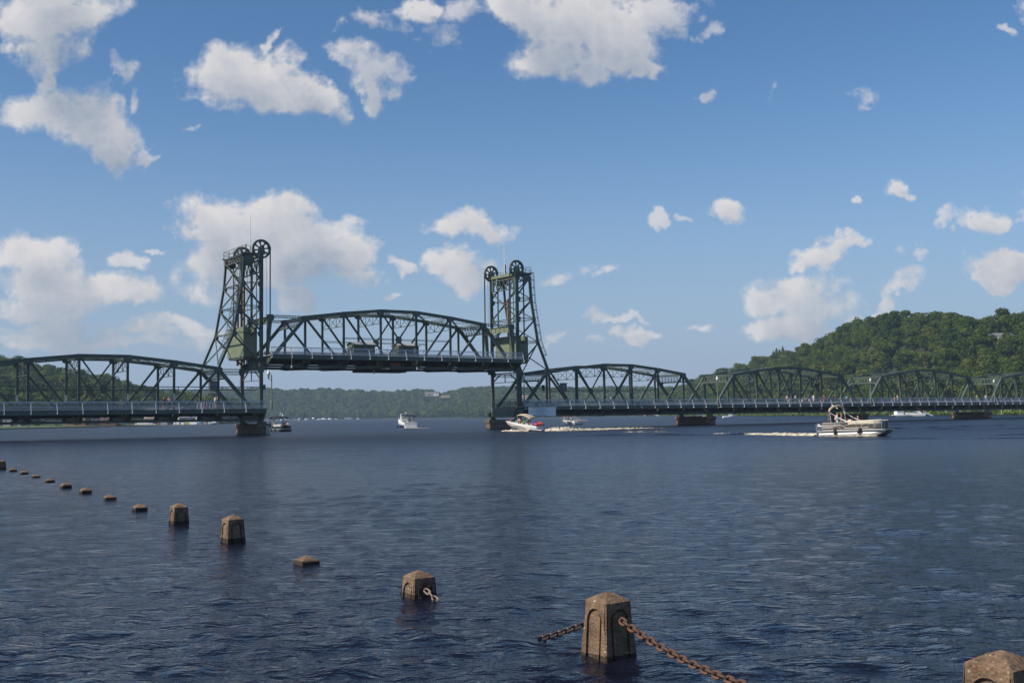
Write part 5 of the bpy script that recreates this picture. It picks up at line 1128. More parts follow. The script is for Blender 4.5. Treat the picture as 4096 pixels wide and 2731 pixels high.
    mb = MB(); mb.box(1.75,2.3,-.95,-.42,.78,.93); mb.prism([(1.72,-.93,.9),(1.84,-.93,.9),(1.74,-.93,1.42),(1.66,-.93,1.40)],(0,.49,0)); mb.build('captain_seat', cushion, r, fix=False)
    # outboard
    mb = MB(); mb.loft([[(x*.5-.34, y*.21, z) for x, y in ((-1,-.7),(-.6,-1),(.6,-1),(1,-.7),(1,.7),(.6,1),(-.6,1),(-1,.7))] for z in (.46,)]+[[(x*k*.34-.30, y*k*.24, z) for x, y in ((-1,-.7),(-.6,-1),(.6,-1),(1,-.7),(1,.7),(.6,1),(-.6,1),(-1,.7))] for z, k in ((.56,.95),(.80,1.08),(1.0,.95),(1.1,.6))], closed=True); mo = mb.build('outboard_motor', GREYM, r, auto=50)
    mb = MB(); mb.box(-.42,-.16,-.09,.09,-.5,.47); mb.box(-.75,-.15,-.14,.14,-.12,-.09); mb.build('motor_leg', GREYM, mo, fix=False)
    mb = MB()
    for y in (-1.12, -.62): mb.tube([(.30,y,.47),(.30,y,.78),(.22,y,.84),(-.02,y,.84),(-.10,y,.78),(-.10,y,.30)],.022,6)
    for z in (.05,.25): mb.tube([(-.1,-1.12,z),(-.1,-.62,z)],.018,6)
    mb.tube([(-.1,-1.12,.3),(-.14,-1.12,-.05)],.02,6); mb.tube([(-.1,-.62,.3),(-.14,-.62,-.05)],.02,6); mb.build('boarding_ladder', ALU, r, fix=False)
    return r, wp, top
pb, wp, top = pontoon_boat('large bronze and silver pontoon boat with folded tan canopy heading right', (28.0, 98.2, 0.06), (0.788, -0.616), 1.6, BROWNP)
# chrome swooshes of the side panels
def swoosh(mb, pts, r=0.017): mb.tube([(x, -1.238 if x < 4.6 else None, z) for x, z in pts] if all(x < 4.6 for x, z in pts) else [on_wall(x, z) for x, z in pts], r, 6)
def on_wall(u, z):
    """u = distance along the wall from the stern corner"""
    d = 0
    for (xa, ya), (xb, yb) in zip(wp, wp[1:]):
        l = math.hypot(xb-xa, yb-ya)
        if d+l >= u:
            f = (u-d)/l; nx, ny = (yb-ya)/l, -(xb-xa)/l
            return (xa+(xb-xa)*f+nx*0.018, ya+(yb-ya)*f+ny*0.018, z)
        d += l
    return (*wp[-1], z)
mb = MB()
for z, u1, ue, ze in ((.93,1.05,2.15,.55),(.82,.95,1.65,.55)):
    pts = [(0.02+u1*i/6, z) for i in range(7)]+[(u1+(ue-u1)*math.sin(R(90)*i/8), z-(z-ze)*(1-math.cos(R(90)*i/8))) for i in range(1, 9)]
    mb.tube([on_wall(*p) for p in pts], 0.013, 6)
for z, u1 in ((.72,1.0),(.63,.98)): mb.tube([on_wall(u1*i/6+.02, z) for i in range(7)], 0.011, 6)
mb.tube([on_wall(1.85+1.9*i/16+0.0, .72+.30*math.sin(R(90)*i/16)**0.8) for i in range(0, 17)]+[on_wall(3.75+.95*i/10, 1.02-.20*(i/10)**2) for i in range(1, 11)], 0.013, 6)
mb.tube([on_wall(2.0+2.2*i/10, .585) for i in range(11)], 0.015, 6)
for a, zt, ue in ((4.05,.98,6.2),(4.55,.83,6.2)): mb.tube([on_wall(a+.75*(1-math.cos(R(90)*i/8)), .56+(zt-.56)*math.sin(R(90)*i/8)) for i in range(9)]+[on_wall(a+.75+(ue-a-.75)*i/8, zt+.03*i/8) for i in range(1, 9)], 0.013, 6)
mb.tube([on_wall(4.8+1.4*i/8, .66) for i in range(9)], 0.011, 6)
mb.build('trim_stripe', CHROME, pb, fix=False)
tx = on_wall(3.95, .95); text('registration', 'MN 4729 LC', 0.13, mat('letter_cream', (0.7,0.64,0.5),0.5), pb, (tx[0]+.18, -1.245, .96), (R(90),0,0))
mb = MB(); mb.box(3.62,3.74,-1.243,-1.236,.93,1.03); mb.build('sticker', mat('teal_sticker', (0.03,0.40,0.36),0.5), pb, fix=False)
# folded canopy: rolled canvas hoop across the beam, legs and struts
mb = MB(); hp = [(1.45-.25*abs(math.cos(a))+.42*(.5-.5*math.cos(a)), -1.25*math.cos(a), 1.98+.60*math.sin(a)**.75) for a in [R(4+172*i/20) for i in range(21)]]
mb.tube(hp, [.09]+[.105]*19+[.09], 8); mb.build('folded_canopy', CANVAS, pb, auto=60)
mb = MB()
for y in (-1.2, 1.2):
    q_ = .42 if y > 0 else 0
    for dx in (0, .10, .22): mb.tube([(1.22+dx*.4+q_,y,2.02-dx*.3),(1.9+dx*.6+q_,y,1.55-dx*.25),(2.7+dx+q_,y,1.10)],.024,6)
    mb.tube([(1.2+q_,y,2.02),(1.3+q_,y,1.1)],.026,6)
mb.build('canopy_frame', CHROME, pb, fix=False)
mb = MB(); mb.tube([(1.15,.9,2.35),(0.55,1.0,2.75)],.022,6); mb.build('light_pole', WHITE, pb, fix=False)
fl = thing('flag', 'small striped flag at the stern of the large pontoon boat', 'flag', on_boat(pb, 1.05, 1.1, 1.05)); fl.rotation_euler = pb.rotation_euler
mb = MB(); mb.tube([(0,0,0),(-.05,0,.9)],.012,6); mb.build('pole', WHITE, fl, fix=False)
mb = MB()
for i in range(5): mb.cur = i % 2; mb.prism([(-.05-.02*i,.02,.85-.09*i-.09),(-.05-.02*i,.02,.85-.09*i),(-.30-.02*i,.06,.70-.09*i),(-.30-.02*i,.06,.61-.09*i)],(0,.01,0))
mb.build('cloth', [REDC, WHT], fl, fix=False)
def fender(label, p, r, tilt=0.0):
    f = thing('fender', label, 'boat fender', p, r.rotation_euler.z, 'black boat fenders'); f.rotation_euler = (0, tilt, r.rotation_euler.z)
    mb = MB(); mb.lathe([(.02,-.30),(.085,-.26),(.11,-.2),(.11,.16),(.085,.24),(.03,.28)],12); mb.build('body', BLACK, f, auto=50)
    mb = MB(); mb.tube([(0,0,.26),(0,.03,.62)],.01,5); mb.build('line', WHITE, f, fix=False)
fender('black fender near the stern of the large pontoon boat', on_boat(pb, 1.65, -1.40, .33), pb); fender('black fender hanging slanted amidships on the large pontoon boat', on_boat(pb, 3.85, -1.40, .36), pb, R(28))
sitter('bare-chested man with grey hair and glasses steering the large pontoon boat', pb, 2.02, -.68, .93, 0, 'drive', bottom=BLU, hair='grey', skin=SKINT, k=1.05)
sitter('blond woman lounging in the bow of the large pontoon boat', pb, 3.55, -.55, .80, 20, 'rest', top=PNK, bottom=PNK, hair='blond', k=.98)
tw = thing('towel', 'light blue towel over the captain seat of the large pontoon boat', 'towel', on_boat(pb, 1.68, -.68, 1.1), 0); tw.rotation_euler = pb.rotation_euler
mb = MB(); mb.loft([[(-.08,-.27,-.15),(-.08,.27,-.15)],[(-.06,-.27,.33),(-.06,.27,.33)],[(0,-.27,.37),(0,.27,.37)],[(.08,-.27,.33),(.08,.27,.33)],[(.16,-.27,-.02),(.16,.27,-.02)]],cap=False); o = mb.build('cloth', cloth('sky', (0.25,0.52,0.62)), tw, fix=False); md = o.modifiers.new('thick','SOLIDIFY'); md.thickness = 0.02
# --- dark pontoon boat left
dp, wp2, top2 = pontoon_boat('dark pontoon boat with black canopy beside the left stone pier', (-43.6, 198.0, 0.02), (0.50, -0.866), 0.0, BLACKP, 6.6, mat('cream_vinyl', (0.55,0.53,0.47),0.5), mat('shaded_pontoon', (0.05,0.05,0.055),0.5))  # tubes get a darkened aluminium: the shade on them is in the colour
mb = MB(); secs = []
for i in range(11):
    x = 1.3+3.0*i/10; e = math.sin(math.pi*i/10)**.5
    secs.append([(x, -1.25+2.5*j/8, 2.30+.26*e+.12*math.sin(math.pi*j/8)) for j in range(9)])
mb.loft(secs, cap=False); o = mb.build('canopy', BCANVAS, dp, smooth=True, fix=False); md = o.modifiers.new('thick','SOLIDIFY'); md.thickness = 0.06
mb = MB()
for y in (-1.22, 1.22):
    mb.tube([(1.35,y,2.32),(2.5,y,1.1)],.03,6); mb.tube([(4.25,y,2.32),(2.6,y,1.1)],.03,6); mb.tube([(1.35,y,2.32),(.9,y,1.1)],.03,6); mb.tube([(4.25,y,2.32),(4.4,y,1.1)],.03,6)
mb.build('canopy_frame', BLACK, dp, fix=False)
fender('black fender at the stern quarter of the dark pontoon boat', on_boat(dp, 2.6, -1.4, .3), dp); fender('second black fender on the dark pontoon boat, nearer its bow', on_boat(dp, 4.9, -1.4, .3), dp)
f2 = thing('flag', 'white flag flying above the black canopy of the dark pontoon boat', 'flag', on_boat(dp, 1.4, 0.6, 2.45), 0)
mb = MB(); mb.tube([(0,0,0),(0,0,1.0)],.02,6); mb.build('pole', ALU, f2, fix=False)
mb = MB(); mb.loft([[(.0,0,.55),(.0,0,.98)],[(.3,.06,.36),(.3,.06,.8)],[(.62,0,.12),(.62,0,.5)]],cap=False); o = mb.build('cloth', WHT, f2, fix=False); md = o.modifiers.new('thick','SOLIDIFY'); md.thickness = 0.012
mb = MB(); mb.loft([[(.15,.03,.52),(.15,.03,.75)],[(.3,.045,.45),(.3,.045,.68)],[(.42,.03,.34),(.42,.03,.5)]],cap=False); mb.xf(Matrix.Translation((0,-.03,0))); mb.build('emblem', BLK, f2, fix=False)
sitter('person with a white hat and shirt in the dark pontoon boat', dp, 1.6, -.6, .95, 60, 'sit', top=WHT, bottom=GRY, hair='white')
sitter('person with a red cap in the dark pontoon boat', dp, 2.5, -.5, .9, -60, 'sit', top=GRY, bottom=GRY, hair='red')
sitter('person in a blue shirt at the helm of the dark pontoon boat', dp, 4.1, .3, .95, 0, 'drive', top=BLU, bottom=GRY, hair='black')
sitter('second person in blue sitting nearer the canopy post of the dark pontoon boat', dp, 4.2, .85, .95, 30, 'sit', top=BLU, bottom=GRY, hair='brown')
sitter('dark-haired person at the bow end of the dark pontoon boat', dp, 5.3, .8, .85, 150, 'sit', top=PNK, bottom=GRY, hair='brown')
# --- vee hulls
def vee_hull(r, L0, B_, fs, fb, mats, keel=-.35, rake=.75, floor=.35, side_row=None, cock=(.06, .62), gun=.2, nx=18):
    def half(u): return B_/2*(1-max(0.0,(u-.40)/.60)**2.3)*(0.94+0.06*min(1, u/.2))
    def sheer(u): return fs+(fb-fs)*u**1.5
    def sec(u):
        b = max(.012, half(u)); zs = sheer(u); zk = keel+(fb*.55-keel)*max(0, (u-.55)/.45)**2.6; zc = max(zk+.03, .12+.55*max(0,(u-.35)/.65)**2)
        X = lambda z: L0*u+rake*max(0,u-.35)/.65*(z-zs)*.9
        return [(X(zs),b,zs),(X(zs-.10),b*1.015,zs-.10),(X((zs+zc)/2),b*.97,(zs+zc)/2),(X(zc),b*.86,zc),(X(zk),0.0,zk)]
    mb = MB(); us = [i/nx for i in range(nx+1)]; S = [sec(u) for u in us]
    for i in range(nx):
        for k in range(4):
            for sgn in (1, -1):
                mb.cur = 1 if (side_row and k in side_row and us[i] > .02) else 0
                q = [S[i][k], S[i+1][k], S[i+1][k+1], S[i][k+1]]; q = [(p[0], p[1]*sgn, p[2]) for p in q]
                mb.face(q if sgn > 0 else q[::-1])
    mb.cur = 0; tr = S[0]; mb.face([(p[0], p[1], p[2]) for p in tr]+[(p[0], -p[1], p[2]) for p in reversed(tr[:-1])])
    # deck ring, cockpit walls and floor
    for i in range(nx):
        a, b = us[i], us[i+1]; inside = cock[0] <= (a+b)/2 <= cock[1]
        for sgn in (1, -1):
            pa, pb_ = S[i][0], S[i+1][0]
            ia, ib = max(0, pa[1]-gun), max(0, pb_[1]-gun)
            A = [(pa[0],sgn*pa[1],pa[2]),(pb_[0],sgn*pb_[1],pb_[2])]; I = [(pa[0],sgn*ia,pa[2]+.03),(pb_[0],sgn*ib,pb_[2]+.03)]
            mb.face([A[0],A[1],I[1],I[0]])
            if inside: mb.face([I[0],I[1],(pb_[0],sgn*ib,floor),(pa[0],sgn*ia,floor)])
        if inside: mb.face([(pa[0],ia,floor),(pb_[0],ib,floor),(pb_[0],-ib,floor),(pa[0],-ia,floor)])
        else: mb.face([(pa[0],ia,pa[2]+.03),(pb_[0],ib,pb_[2]+.03),(pb_[0],-ib,pb_[2]+.03),(pa[0],-ia,pa[2]+.03)])
        for e, u in ((0, a), (1, b)):
            if abs(u-cock[0]) < .5/nx or abs(u-cock[1]) < .5/nx:
                p = S[i+e][0]; y = max(0, p[1]-gun); mb.face([(p[0],y,p[2]+.03),(p[0],-y,p[2]+.03),(p[0],-y,floor),(p[0],y,floor)])
    o = mb.build('hull', mats, r, auto=35)
    return o, S, half, sheer
def windshield(r, x, w, z, h, rake=.35, name='windshield'):
    mb = MB(); pts = [(x-.55, -w), (x-.1, -w*.82), (x+.12, -w*.35), (x+.12, w*.35), (x-.1, w*.82), (x-.55, w)]
    for a, b in zip(pts, pts[1:]): mb.face([(a[0],a[1],z),(b[0],b[1],z),(b[0]-rake,b[1]*.93,z+h),(a[0]-rake,a[1]*.93,z+h)])
    g = mb.build(name, GLASS, r, fix=False)
    mb = MB(); mb.path([(p[0]-rake,p[1]*.93,z+h) for p in pts],.03,.03); mb.path([(p[0],p[1],z) for p in pts],.03,.03)
    for p in pts: mb.bar((p[0],p[1],z),(p[0]-rake,p[1]*.93,z+h),.025,.025)
    mb.build('frame', ALU, g, fix=False); return g
def canopy(r, x0, x1, w, z0, z1, m, name='canopy', crown=.18):
    mb = MB(); secs = []
    for i in range(11):
        f = i/10; x = x0+(x1-x0)*f; zc = z0+(z1-z0)*f+crown*1.3*math.sin(math.pi*f)**.7
        secs.append([(x, -w+2*w*j/8, zc+crown*(math.sin(math.pi*j/8)**.8-1)) for j in range(9)])
    mb.loft(secs, cap=False); o = mb.build(name, m, r, smooth=True, fix=False); md = o.modifiers.new('thick','SOLIDIFY'); md.thickness = 0.04; return o
TANST = mat('tan_stripe', (0.30,0.22,0.14),0.4)
wb = boat_root('speedboat', 'white speedboat with tan canopy running left past the right stone pier', 'motorboat', (3.75, 153.4, 0.0), (-0.86, 0.51), 6.0)
vee_hull(wb, 5.7, 2.3, .70, .92, [WHITE, WHITE], cock=(.06,.80))
mb = MB()
for dz, r0 in ((0,.03),(-.07,.018)):
    mb.tube([(4.4-2.9*i/14, 1.165-.10*max(0,(14-i)/14-.55)*3, .58+dz-.34*(i/14)**2.2) for i in range(15)], [r0*math.sin(math.pi*(i+.5)/15.5)+.003 for i in range(15)], 6)
mb.build('stripe', TANST, wb, fix=False)
windshield(wb, 3.9, 1.0, .86, .42)
canopy(wb, 1.1, 3.35, 1.12, 1.72, 2.02, CANVAS, crown=.22)
mb = MB()
for y in (-1.08, 1.08): mb.tube([(3.3,y,1.95),(3.0,y,.9)],.025,6); mb.tube([(1.15,y,1.68),(2.4,y,.88)],.018,6); mb.tube([(1.15,y,1.68),(1.1,y,.88)],.012,6)
mb.build('canopy_frame', ALU, wb, fix=False)
mb = MB(); mb.box(-.75,0.02,-.95,.95,.16,.25); mb.build('swim_platform', WHITE, wb, fix=False)
mb = MB(); mb.box(1.0,1.5,-.9,.9,.4,.72); mb.box(.9,1.05,-.9,.9,.4,1.0); mb.box(2.9,3.3,.3,.85,.4,.8); mb.box(2.9,3.3,-.85,-.3,.4,.8); mb.build('seats', BEIGE, wb, fix=False)
tt = thing('tow_tube', 'orange, red and blue inflatable tow tube on the stern of the white speedboat', 'inflatable tube', on_boat(wb, 0.25, 0.15, .98), 0); tt.rotation_euler = wb.rotation_euler
mb = MB(); ring = [(.62*math.cos(a),.85*math.sin(a),.06*math.sin(3*a)) for a in [2*math.pi*i/24 for i in range(24)]]; mb.tube(ring, .20, 10, closed=True)
for i in range(len(mb.f)): mb.mi[i] = (i//30) % 3
mb.build('ring', [mat('tube_orange', (0.70,0.13,0.03),0.4), mat('tube_blue', (0.05,0.06,0.30),0.4), mat('tube_red', (0.55,0.03,0.05),0.4)], tt, auto=60)
mb = MB(); mb.ball((0,0,-.03),.5,.7,.12,12,6); mb.build('floor', mat('tube_blue', ()), tt, smooth=True); 
fb_ = thing('float_board', 'lime green float board standing up in the white speedboat', 'board', on_boat(wb, 2.55, 0.35, .75), 0); fb_.rotation_euler = (R(12), R(-15), wb.rotation_euler.z)
mb = MB(); mb.loft([[(-.05,-w,z),(0.0,-w,z),(0.0,w,z),(-.05,w,z)] for w, z in ((.18,0),(.27,.15),(.28,.6),(.22,.88),(.1,.95))],closed=True); mb.build('board', mat('lime_foam', (0.22,0.62,0.06),0.6), fb_, auto=40)
sitter('man in a dark shirt standing at the helm of the white speedboat', wb, 2.05, -.45, .35, 0, 'stand', top=GRY, bottom=DENIM, hair='black', k=.97)
sitter('bare-shouldered passenger sitting by the windshield of the white speedboat', wb, 3.05, .55, .80, 100, 'sit', top=PNK, bottom=BLK, hair='brown')
sitter('child in pink beside the lime board in the white speedboat', wb, 2.75, .1, .75, 120, 'sit', top=PNK, bottom=PNK, hair='blond', longhair=True, k=.8)
sitter('dark-haired woman sitting by the tow tube in the white speedboat', wb, 1.35, .45, .72, 30, 'sit', top=BLK, bottom=BLK, hair='black', longhair=True)
sitter('passenger lying low in the bow of the white speedboat', wb, 4.6, .2, .55, 170, 'rest', bottom=BLK, hair='brown', skin=SKINT)
# --- wake boat
kb = boat_root('wake_boat', 'silver and white wakeboard boat with tower, right of the white speedboat', 'motorboat', (14.4, 239.2, 0.0), (-0.52, 0.854), 1.0)
vee_hull(kb, 6.6, 2.4, .66, .98, [WHITE, mat('silver_hull', (0.34,0.35,0.37),0.25,0.3,0.05)], side_row=(1,2,3), cock=(.06,.86))
text('lettering', 'MOXA', .42, mat('letter_silver', (0.7,0.71,0.74),0.3), kb, (3.8, 1.20, .36), (R(90),0,R(180))) if False else None
windshield(kb, 4.2, 1.0, .82, .45)
mb = MB()
for y in (-1.1, 1.1):
    s_ = 1 if y > 0 else -1
    mb.tube([(4.7,y,.85),(4.2,y,1.45),(3.4,y*.92,2.0),(2.5,y*.85,2.15)],.04,8); mb.tube([(3.5,y,.75),(3.0,y,1.5),(2.5,y*.85,2.15)],.035,8); mb.tube([(4.1,y,1.5),(3.6,y,.8)],.025,6)
    mb.tube([(1.0,y,.75),(1.4,y*.95,1.4),(1.8,y*.86,2.12)],.035,8); mb.tube([(2.5,y*.85,2.15),(1.6,y*.85,2.10)],.04,8)
for x in (2.5, 1.7): mb.tube([(x,-.93,2.14),(x,0,2.2),(x,.93,2.14)],.035,8)
mb.build('tower', ALU, kb, fix=False)
mb = MB(); mb.ball((2.1,1.05,1.95),.65,.06,.17,12,6); mb.ball((1.9,.95,1.78),.6,.05,.15,12,6); mb.build('wakeboard', mat('board_red', (0.60,0.08,0.05),0.4), kb, smooth=True)
mb = MB()
for y in (-.95,.95): mb.lathe([(.05,-.2),(.13,-.15),(.13,.15),(.05,.2)],10,(1.5,y,1.92))
mb.build('tower_speaker', BLACK, kb, fix=False)
mb = MB(); mb.box(-.6,.02,-.95,.95,.12,.22); mb.build('swim_platform', BLACK, kb, fix=False)
mt = thing('floating_mat', 'orange and white foam mat laid across the stern of the wake boat', 'mat', on_boat(kb, .9, -.2, .86), 0); mt.rotation_euler = (0, 0, R(0))
mb = MB(); mb.prism([(-2.6,-.8,.0),(2.4,-.75,.0),(2.6,0,.0),(2.4,.8,.0),(-2.4,.75,.0)],(0,0,.06)); mb.build('mat_base', mat('mat_orange', (0.62,0.14,0.05),0.6), mt, fix=False)
mb = MB(); mb.prism([(-1.6,-.72,.062),(2.2,-.7,.062),(2.4,0,.062),(2.2,.75,.062),(-1.8,.7,.062)],(0,0,.05)); mb.build('mat_top', WHT, mt, fix=False)
sitter('bare-backed man sitting at the bow of the wakeboard boat', kb, 6.0, .3, .98, 200, 'sit', bottom=BLK, hair='brown', skin=SKINT)
sitter('person in dark clothes at the helm of the wakeboard boat', kb, 3.0, -.4, .75, 0, 'drive', top=BLK, bottom=BLK, hair='black')
sitter('person in grey leaning on the stern seat of the wakeboard boat', kb, 1.5, -.5, .72, 60, 'sit', top=GRY, bottom=GRY, hair='black')
# --- cabin cruiser
cr = boat_root('cabin_cruiser', 'white cabin cruiser with blue hull side seen from behind under the lift span', 'cabin cruiser', (-20.2, 214.2, 0.0), (-0.36, 0.933), 1.5)
NAVY = mat('navy_hull', (0.035,0.05,0.17),0.25,0,0.1)
vee_hull(cr, 8.0, 2.75, 1.16, 1.5, [WHITE, NAVY], side_row=(2,3), cock=(.06,.5), floor=.5, keel=-.4)
mb = MB(); mb.loft([[(4.0,-1.1,1.3),(4.0,1.1,1.3),(4.0,1.0,1.62),(4.0,-1.0,1.62)],[(6.0,-.95,1.42),(6.0,.95,1.42),(5.9,.8,1.72),(5.9,-.8,1.72)],[(7.4,-.35,1.5),(7.4,.35,1.5),(7.3,.3,1.56),(7.3,-.3,1.56)]],closed=True); mb.build('foredeck', WHITE, cr, auto=40)
mb = MB(); mb.box(-.8,.03,-1.25,1.25,.12,.30); mb.build('swim_platform', WHITE, cr, fix=False)
mb = MB()
for z in (.95,.55): mb.box(-.02,-.005,-1.1,1.1,z,z+.02)
mb.box(-.02,-.005,-.75,-.73,.45,1.1); mb.box(-.02,-.005,.55,.57,.45,1.1); mb.build('transom_seam', mat('seam_grey', (0.4,0.4,0.4)), cr, fix=False)
for y in (-.2,.35): 
    mb = MB(); mb.ball((-.02,y,.62),.03,.05,.05,8,5); mb.build('transom_light', BLACK, cr, fix=False)
windshield(cr, 4.6, 1.12, 1.55, .55, .5)
mb = MB()
for y in (-1.22, 1.22): mb.loft([[(x-w,y-.1*(1 if y > 0 else -1),z),(x+w,y-.1*(1 if y>0 else -1),z),(x+w,y+.06*(1 if y>0 else -1),z),(x-w,y+.06*(1 if y>0 else -1),z)] for x, z, w in ((2.5,1.2,.35),(2.9,1.9,.24),(3.1,2.5,.18),(3.0,2.72,.15))],closed=True)
mb.loft([[(3.0-.16,y,2.62+.10*math.cos(y)),(3.0+.16,y,2.62+.1*math.cos(y)),(3.0+.16,y,2.76+.1*math.cos(y)),(3.0-.16,y,2.76+.1*math.cos(y))] for y in (-1.22,-.6,0,.6,1.22)],closed=True)
mb.build('radar_arch', WHITE, cr, auto=40)
mb = MB(); mb.lathe([(.09,0),(.09,.3),(.04,.36)],8,(3.0,.2,2.84)); mb.build('mast_light', WHITE, cr, fix=False)
canopy(cr, .7, 3.0, 1.15, 2.30, 2.74, mat('navy_canvas', (0.018,0.022,0.045),0.85), crown=.14)
mb = MB()
for y in (-1.1, 1.1): mb.tube([(.75,y,2.25),(.9,y,1.2)],.02,6); mb.tube([(1.6,y,2.4),(2.2,y,1.2)],.02,6)
mb.build('canopy_frame', ALU, cr, fix=False)
mb = MB()
for y in (-1, 1): mb.tube([(5.2,y*1.1,1.9),(6.8,y*.7,2.05),(7.9,y*.1,2.1)],.02,6); [mb.tube([(x,y*w,1.4),(x,y*w,z)],.018,6) for x, w, z in ((5.2,1.1,1.9),(6.8,.7,2.05),(7.85,.1,2.1))]
mb.build('bow_rail', ALU, cr, fix=False)
for x, y in ((5.6,1.13),(6.3,.98)):
    mb = MB(); mb.ball((x,y,1.08),.16,.05,.09,10,6); mb.build('porthole', BLACK, cr, smooth=True)
mb = MB(); mb.box(.9,1.5,-.9,.9,.5,1.0); mb.box(2.6,3.1,-.9,-.1,.5,1.35); mb.box(2.5,2.65,-.9,-.1,.9,1.75); mb.build('seats', mat('light_vinyl', (0.6,0.58,0.54)), cr, fix=False)
sitter('bare-backed person with a cap at the helm of the white cabin cruiser', cr, 2.55, -.5, 1.35, 0, 'drive', bottom=BLK, hair='grey', skin=SKINT)
fender('black fender hanging near the bow of the white cabin cruiser', on_boat(cr, 5.2, 1.35, .25), cr); fender('black fender hanging amidships on the white cabin cruiser', on_boat(cr, 2.6, 1.5, .25), cr)
# --- anchored boats far right
hb = boat_root('houseboat', 'white houseboat pontoon anchored off the far right bank', 'houseboat', (129.4, 369.5, 0), (1.0, 0.12), 0)
for y in (-1.1, 1.1): mb = MB(); mb.tube([(0.3,y,.1),(7.4,y,.1),(8.0,y,.3)],[.35,.35,.05],10); mb.build('pontoon', TUBEA, hb, auto=50)
mb = MB(); mb.box(-.7,7.6,-1.5,1.5,.42,.62); mb.build('deck', WHITE, hb, fix=False)
mb = MB(); mb.box(.9,3.2,-1.2,1.2,.62,2.75); mb.box(.7,5.6,-1.4,1.4,2.76,2.88); cb_ = mb.build('cabin', WHITE, hb, fix=False)
mb = MB(); [mb.box(x,x+.45,-1.23,-1.19,1.45,2.5) for x in (1.1,1.75,2.4)]; mb.build('window', GLASS, cb_, fix=False)
mb = MB(); mb.path([(3.3,-1.4,1.5),(7.5,-1.4,1.5),(7.5,1.4,1.5)],.05,.05); [mb.bar((x,-1.4,.6),(x,-1.4,1.5),.04,.04) for x in (3.3,4.4,5.5,6.5,7.5)]; mb.build('railing', ALU, hb, fix=False)
mb = MB(); mb.ball((4.2,-1.3,1.15),.6,.12,.4,12,6); mb.build('ring_float', mat('faded_red', (0.40,0.14,0.15)), hb, smooth=True)
mb = MB(); mb.box(-1.2,-.8,-.2,.2,.3,1.1); mb.build('outboard_motor', GREYM, hb, fix=False)
gp = boat_root('grey_pontoon_boat', 'grey pontoon boat anchored between the white houseboat and white cruiser', 'pontoon boat', (133.2, 370.6, 0), (0.9, -0.3), 0)
for y in (-.9, .9): mb = MB(); mb.tube([(0,y,.1),(4.6,y,.1),(5.3,y,.3)],[.32,.32,.05],10); mb.build('pontoon', TUBEA, gp, auto=50)
mb = MB(); mb.box(0,5.2,-1.2,1.2,.42,.55); mb.box(.2,4.8,-1.15,-1.1,.55,1.2); mb.box(.2,4.8,1.1,1.15,.55,1.2); mb.build('fence', mat('grey_fence', (0.22,0.21,0.20),0.4), gp, fix=False)
mb = MB(); mb.bar((.3,-1.3,1.55),(5.0,-1.5,.75),.25,.22); mb.build('folded_canopy', BCANVAS, gp, fix=False)
canopy(gp, -.6, 2.4, 1.1, 2.35, 2.5, mat('blue_canvas', (0.10,0.13,0.32),0.85))
mb = MB(); [mb.tube([(x,y,.6),(x,y,2.3)],.03,6) for x in (-.5,2.3) for y in (-1.1,1.1)]; mb.build('canopy_frame', ALU, gp, fix=False)
ac = boat_root('anchored_cruiser', 'white cruiser with tall arch and blue slide anchored furthest right', 'cabin cruiser', (139.6, 368.0, 0), (-1.0, 0.1), 0)
vee_hull(ac, 6.6, 2.5, .95, 1.25, [WHITE, WHITE], cock=(.06,.5)); windshield(ac, 3.9, 1.0, 1.2, .5)
mb = MB()
for y in (-1.1, 1.1): mb.loft([[(x-w,y-.08,z),(x+w,y-.08,z),(x+w,y+.08,z),(x-w,y+.08,z)] for x, z, w in ((1.6,1.0,.4),(2.2,1.8,.3),(2.6,2.4,.2))],closed=True)
mb.box(2.45,2.8,-1.1,1.1,2.38,2.5); mb.build('radar_arch', WHITE, ac, auto=40)
sl = thing('water_slide', 'small blue inflatable slide hanging off the anchored white cruiser', 'slide', (139.4, 367.4, 0.05), R(-10))
mb = MB(); mb.prism([(0,-.6,1.1),(0,-.6,.9),(2.0,-.6,0),(2.5,-.6,0),(2.4,-.6,.15)],(0,1.2,0)); mb.build('slide_face', mat('slide_blue', (0.05,0.35,0.62),0.4), sl, fix=False)
mb = MB(); [mb.tube([(0,y,1.2),(1.2,y,.7),(2.5,y,.12)],.12,8) for y in (-.65,.65)]; mb.build('slide_edge', WHITE, sl, fix=False)
person('person in bright blue standing on the anchored white cruiser', 'stand', (139.0, 367.6, .95), R(180), top=cloth('cyan', (0.05,0.40,0.65)), bottom=DENIM, hair='brown', k=.8)
person('bare-chested person beside the bright blue one on the anchored cruiser', 'stand', (139.8, 367.8, .75), R(180), bottom=REDC, hair='brown', skin=SKINT, k=.8)
# --- small motorboats, one pattern copied
def small_boat(label, loc, head, k=1.0, group=None, src=None):
    if src:
        o = dup(src, loc, math.atan2(head[1], head[0]), label, group); o.scale = (k,k,k); return o
    r = boat_root('moored_boat', label, 'motorboat', loc, head, 0, group); r.scale = (k,k,k)
    vee_hull(r, 7.0, 2.5, .95, 1.3, [WHITE, WHITE], cock=(.06,.45))
    mb = MB(); mb.loft([[(3.0,-1.0,1.1),(3.0,1.0,1.1),(3.1,.85,2.1),(3.1,-.85,2.1)],[(5.0,-.8,1.2),(5.0,.8,1.2),(4.4,.7,2.1),(4.4,-.7,2.1)]],closed=True); cb = mb.build('cabin', WHITE, r, fix=False)
    mb = MB(); mb.box(3.15,4.3,-.88,.88,1.6,1.95); mb.build('window', BLACK, cb, fix=False)
    canopy(r, .6, 3.0, 1.0, 2.3, 2.45, mat('blue_canvas', ()))
    mb = MB(); [mb.tube([(x,y,1.0),(x,y,2.3)],.03,6) for x in (.7,2.9) for y in (-.95,.95)]; mb.build('canopy_frame', ALU, r, fix=False)
    return r
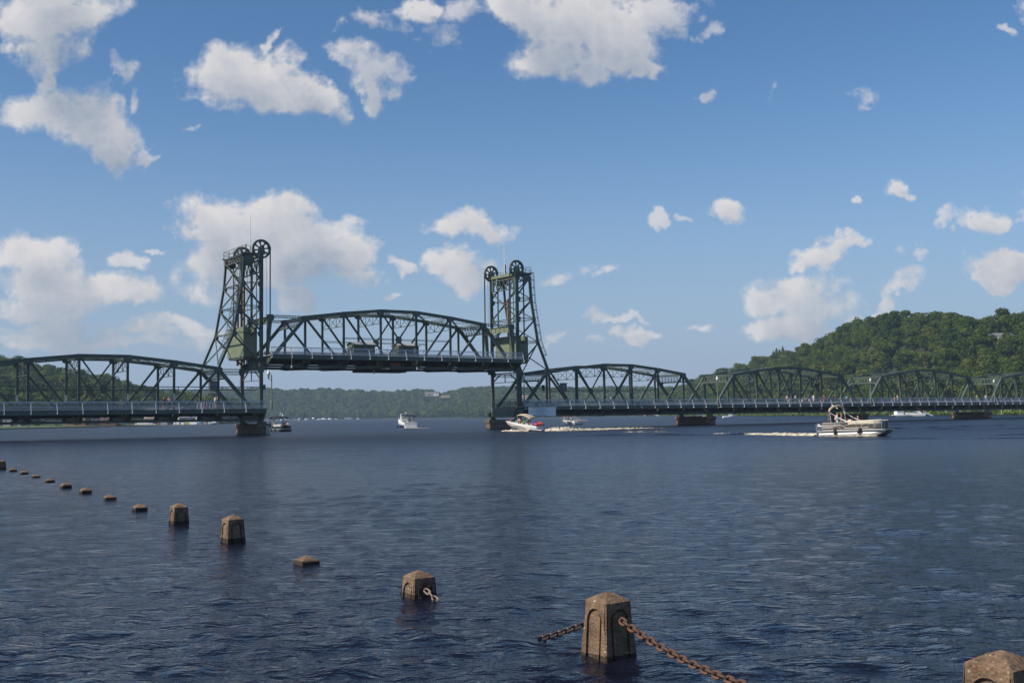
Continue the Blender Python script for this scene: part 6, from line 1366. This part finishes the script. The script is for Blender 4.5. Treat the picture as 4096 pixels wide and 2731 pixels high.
s0 = small_boat('white motorboat with dark hull running behind the brown pier with the iron ladder', (88.0, 455.0, 0), (0.9, 0.1), 0.8)
small_boat('small white motorboat partly hidden left behind the same pier', (80.5, 470.0, 0), (0.95, 0.2), 0.6, None, s0)
rr = random.Random(4)
for i in range(18):
    a = -0.232+0.0052*i+rr.uniform(-.001,.001); y = 1800+rr.uniform(-30,20)
    small_boat('tiny white boat moored in the row along the far shore behind the dark pontoon boat', (a*y, y-20, 0), (rr.uniform(-1,1), rr.uniform(-.6,.6)), rr.uniform(.8,1.7), 'tiny boats moored along the far shore', s0)
for i, (lab, x, y, k, hd) in enumerate((('white boat on the marina dock end furthest right under the left span', -135.5, 481, .75, (1,.1)), ('large white cruiser behind the marina dock under the left span', -146.5, 488, 1.5, (1,-.15)),
        ('white boat behind the lawn under the left span, second gap', -179, 455, .8, (1,.2)), ('white boat near the lawn under the left span, right of the blue trailer', -176, 462, .8, (-1,.3)), ('white boat with radar behind the wooden fence', -168, 462, .8, (1,-.2)))):
    o = small_boat(lab, (x, y, 0.3 if i < 2 else 1.1), hd, k, 'boats at the left marina', s0)
# ------------------------------------------------------------------ left bank: lawn, fence, benches, buildings, dock
LAWNM = mat('lawn_green', (0.085, 0.115, 0.022), 0.95, 0, 0.2, 0.6); BANKM = mat('bank_earth', (0.05, 0.04, 0.03), 1.0, 0, 0.3, 0.5)
LB = [(-0.62, 352), (-0.473, 388), (-0.437, 408), (-0.404, 429), (-0.372, 452), (-0.348, 468), (-0.326, 478)]
mb = MB()
for (a, y), (c, d) in zip(LB, LB[1:]):
    mb.cur = 0; mb.face([(a*y,y,.34),(c*d,d,.34),(c*(d+22),d+22,.85),(a*(y+22),y+22,.85)]); mb.face([(a*(y+22),y+22,.85),(c*(d+22),d+22,.85),(c*(d+70),d+70,.9),(a*(y+70),y+70,.9)])
    mb.cur = 1; mb.face([(a*y,y,.34),(c*d,d,.34),(c*(d-.6),d-.6,-1),(a*(y-.6),y-.6,-1)])
structure(mb.build('lawn', [LAWNM, BANKM], None, fix=False))
def lb(a, off=0.0):
    y = float(np.interp(a, [t[0] for t in LB], [t[1] for t in LB]))+off; return a*y, y
wf = thing('wooden_fence', 'brown wooden post fence at the end of the lawn under the left span', 'fence', (*lb(-0.372, 3), .4))
fx, fy = lb(-0.372, 3); mb = MB(); mb2 = MB()
for i in range(22):
    a = -0.390+0.064*i/21; x, y = lb(a, 3); mb.bar((x-fx,y-fy,0),(x-fx,y-fy,1.35),.16,.16)
    if i:
        for z in (.35,.65,.95,1.25): mb2.bar((px_-fx,py_-fy,z),(x-fx,y-fy,z),.05,.12)
    px_, py_ = x, y
mb.build('post', mat('fence_wood', (0.22,0.15,0.09),0.9), wf, fix=False); mb2.build('board_rail', mat('fence_wood', ()), wf, fix=False)
b0 = None
for i, (a, lab) in enumerate(((-.459,'dark bench on the lawn furthest left'),(-.4385,'dark bench on the lawn, second from the left edge'),(-.418,'dark bench on the lawn left of the blue trailer'),(-.401,'dark bench on the lawn right of the blue trailer'),(-.384,'dark bench on the lawn next to the lamp post'),(-.368,'dark bench on the lawn next to the wooden fence'))):
    x, y = lb(a, 8)
    if b0: dup(b0, (x,y,.52), .5, lab); continue
    b0 = thing('park_bench', lab, 'bench', (x,y,.52), .5, 'benches on the lawn')
    mb = MB(); [mb.box(-.95,.95,-.25+.17*k,-.12+.17*k,.43,.47) for k in range(3)]; mb.build('seat', DARK, b0, fix=False)
    mb = MB(); [mb.box(-.95,.95,.28+.02*k,.31+.02*k,.55+.15*k,.66+.15*k) for k in range(3)]; mb.build('backrest', DARK, b0, fix=False)
    for s_ in (-.85,.85): mb = MB(); mb.path([(s_,-.25,0),(s_,-.25,.45)],.06,.06); mb.path([(s_,.3,0),(s_,.25,.45),(s_,.34,.95)],.06,.06); mb.bar((s_,-.28,.62),(s_,.3,.62),.05,.05); mb.build('leg', DARK, b0, fix=False)
for a, lab in ((-.4465,'dark lamp post on the lawn near the left edge'),(-.392,'dark lamp post on the lawn between the benches')):
    x, y = lb(a, 7); q = thing('lamp_post', lab, 'street lamp', (x,y,.5), 0, 'lamp posts on the lawn')
    mb = MB(); mb.lathe([(.22,0),(.22,.5),(.1,.7),(.07,3.6),(.1,3.7)],10); mb.build('post', DARK, q, fix=False); mb = MB(); acorn(mb, (0,0,3.7), 1.1); mb.build('globe', GLOBE, q, smooth=True)
def building(label, x, y, z, w, d, h, wall, roofm, rh=2.0, hip=0.0, rz=0.0, wins=3, group=None):
    r = thing('building', label, 'building', (x,y,z), rz, group)
    mb = MB(); mb.box(-w/2,w/2,-d/2,d/2,-1.5,h); [mb.prism([(s_,-d/2,h),(s_,d/2,h),(s_,0,h+rh-.05)],(.05 if s_ < 0 else -.05,0,0)) for s_ in ((-w/2,w/2) if not hip else ())]; wl = mb.build('wall', wall, r, fix=False)
    mb = MB(); e = .35; hx = w/2+e; hy = d/2+e; rx = hx-hip
    mb.add([(-hx,-hy,h-.1),(hx,-hy,h-.1),(hx,hy,h-.1),(-hx,hy,h-.1),(-rx,0,h+rh),(rx,0,h+rh)],[(0,1,5,4),(2,3,4,5),(1,2,5),(3,0,4),(0,3,2,1)]); mb.build('roof', roofm, r, fix=False)
    for i in range(wins):
        mb = MB(); xx = -w/2+w*(i+.5)/wins; mb.box(xx-.45,xx+.45,-d/2-.05,-d/2-.01,h*.45,h*.45+1.2); f_ = mb.build('window', WHITE, r, fix=False)
        mb = MB(); mb.box(xx-.36,xx+.36,-d/2-.07,-d/2-.055,h*.45+.08,h*.45+1.12); mb.build('pane', BLACK, f_, fix=False)
    mb = MB(); mb.box(-w*.08,w*.08,-d/2-.06,-d/2-.01,-.2,1.95); mb.build('door', DARK, r, fix=False)
    return r
BRN = mat('brown_shingles', (0.20,0.15,0.12),0.95,0,0.25,2); GRS = mat('grey_shingles', (0.16,0.16,0.16),0.9,0,0.2,2); WSD = mat('white_siding', (0.72,0.71,0.70),0.7,0,0.06,1); REDW = mat('red_siding', (0.18,0.06,0.045),0.8); GRW = mat('grey_siding', (0.26,0.27,0.28),0.8)
building('low building with brown hip roof under the left span', -165, 505, 1, 11, 9, 2.2, GRW, BRN, 2.0, 3.5)
building('white building wall behind the brown hip roof', -170, 532, 1, 19, 8, 5.5, WSD, GRS, 2.2)
building('long grey boathouse right of the brown hip roof', -154, 530, 1, 16, 8, 2.6, GRW, GRS, 1.4, 0, 0, 4)
building('grey shed behind the benches at the left picture edge', -202, 440, 1, 7, 6, 3.0, GRW, GRS)
building('red house behind the white boats and lawn', -181, 452, 1, 8, 6, 4.0, REDW, BRN)
building('white roofed house behind the lawn, right of the red house', -171.5, 462, 1, 7, 6, 3.6, REDW, WSD)
tr = thing('boat_trailer', 'long pale blue covered trailer behind the lawn benches', 'trailer', (-178.5, 424, .95), .3)
mb = MB(); mb.loft([[(x,-1.1,.5),(x,-1.1,h),(x,1.1,h),(x,1.1,.5)] for x, h in ((-4,1.3),(-3.5,1.75),(3.5,1.75),(4,1.4))],closed=True); mb.build('cover', mat('pale_blue_cover', (0.45,0.50,0.58),0.7), tr, auto=40)
mb = MB(); [mb.lathe([(.3,-.1),(.36,0),(.3,.1)],12,(0,0,0)) for _ in (0,)]; mb.xf(Matrix.Translation((0,-1.1,.35)) @ Matrix.Rotation(R(90),4,'X')); mb.build('wheel', BLACK, tr, fix=False)
dk = thing('marina_dock', 'floating marina dock with boxes under the left lift-tower side of the span', 'dock', (-147, 478, 0), 0.0)
mb = MB(); mb.box(-11,14,-1.2,1.2,.12,.45); [mb.box(x,x+1.6,-1.3,1.3,-.3,.12) for x in range(-11,13,4)]; mb.build('deck', mat('dock_wood', (0.20,0.19,0.17),0.9), dk, fix=False)
mb = MB(); [mb.tube([(x,1.3,-1),(x,1.3,2.0)],.14,8) for x in (-9,-2,5,12)]; mb.build('piling', mat('piling_wood', (0.13,0.10,0.08),0.9), dk, fix=False)
for x, w, h, m_, lab in ((1.5,1.2,.9,WHITE,'white dock box on the marina dock, left of the green one'),(3.6,1.1,1.0,mat('yellow_green', (0.35,0.40,0.03)),'yellow green dock box on the marina dock'),(6.2,3.0,1.1,WHITE,'largest white dock box on the marina dock'),(9.0,1.8,.5,mat('dock_blue', (0.05,0.2,0.45)),'low blue dock box on the marina dock'),(11.2,1.0,1.5,GRW,'grey pump on the marina dock end')):
    q = thing('dock_box', lab, 'box', (-147+x, 478, .45), 0, 'boxes on the marina dock'); mb = MB(); mb.loft([[(-w/2,-.4,z),(w/2,-.4,z),(w/2,.4,z),(-w/2,.4,z)] for z in (0,h*.85)],closed=True); mb.build('body', m_, q, fix=False)
    mb = MB(); mb.box(-w/2-.04,w/2+.04,-.44,.44,h*.86,h); mb.build('lid', m_, q, fix=False)
uh = thing('upturned_hull', 'white upturned boat hull on the shore beside the wooden fence', 'boat', (-163, 480, .2), 0.05)
mb = MB(); mb.loft([[(x,-1.2*k,0),(x,-1.0*k,.9*k),(x,0,1.35*k),(x,1.0*k,.9*k),(x,1.2*k,0)] for x, k in ((-4,.85),(-2,1),(1,1),(3,.8),(4.6,.4),(5.6,.08))]); mb.build('hull', WHITE, uh, auto=50)
mb = MB(); mb.tube([(x,-1.22*k,.06+.1*k) for x, k in ((-4,.85),(-2,1),(1,1),(3,.8),(4.6,.4),(5.6,.08))],.09,6); mb.build('rub_strip', mat('strip_grey', (0.2,0.2,0.22)), uh, fix=False)
# far dock with hut, seen under the span right of the sign
fd = thing('boat_hoist_dock', 'far floating dock with dark covered hoist left of the iron ladder pier', 'dock', (100, 1008, 0), 0)
mb = MB(); mb.box(-3,45,-1.2,1.2,.1,.5); mb.build('deck', mat('dock_wood', ()), fd, fix=False); mb = MB(); mb.box(-1,6,-2,2,2.4,2.9); [mb.box(x,x+.25,-2,2,.3,2.4) for x in (-1,1.5,4,5.7)]; mb.build('hoist', DARK, fd, fix=False)
for i, (x, y, hd, lab) in enumerate(((119, 985, (1,.1), 'far white boat under the span, left of two beside the far dock'), (131, 975, (-1,.2), 'far white boat under the span, nearer the iron ladder pier'))): small_boat(lab, (x,y,0), hd, 1.3, 'far boats under the truss span', s0)
# houses on the hills
hh = building('white house with dark windows among the trees high on the right bluff', .4475*512, 512, 33.0, 15, 7, 3.4, WSD, GRS, 1.6, 0, -.25, 6)
building('white farmhouse on the far ridge between tower and lift span end', -.0705*1900, 1900, 40, 8, 7, 3.5, WSD, GRS, 3.0); building('brown roofed farmhouse left of the white one on the far ridge', -.0765*1905, 1905, 40, 17, 8, 3, GRW, BRN, 2.5)
building('tan house on the far slope right of the right lift tower', .0105*1700, 1700, 27, 14, 9, 4, mat('tan_siding', (0.4,0.27,0.2)), BRN, 3)
mb = MB(); mb.face([(-.0665*1850,1850,34),(-.0575*1850,1850,34),(-.0585*1900,1900,39.5),(-.0665*1900,1900,39)]); structure(mb.build('field', mat('dry_grass', (0.20,0.15,0.085),1.0,0,.2,.02), None, fix=False))
# ------------------------------------------------------------------ trees
def leaf_material(name, lo, hi):
    m = bpy.data.materials.new(name); m.use_nodes = True; t = m.node_tree; t.nodes.remove(t.nodes['Principled BSDF']); o = t.nodes['Material Output']
    oi = t.nodes.new('ShaderNodeObjectInfo'); ge = t.nodes.new('ShaderNodeNewGeometry')
    rp = t.nodes.new('ShaderNodeValToRGB'); e = rp.color_ramp.elements; e[0].color = (*lo,1); e[1].color = (*hi,1); e.new(.5); e[1].color = tuple((a+b)/2*f for a, b, f in zip(lo, hi, (.9,1.05,.9)))+(1,); e[1].position = .6
    t.links.new(oi.outputs['Random'], rp.inputs['Fac'])
    hv = t.nodes.new('ShaderNodeHueSaturation'); mr = t.nodes.new('ShaderNodeMapRange'); mr.inputs[3].default_value = .68; mr.inputs[4].default_value = 1.22; t.links.new(ge.outputs['Random Per Island'], mr.inputs[0]); t.links.new(mr.outputs[0], hv.inputs['Value']); t.links.new(rp.outputs['Color'], hv.inputs['Color'])
    d = t.nodes.new('ShaderNodeBsdfDiffuse'); tr_ = t.nodes.new('ShaderNodeBsdfTranslucent'); mx = t.nodes.new('ShaderNodeMixShader'); mx.inputs[0].default_value = .25
    t.links.new(hv.outputs['Color'], d.inputs[0]); t.links.new(hv.outputs['Color'], tr_.inputs[0]); t.links.new(d.outputs[0], mx.inputs[1]); t.links.new(tr_.outputs[0], mx.inputs[2]); t.links.new(mx.outputs[0], o.inputs[0]); return m
LEAF = leaf_material('leaves', (0.052,0.086,0.022), (0.140,0.166,0.036)); BARK = mat('bark', (0.09,0.075,0.06),0.95,0,.3,4)
def crown_mesh(seed, H, Wd, nleaf, size, conifer=False):
    r = np.random.default_rng(seed); nl = 13; lob = []
    for i in range(nl):
        if conifer: z = H*(.25+.72*i/nl); rad = Wd/2*(1.05-.95*i/nl); lob.append((r.normal()*.1, r.normal()*.1, z, rad, rad*.35+.4))
        else:
            th = r.random()*6.283; q = r.random()**.6; z = H*(.34+.50*r.random()); lim = Wd/2*.62*math.sqrt(max(.1, 1-((z/H-.56)/.48)**2))
            rr_ = Wd*(.17+.13*r.random()); lob.append((math.cos(th)*q*lim, math.sin(th)*q*lim, z, rr_, rr_*(.7+.25*r.random())))
    vs = np.zeros((nleaf, 4, 3))
    w = np.array([l[3]**2 for l in lob]); w /= w.sum(); ch = r.choice(nl, nleaf, p=w); L_ = np.array(lob)[ch]
    d = r.normal(size=(nleaf,3)); d[:,2] = d[:,2]*.9+.25; d /= np.linalg.norm(d,axis=1,keepdims=True)
    rad = (.72+.33*r.random(nleaf))[:,None]; c = L_[:,:3]+d*np.stack([L_[:,3],L_[:,3],L_[:,4]],1)*rad
    nrm = d*.8+r.normal(size=(nleaf,3))*.42+np.array([0,0,.25]); nrm /= np.linalg.norm(nrm,axis=1,keepdims=True)
    u = np.cross(nrm, r.normal(size=(nleaf,3))); u /= np.linalg.norm(u,axis=1,keepdims=True); v = np.cross(nrm,u)
    s = size*(.55+.8*r.random(nleaf))[:,None]
    for k, (a, b) in enumerate(((-1,-.8),(.9,-1),(1,.9),(-.8,1))): vs[:,k] = c+u*a*s*(.7+.5*r.random((nleaf,1)))+v*b*s*(.7+.5*r.random((nleaf,1)))
    me = bpy.data.meshes.new('crown'); me.from_pydata(vs.reshape(-1,3).tolist(), [], np.arange(nleaf*4).reshape(-1,4).tolist()); me.materials.append(LEAF); me.update(); return me
def trunk_mesh(seed, H):
    r = random.Random(seed); mb = MB(); mb.tube([(0,0,-1),(r.uniform(-.1,.1),0,H*.25),(r.uniform(-.3,.3),r.uniform(-.3,.3),H*.6)],[.28,.22,.08],7)
    for i in range(4): a = r.uniform(0,6.28); z = H*(.28+.1*i); mb.tube([(0,0,z),(math.cos(a)*1.4,math.sin(a)*1.4,z+1.6),(math.cos(a)*2.6,math.sin(a)*2.6,z+2.6)],[.12,.08,.03],5)
    return mb.mesh('trunk', BARK)
KINDS = [(14,10.5,1),(16,11,2),(12,10,3),(17,10,4),(11,8.5,5),(15,12.5,6)]
CROWNS = [crown_mesh(s, H, w, 1150, .40) for H, w, s in KINDS]; TRUNKS = [trunk_mesh(s, H) for H, w, s in KINDS]
CON = crown_mesh(41, 17, 5.5, 700, .45, True)
tr0 = random.Random(21)
def scatter(tab, a0, a1, sp, f0, f1, jit=.45):
    """points on a hillside, about sp metres apart, nearest first"""
    out = []; y = min(t[1] for t in tab); ymax = max(t[2] for t in tab)*1.25
    while y < ymax:
        da = sp/y; a = a0+da*tr0.random()
        while a < a1:
            yy = y+tr0.uniform(-jit,jit)*sp; aa = a+tr0.uniform(-jit,jit)*da; ysh, yc, h = interp(tab, aa); fr = (yy-ysh)/(yc-ysh)
            if f0 <= fr <= f1: out.append((aa*yy, yy, height(tab, aa, yy), fr, aa))
            a += da
        y += sp*.85
    return out
right_pts = [p for p in scatter(RIGHT, .135, .53, 6.3, .03, 1.22) if not (.4415 < p[4] < .4555 and 488 < p[1] < 522)]
left_pts = [p for p in scatter(LEFT, -.52, -.232, 7.5, .09, 1.2)]
def frontness(p): return p[1]
right_pts.sort(key=frontness); left_pts.sort(key=frontness)
visible_right = [p for p in right_pts if .135 < p[4] < .487 and (p[3] < .22 or .93 < p[3] < 1.04 or (int(p[0]*7+p[1]*3) % 4 == 0))]
visible_left = [p for p in left_pts if p[4] > -.475 and (p[3] > .85 or p[3] < .2)]
visible_right = visible_right[:225]; visible_left = visible_left[:60]
ind = {id(p) for p in visible_right+visible_left}
def tree(p, label, group, k):
    j = tr0.randrange(6); q = thing('tree', label, 'tree', (p[0],p[1],p[2]-.3), tr0.uniform(0,6.28), group); q.scale = (k*tr0.uniform(.9,1.1), k*tr0.uniform(.9,1.1), k*tr0.uniform(.85,1.12))
    place('trunk', TRUNKS[j], q); place('crown', CROWNS[j], q)
for p in visible_right: tree(p, 'green broadleaf tree in the woods of the bluff right of the bridge', 'trees on the right bluff', tr0.uniform(.48,.92) if p[3] > .15 else tr0.uniform(.45,.72))
for p in visible_left: tree(p, 'green broadleaf tree on the hill behind the left truss span', 'trees on the left hill', tr0.uniform(.65,1.05))
for i, a in enumerate((.2415,.2445,.2475,.2505)):
    y = interp(RIGHT, a)[1]; q = thing('conifer', 'dark spiky conifer in the cluster on the left skyline of the right bluff', 'tree', (a*y, y, height(RIGHT, a, y)), i, 'conifers on the bluff skyline'); q.scale = (.9,.9,.85+.1*(i % 2))
    place('trunk', TRUNKS[1], q); place('crown', CON, q)
# woods nobody would count: one instanced object
protos = bpy.data.collections.new('wood_patterns')
def proto(me, nm): o = bpy.data.objects.new(nm, me); protos.objects.link(o); return o
def wood(name, pts, colname, meshes, label):
    pc = bpy.data.collections.new(colname)
    for i, m_ in enumerate(meshes): o = bpy.data.objects.new(colname+'_pattern', m_); pc.objects.link(o)
    me = bpy.data.meshes.new(name); me.from_pydata([p[:3] for p in pts], [], [])
    at = me.attributes.new('tree_scale', 'FLOAT', 'POINT'); at.data.foreach_set('value', [p[3] for p in pts]); ar = me.attributes.new('tree_turn', 'FLOAT', 'POINT'); ar.data.foreach_set('value', [tr0.uniform(0,6.28) for p in pts])
    o = bpy.data.objects.new(name, me); C.objects.link(o); stuff(o, label)
    g = bpy.data.node_groups.new(name, 'GeometryNodeTree'); g.interface.new_socket('Geometry', in_out='INPUT', socket_type='NodeSocketGeometry'); g.interface.new_socket('Geometry', in_out='OUTPUT', socket_type='NodeSocketGeometry')
    n = g.nodes; gi = n.new('NodeGroupInput'); go = n.new('NodeGroupOutput'); ip = n.new('GeometryNodeInstanceOnPoints'); ci = n.new('GeometryNodeCollectionInfo'); ci.inputs['Collection'].default_value = pc; ci.inputs['Separate Children'].default_value = True; ci.inputs['Reset Children'].default_value = True
    a1 = n.new('GeometryNodeInputNamedAttribute'); a1.data_type = 'FLOAT'; a1.inputs['Name'].default_value = 'tree_scale'; a2 = n.new('GeometryNodeInputNamedAttribute'); a2.data_type = 'FLOAT'; a2.inputs['Name'].default_value = 'tree_turn'
    cx = n.new('ShaderNodeCombineXYZ'); rv = n.new('FunctionNodeRandomValue'); rv.data_type = 'INT'; rv.inputs['Min'].default_value = 0; rv.inputs['Max'].default_value = len(meshes)-1
    l = g.links.new; l(gi.outputs[0], ip.inputs['Points']); l(ci.outputs[0], ip.inputs['Instance']); ip.inputs['Pick Instance'].default_value = True; l(rv.outputs[2], ip.inputs['Instance Index']); l(a1.outputs['Attribute'], ip.inputs['Scale']); l(a2.outputs['Attribute'], cx.inputs[2]); l(cx.outputs[0], ip.inputs['Rotation']); l(ip.outputs[0], go.inputs[0])
    md = o.modifiers.new('woods', 'NODES'); md.node_group = g; return o
def full_tree(j):
    mb = bmesh.new(); mb.from_mesh(CROWNS[j]); k = bmesh.new(); mb.from_mesh(TRUNKS[j]); me = bpy.data.meshes.new('wood_tree'); mb.to_mesh(me); me.materials.append(LEAF); mb.free(); k.free(); return me
rest = [(p[0],p[1],p[2]-.4,tr0.uniform(.45,.88) if p[3] > .12 else tr0.uniform(.4,.7)) for p in right_pts+left_pts if id(p) not in ind]
wood('woodland', rest, 'near_wood', [full_tree(j) for j in range(6)], 'dense green woodland filling the bluff right of the bridge and the left hill')
FARC = [crown_mesh(60+i, 15, 14, 260, 1.15) for i in range(4)]
far_pts = [(p[0],p[1],p[2]-.5,tr0.uniform(.6,1.05)) for p in scatter(FAR, -.42, .17, 10.5, .0, 1.08) if not (-.0675 < p[4] < -.0565 and 1835 < p[1] < 1905) and not (-.081 < p[4] < -.068 and 1880 < p[1] < 1915) and not (.007 < p[4] < .014 and 1640 < p[1] < 1705)]
wood('far_woodland', far_pts, 'far_wood', FARC, 'hazy blue green wooded hills along the far shore')
# bushes and reeds along the right and far shores
def clumps(name, pts, size, matn, lo, hi, label):
    m_ = leaf_material(matn, lo, hi); r = np.random.default_rng(3); n = 26; P_ = np.array(pts); V_ = []
    for k in range(n):
        c = P_[:, :3]+r.normal(size=(len(P_),3))*np.stack([P_[:,3],P_[:,3],P_[:,3]*.35],1); c[:,2] = np.maximum(c[:,2], P_[:,2]+.05)
        u = r.normal(size=(len(P_),3)); u /= np.linalg.norm(u,axis=1,keepdims=True); v = np.cross(u, r.normal(size=(len(P_),3))); v /= np.linalg.norm(v,axis=1,keepdims=True); s = (size*(.5+r.random(len(P_))))[:,None]
        V_.append(np.stack([c-u*s-v*s, c+u*s-v*s, c+u*s+v*s*1.2, c-u*s+v*s*1.2],1))
    A_ = np.concatenate(V_).reshape(-1,3); me = bpy.data.meshes.new(name); me.from_pydata(A_.tolist(), [], np.arange(len(A_)).reshape(-1,4).tolist()); me.materials.append(m_); o = bpy.data.objects.new(name, me); C.objects.link(o); stuff(o, label)
pts = []
for i in range(900):
    a = tr0.uniform(.14,.60); ysh = interp(RIGHT, a)[0]; y = ysh+abs(tr0.gauss(0,5))+.5; pts.append((a*y, y, .3, tr0.uniform(.6,1.3)))
clumps('shore_bushes', pts, .42, 'bush_leaves', (0.10,0.14,0.02), (0.20,0.24,0.04), 'bright yellow green bushes and grass along the right bank')
pts = []
for i in range(700):
    a = tr0.uniform(-.045,.13); y = float(np.interp(a, [-.05,-.02,.034,.085,.13], [1290,1190,1172,1090,960]))+abs(tr0.gauss(0,8)); pts.append((a*y, y, .1, tr0.uniform(.6,1.0)))
clumps('reeds', pts, .5, 'reed_leaves', (0.12,0.13,0.05), (0.17,0.17,0.07), 'pale reeds along the low far bank behind the right tower')
mb = MB(); mb.box(-60,140,-25,60,-1,.06)
DEADW = mat('dead_wood', (0.42,0.37,0.30),0.9,0,.2,3)
for i in range(26):
    a = tr0.uniform(.20,.485); y = interp(RIGHT, a)[0]+tr0.uniform(.3,4); q = thing('dead_tree', 'pale bare dead trunk at the waterline of the right bank', 'tree', (a*y,y,.2), tr0.uniform(0,6), 'dead trunks along the right bank')
    h = tr0.uniform(3,8); ln = tr0.gauss(0,.25); mb = MB(); mb.tube([(0,0,-.3),(ln*h*.4,0,h*.45),(ln*h,.2,h)],[.2,.15,.05],6); mb.build('trunk', DEADW, q, fix=False)
    mb = MB(); mb.tube([(ln*h*.4,0,h*.45),(ln*h*.4+.8*tr0.choice((-1,1)),.2,h*.45+1.3)],[.08,.03],5); mb.tube([(ln*h*.6,0,h*.65),(ln*h*.6+.6*tr0.choice((-1,1)),-.2,h*.65+.9)],[.06,.02],5); mb.build('branch', DEADW, q, fix=False)
# ------------------------------------------------------------------ white water behind the boats
def foam_material():
    m = bpy.data.materials.new('foam'); m.use_nodes = True; t = m.node_tree; b = t.nodes['Principled BSDF']; no = t.nodes.new('ShaderNodeTexNoise'); no.inputs['Scale'].default_value = 2.6; no.inputs['Detail'].default_value = 8; tcn = t.nodes.new('ShaderNodeTexCoord'); t.links.new(tcn.outputs['Object'], no.inputs['Vector'])
    rp = t.nodes.new('ShaderNodeValToRGB'); rp.color_ramp.elements[0].position = .34; rp.color_ramp.elements[0].color = (0.20,0.14,0.06,1); rp.color_ramp.elements[1].position = .60; rp.color_ramp.elements[1].color = (0.66,0.61,0.49,1); t.links.new(no.outputs['Fac'], rp.inputs['Fac']); t.links.new(rp.outputs['Color'], b.inputs['Base Color']); b.inputs['Roughness'].default_value = .7; return m
FOAM = foam_material()
def foam(name, label, path, seed=0, cover=(.9,.4), cell=.16):
    """path: (x, y, half width, crest height) from the boat outwards"""
    r = np.random.default_rng(seed); pts = np.array(path, float); seg = np.hypot(*np.diff(pts[:,:2],axis=0).T); s = np.concatenate([[0],np.cumsum(seg)]); n = int(s[-1]/cell); u = np.linspace(0,s[-1],n); Q = np.stack([np.interp(u,s,pts[:,k]) for k in range(4)],1)
    d = np.gradient(Q[:,:2],axis=0); d /= np.linalg.norm(d,axis=1,keepdims=True); nv = max(8,int(2*pts[:,2].max()/cell)); w = np.linspace(-1,1,nv); N1 = fbm(n, nv, max(3,nv//3), 4, r, .6, asp=1.0); N2 = r.random((n,nv))
    X = Q[:,0,None]-d[:,1,None]*w*Q[:,2,None]; Y = Q[:,1,None]+d[:,0,None]*w*Q[:,2,None]; prof = np.clip(1-np.abs(w),0,1)**.6
    Z = .03+Q[:,3,None]*prof*(.15+.95*N1**1.5)+.05*(N2-.5)*np.clip(Q[:,3,None]*3,.25,1); X = X+(N2-.5)*.12; ix = np.arange(n*nv).reshape(n,nv)
    cov = cover[0]+(cover[1]-cover[0])*np.linspace(0,1,n)[:,None]; keep = (N1*.65+prof*.35+.34*(N2-.5)) > (1-cov)*.95
    f = [(ix[i,j],ix[i+1,j],ix[i+1,j+1],ix[i,j+1]) for i in range(n-1) for j in range(nv-1) if keep[i,j]]
    me = bpy.data.meshes.new(name); me.from_pydata(np.stack([X,Y,Z],-1).reshape(-1,3).tolist(), [], [tuple(int(k) for k in q) for q in f]); me.materials.append(FOAM); o = bpy.data.objects.new(name, me); C.objects.link(o); stuff(o, label); return o
foam('wake_foam', 'white and tan foam wake trailing right from the white speedboat', [(4.6,152.9,.7,.5),(5.6,152.6,.9,.7),(7.2,152.6,1.1,.85),(8.8,153.4,1.2,.5),(11,154.6,1.4,.42),(15,156.5,1.3,.38),(19,158,1.1,.30),(22,159.5,.7,.15)], 1, (1.0,.34), .09)
foam('bow_spray', 'white spray at the bow of the white speedboat', [(2.2,153.0,.5,.25),(.9,153.4,.6,.5),(-.3,154.0,.5,.4),(-1.5,155.0,.4,.2)], 2, (1.0,.55), .07)
foam('wake_foam', 'foam wake trailing left from the large pontoon boat', [(27.7,98.6,.6,.36),(26.6,101,.95,.36),(25.2,104.5,1.0,.30),(23.6,108.5,.8,.2),(22.2,112,.7,.14),(21.3,114.5,.5,.08)], 3, (1.0,.5), .08)
foam('side_foam', 'thin foam along the hull side of the large pontoon boat', [on_boat(pb,.1,-1.25,0)[:2]+(.22,.10) if False else (on_boat(pb,.1,-1.25,0).x,on_boat(pb,.1,-1.25,0).y,.16,.05),(on_boat(pb,2.5,-1.3,0).x,on_boat(pb,2.5,-1.3,0).y,.2,.06),(on_boat(pb,4.2,-1.35,0).x,on_boat(pb,4.2,-1.35,0).y,.35,.22),(on_boat(pb,5.3,-1.15,0).x,on_boat(pb,5.3,-1.15,0).y,.15,.06)], 4, (.9,.85), .08)
foam('stern_foam', 'small foam line under the stern of the white cabin cruiser', [(-21.9,212.6,.2,.06),(-20,212.2,.5,.2),(-18,212.2,.4,.14),(-16.5,212.5,.2,.06)], 5, (.75,.6), .12)
foam('wave_foam', 'thin broken foam crest right of the speedboat wake', [(13.5,132.5,.2,.1),(16,131,.35,.16),(18.5,129.5,.2,.08)], 6, (.55,.4), .12)
# ------------------------------------------------------------------ hazy air
HAZE_D = 0.00016
mb = MB(); mb.box(-5200, 5200, -900, 5600, -7.4, 78); hz_ = mb.build('haze', [], None, fix=True)
hm = bpy.data.materials.new('hazy_air'); hm.use_nodes = True; ht = hm.node_tree; ht.nodes.remove(ht.nodes['Principled BSDF']); pv = ht.nodes.new('ShaderNodeVolumePrincipled'); pv.inputs['Color'].default_value = (0.62,0.80,1.0,1); pv.inputs['Density'].default_value = HAZE_D; pv.inputs['Anisotropy'].default_value = 0.1
ht.links.new(pv.outputs[0], ht.nodes['Material Output'].inputs['Volume']); hz_.data.materials.append(hm); stuff(hz_, 'thin blue summer haze over the river')
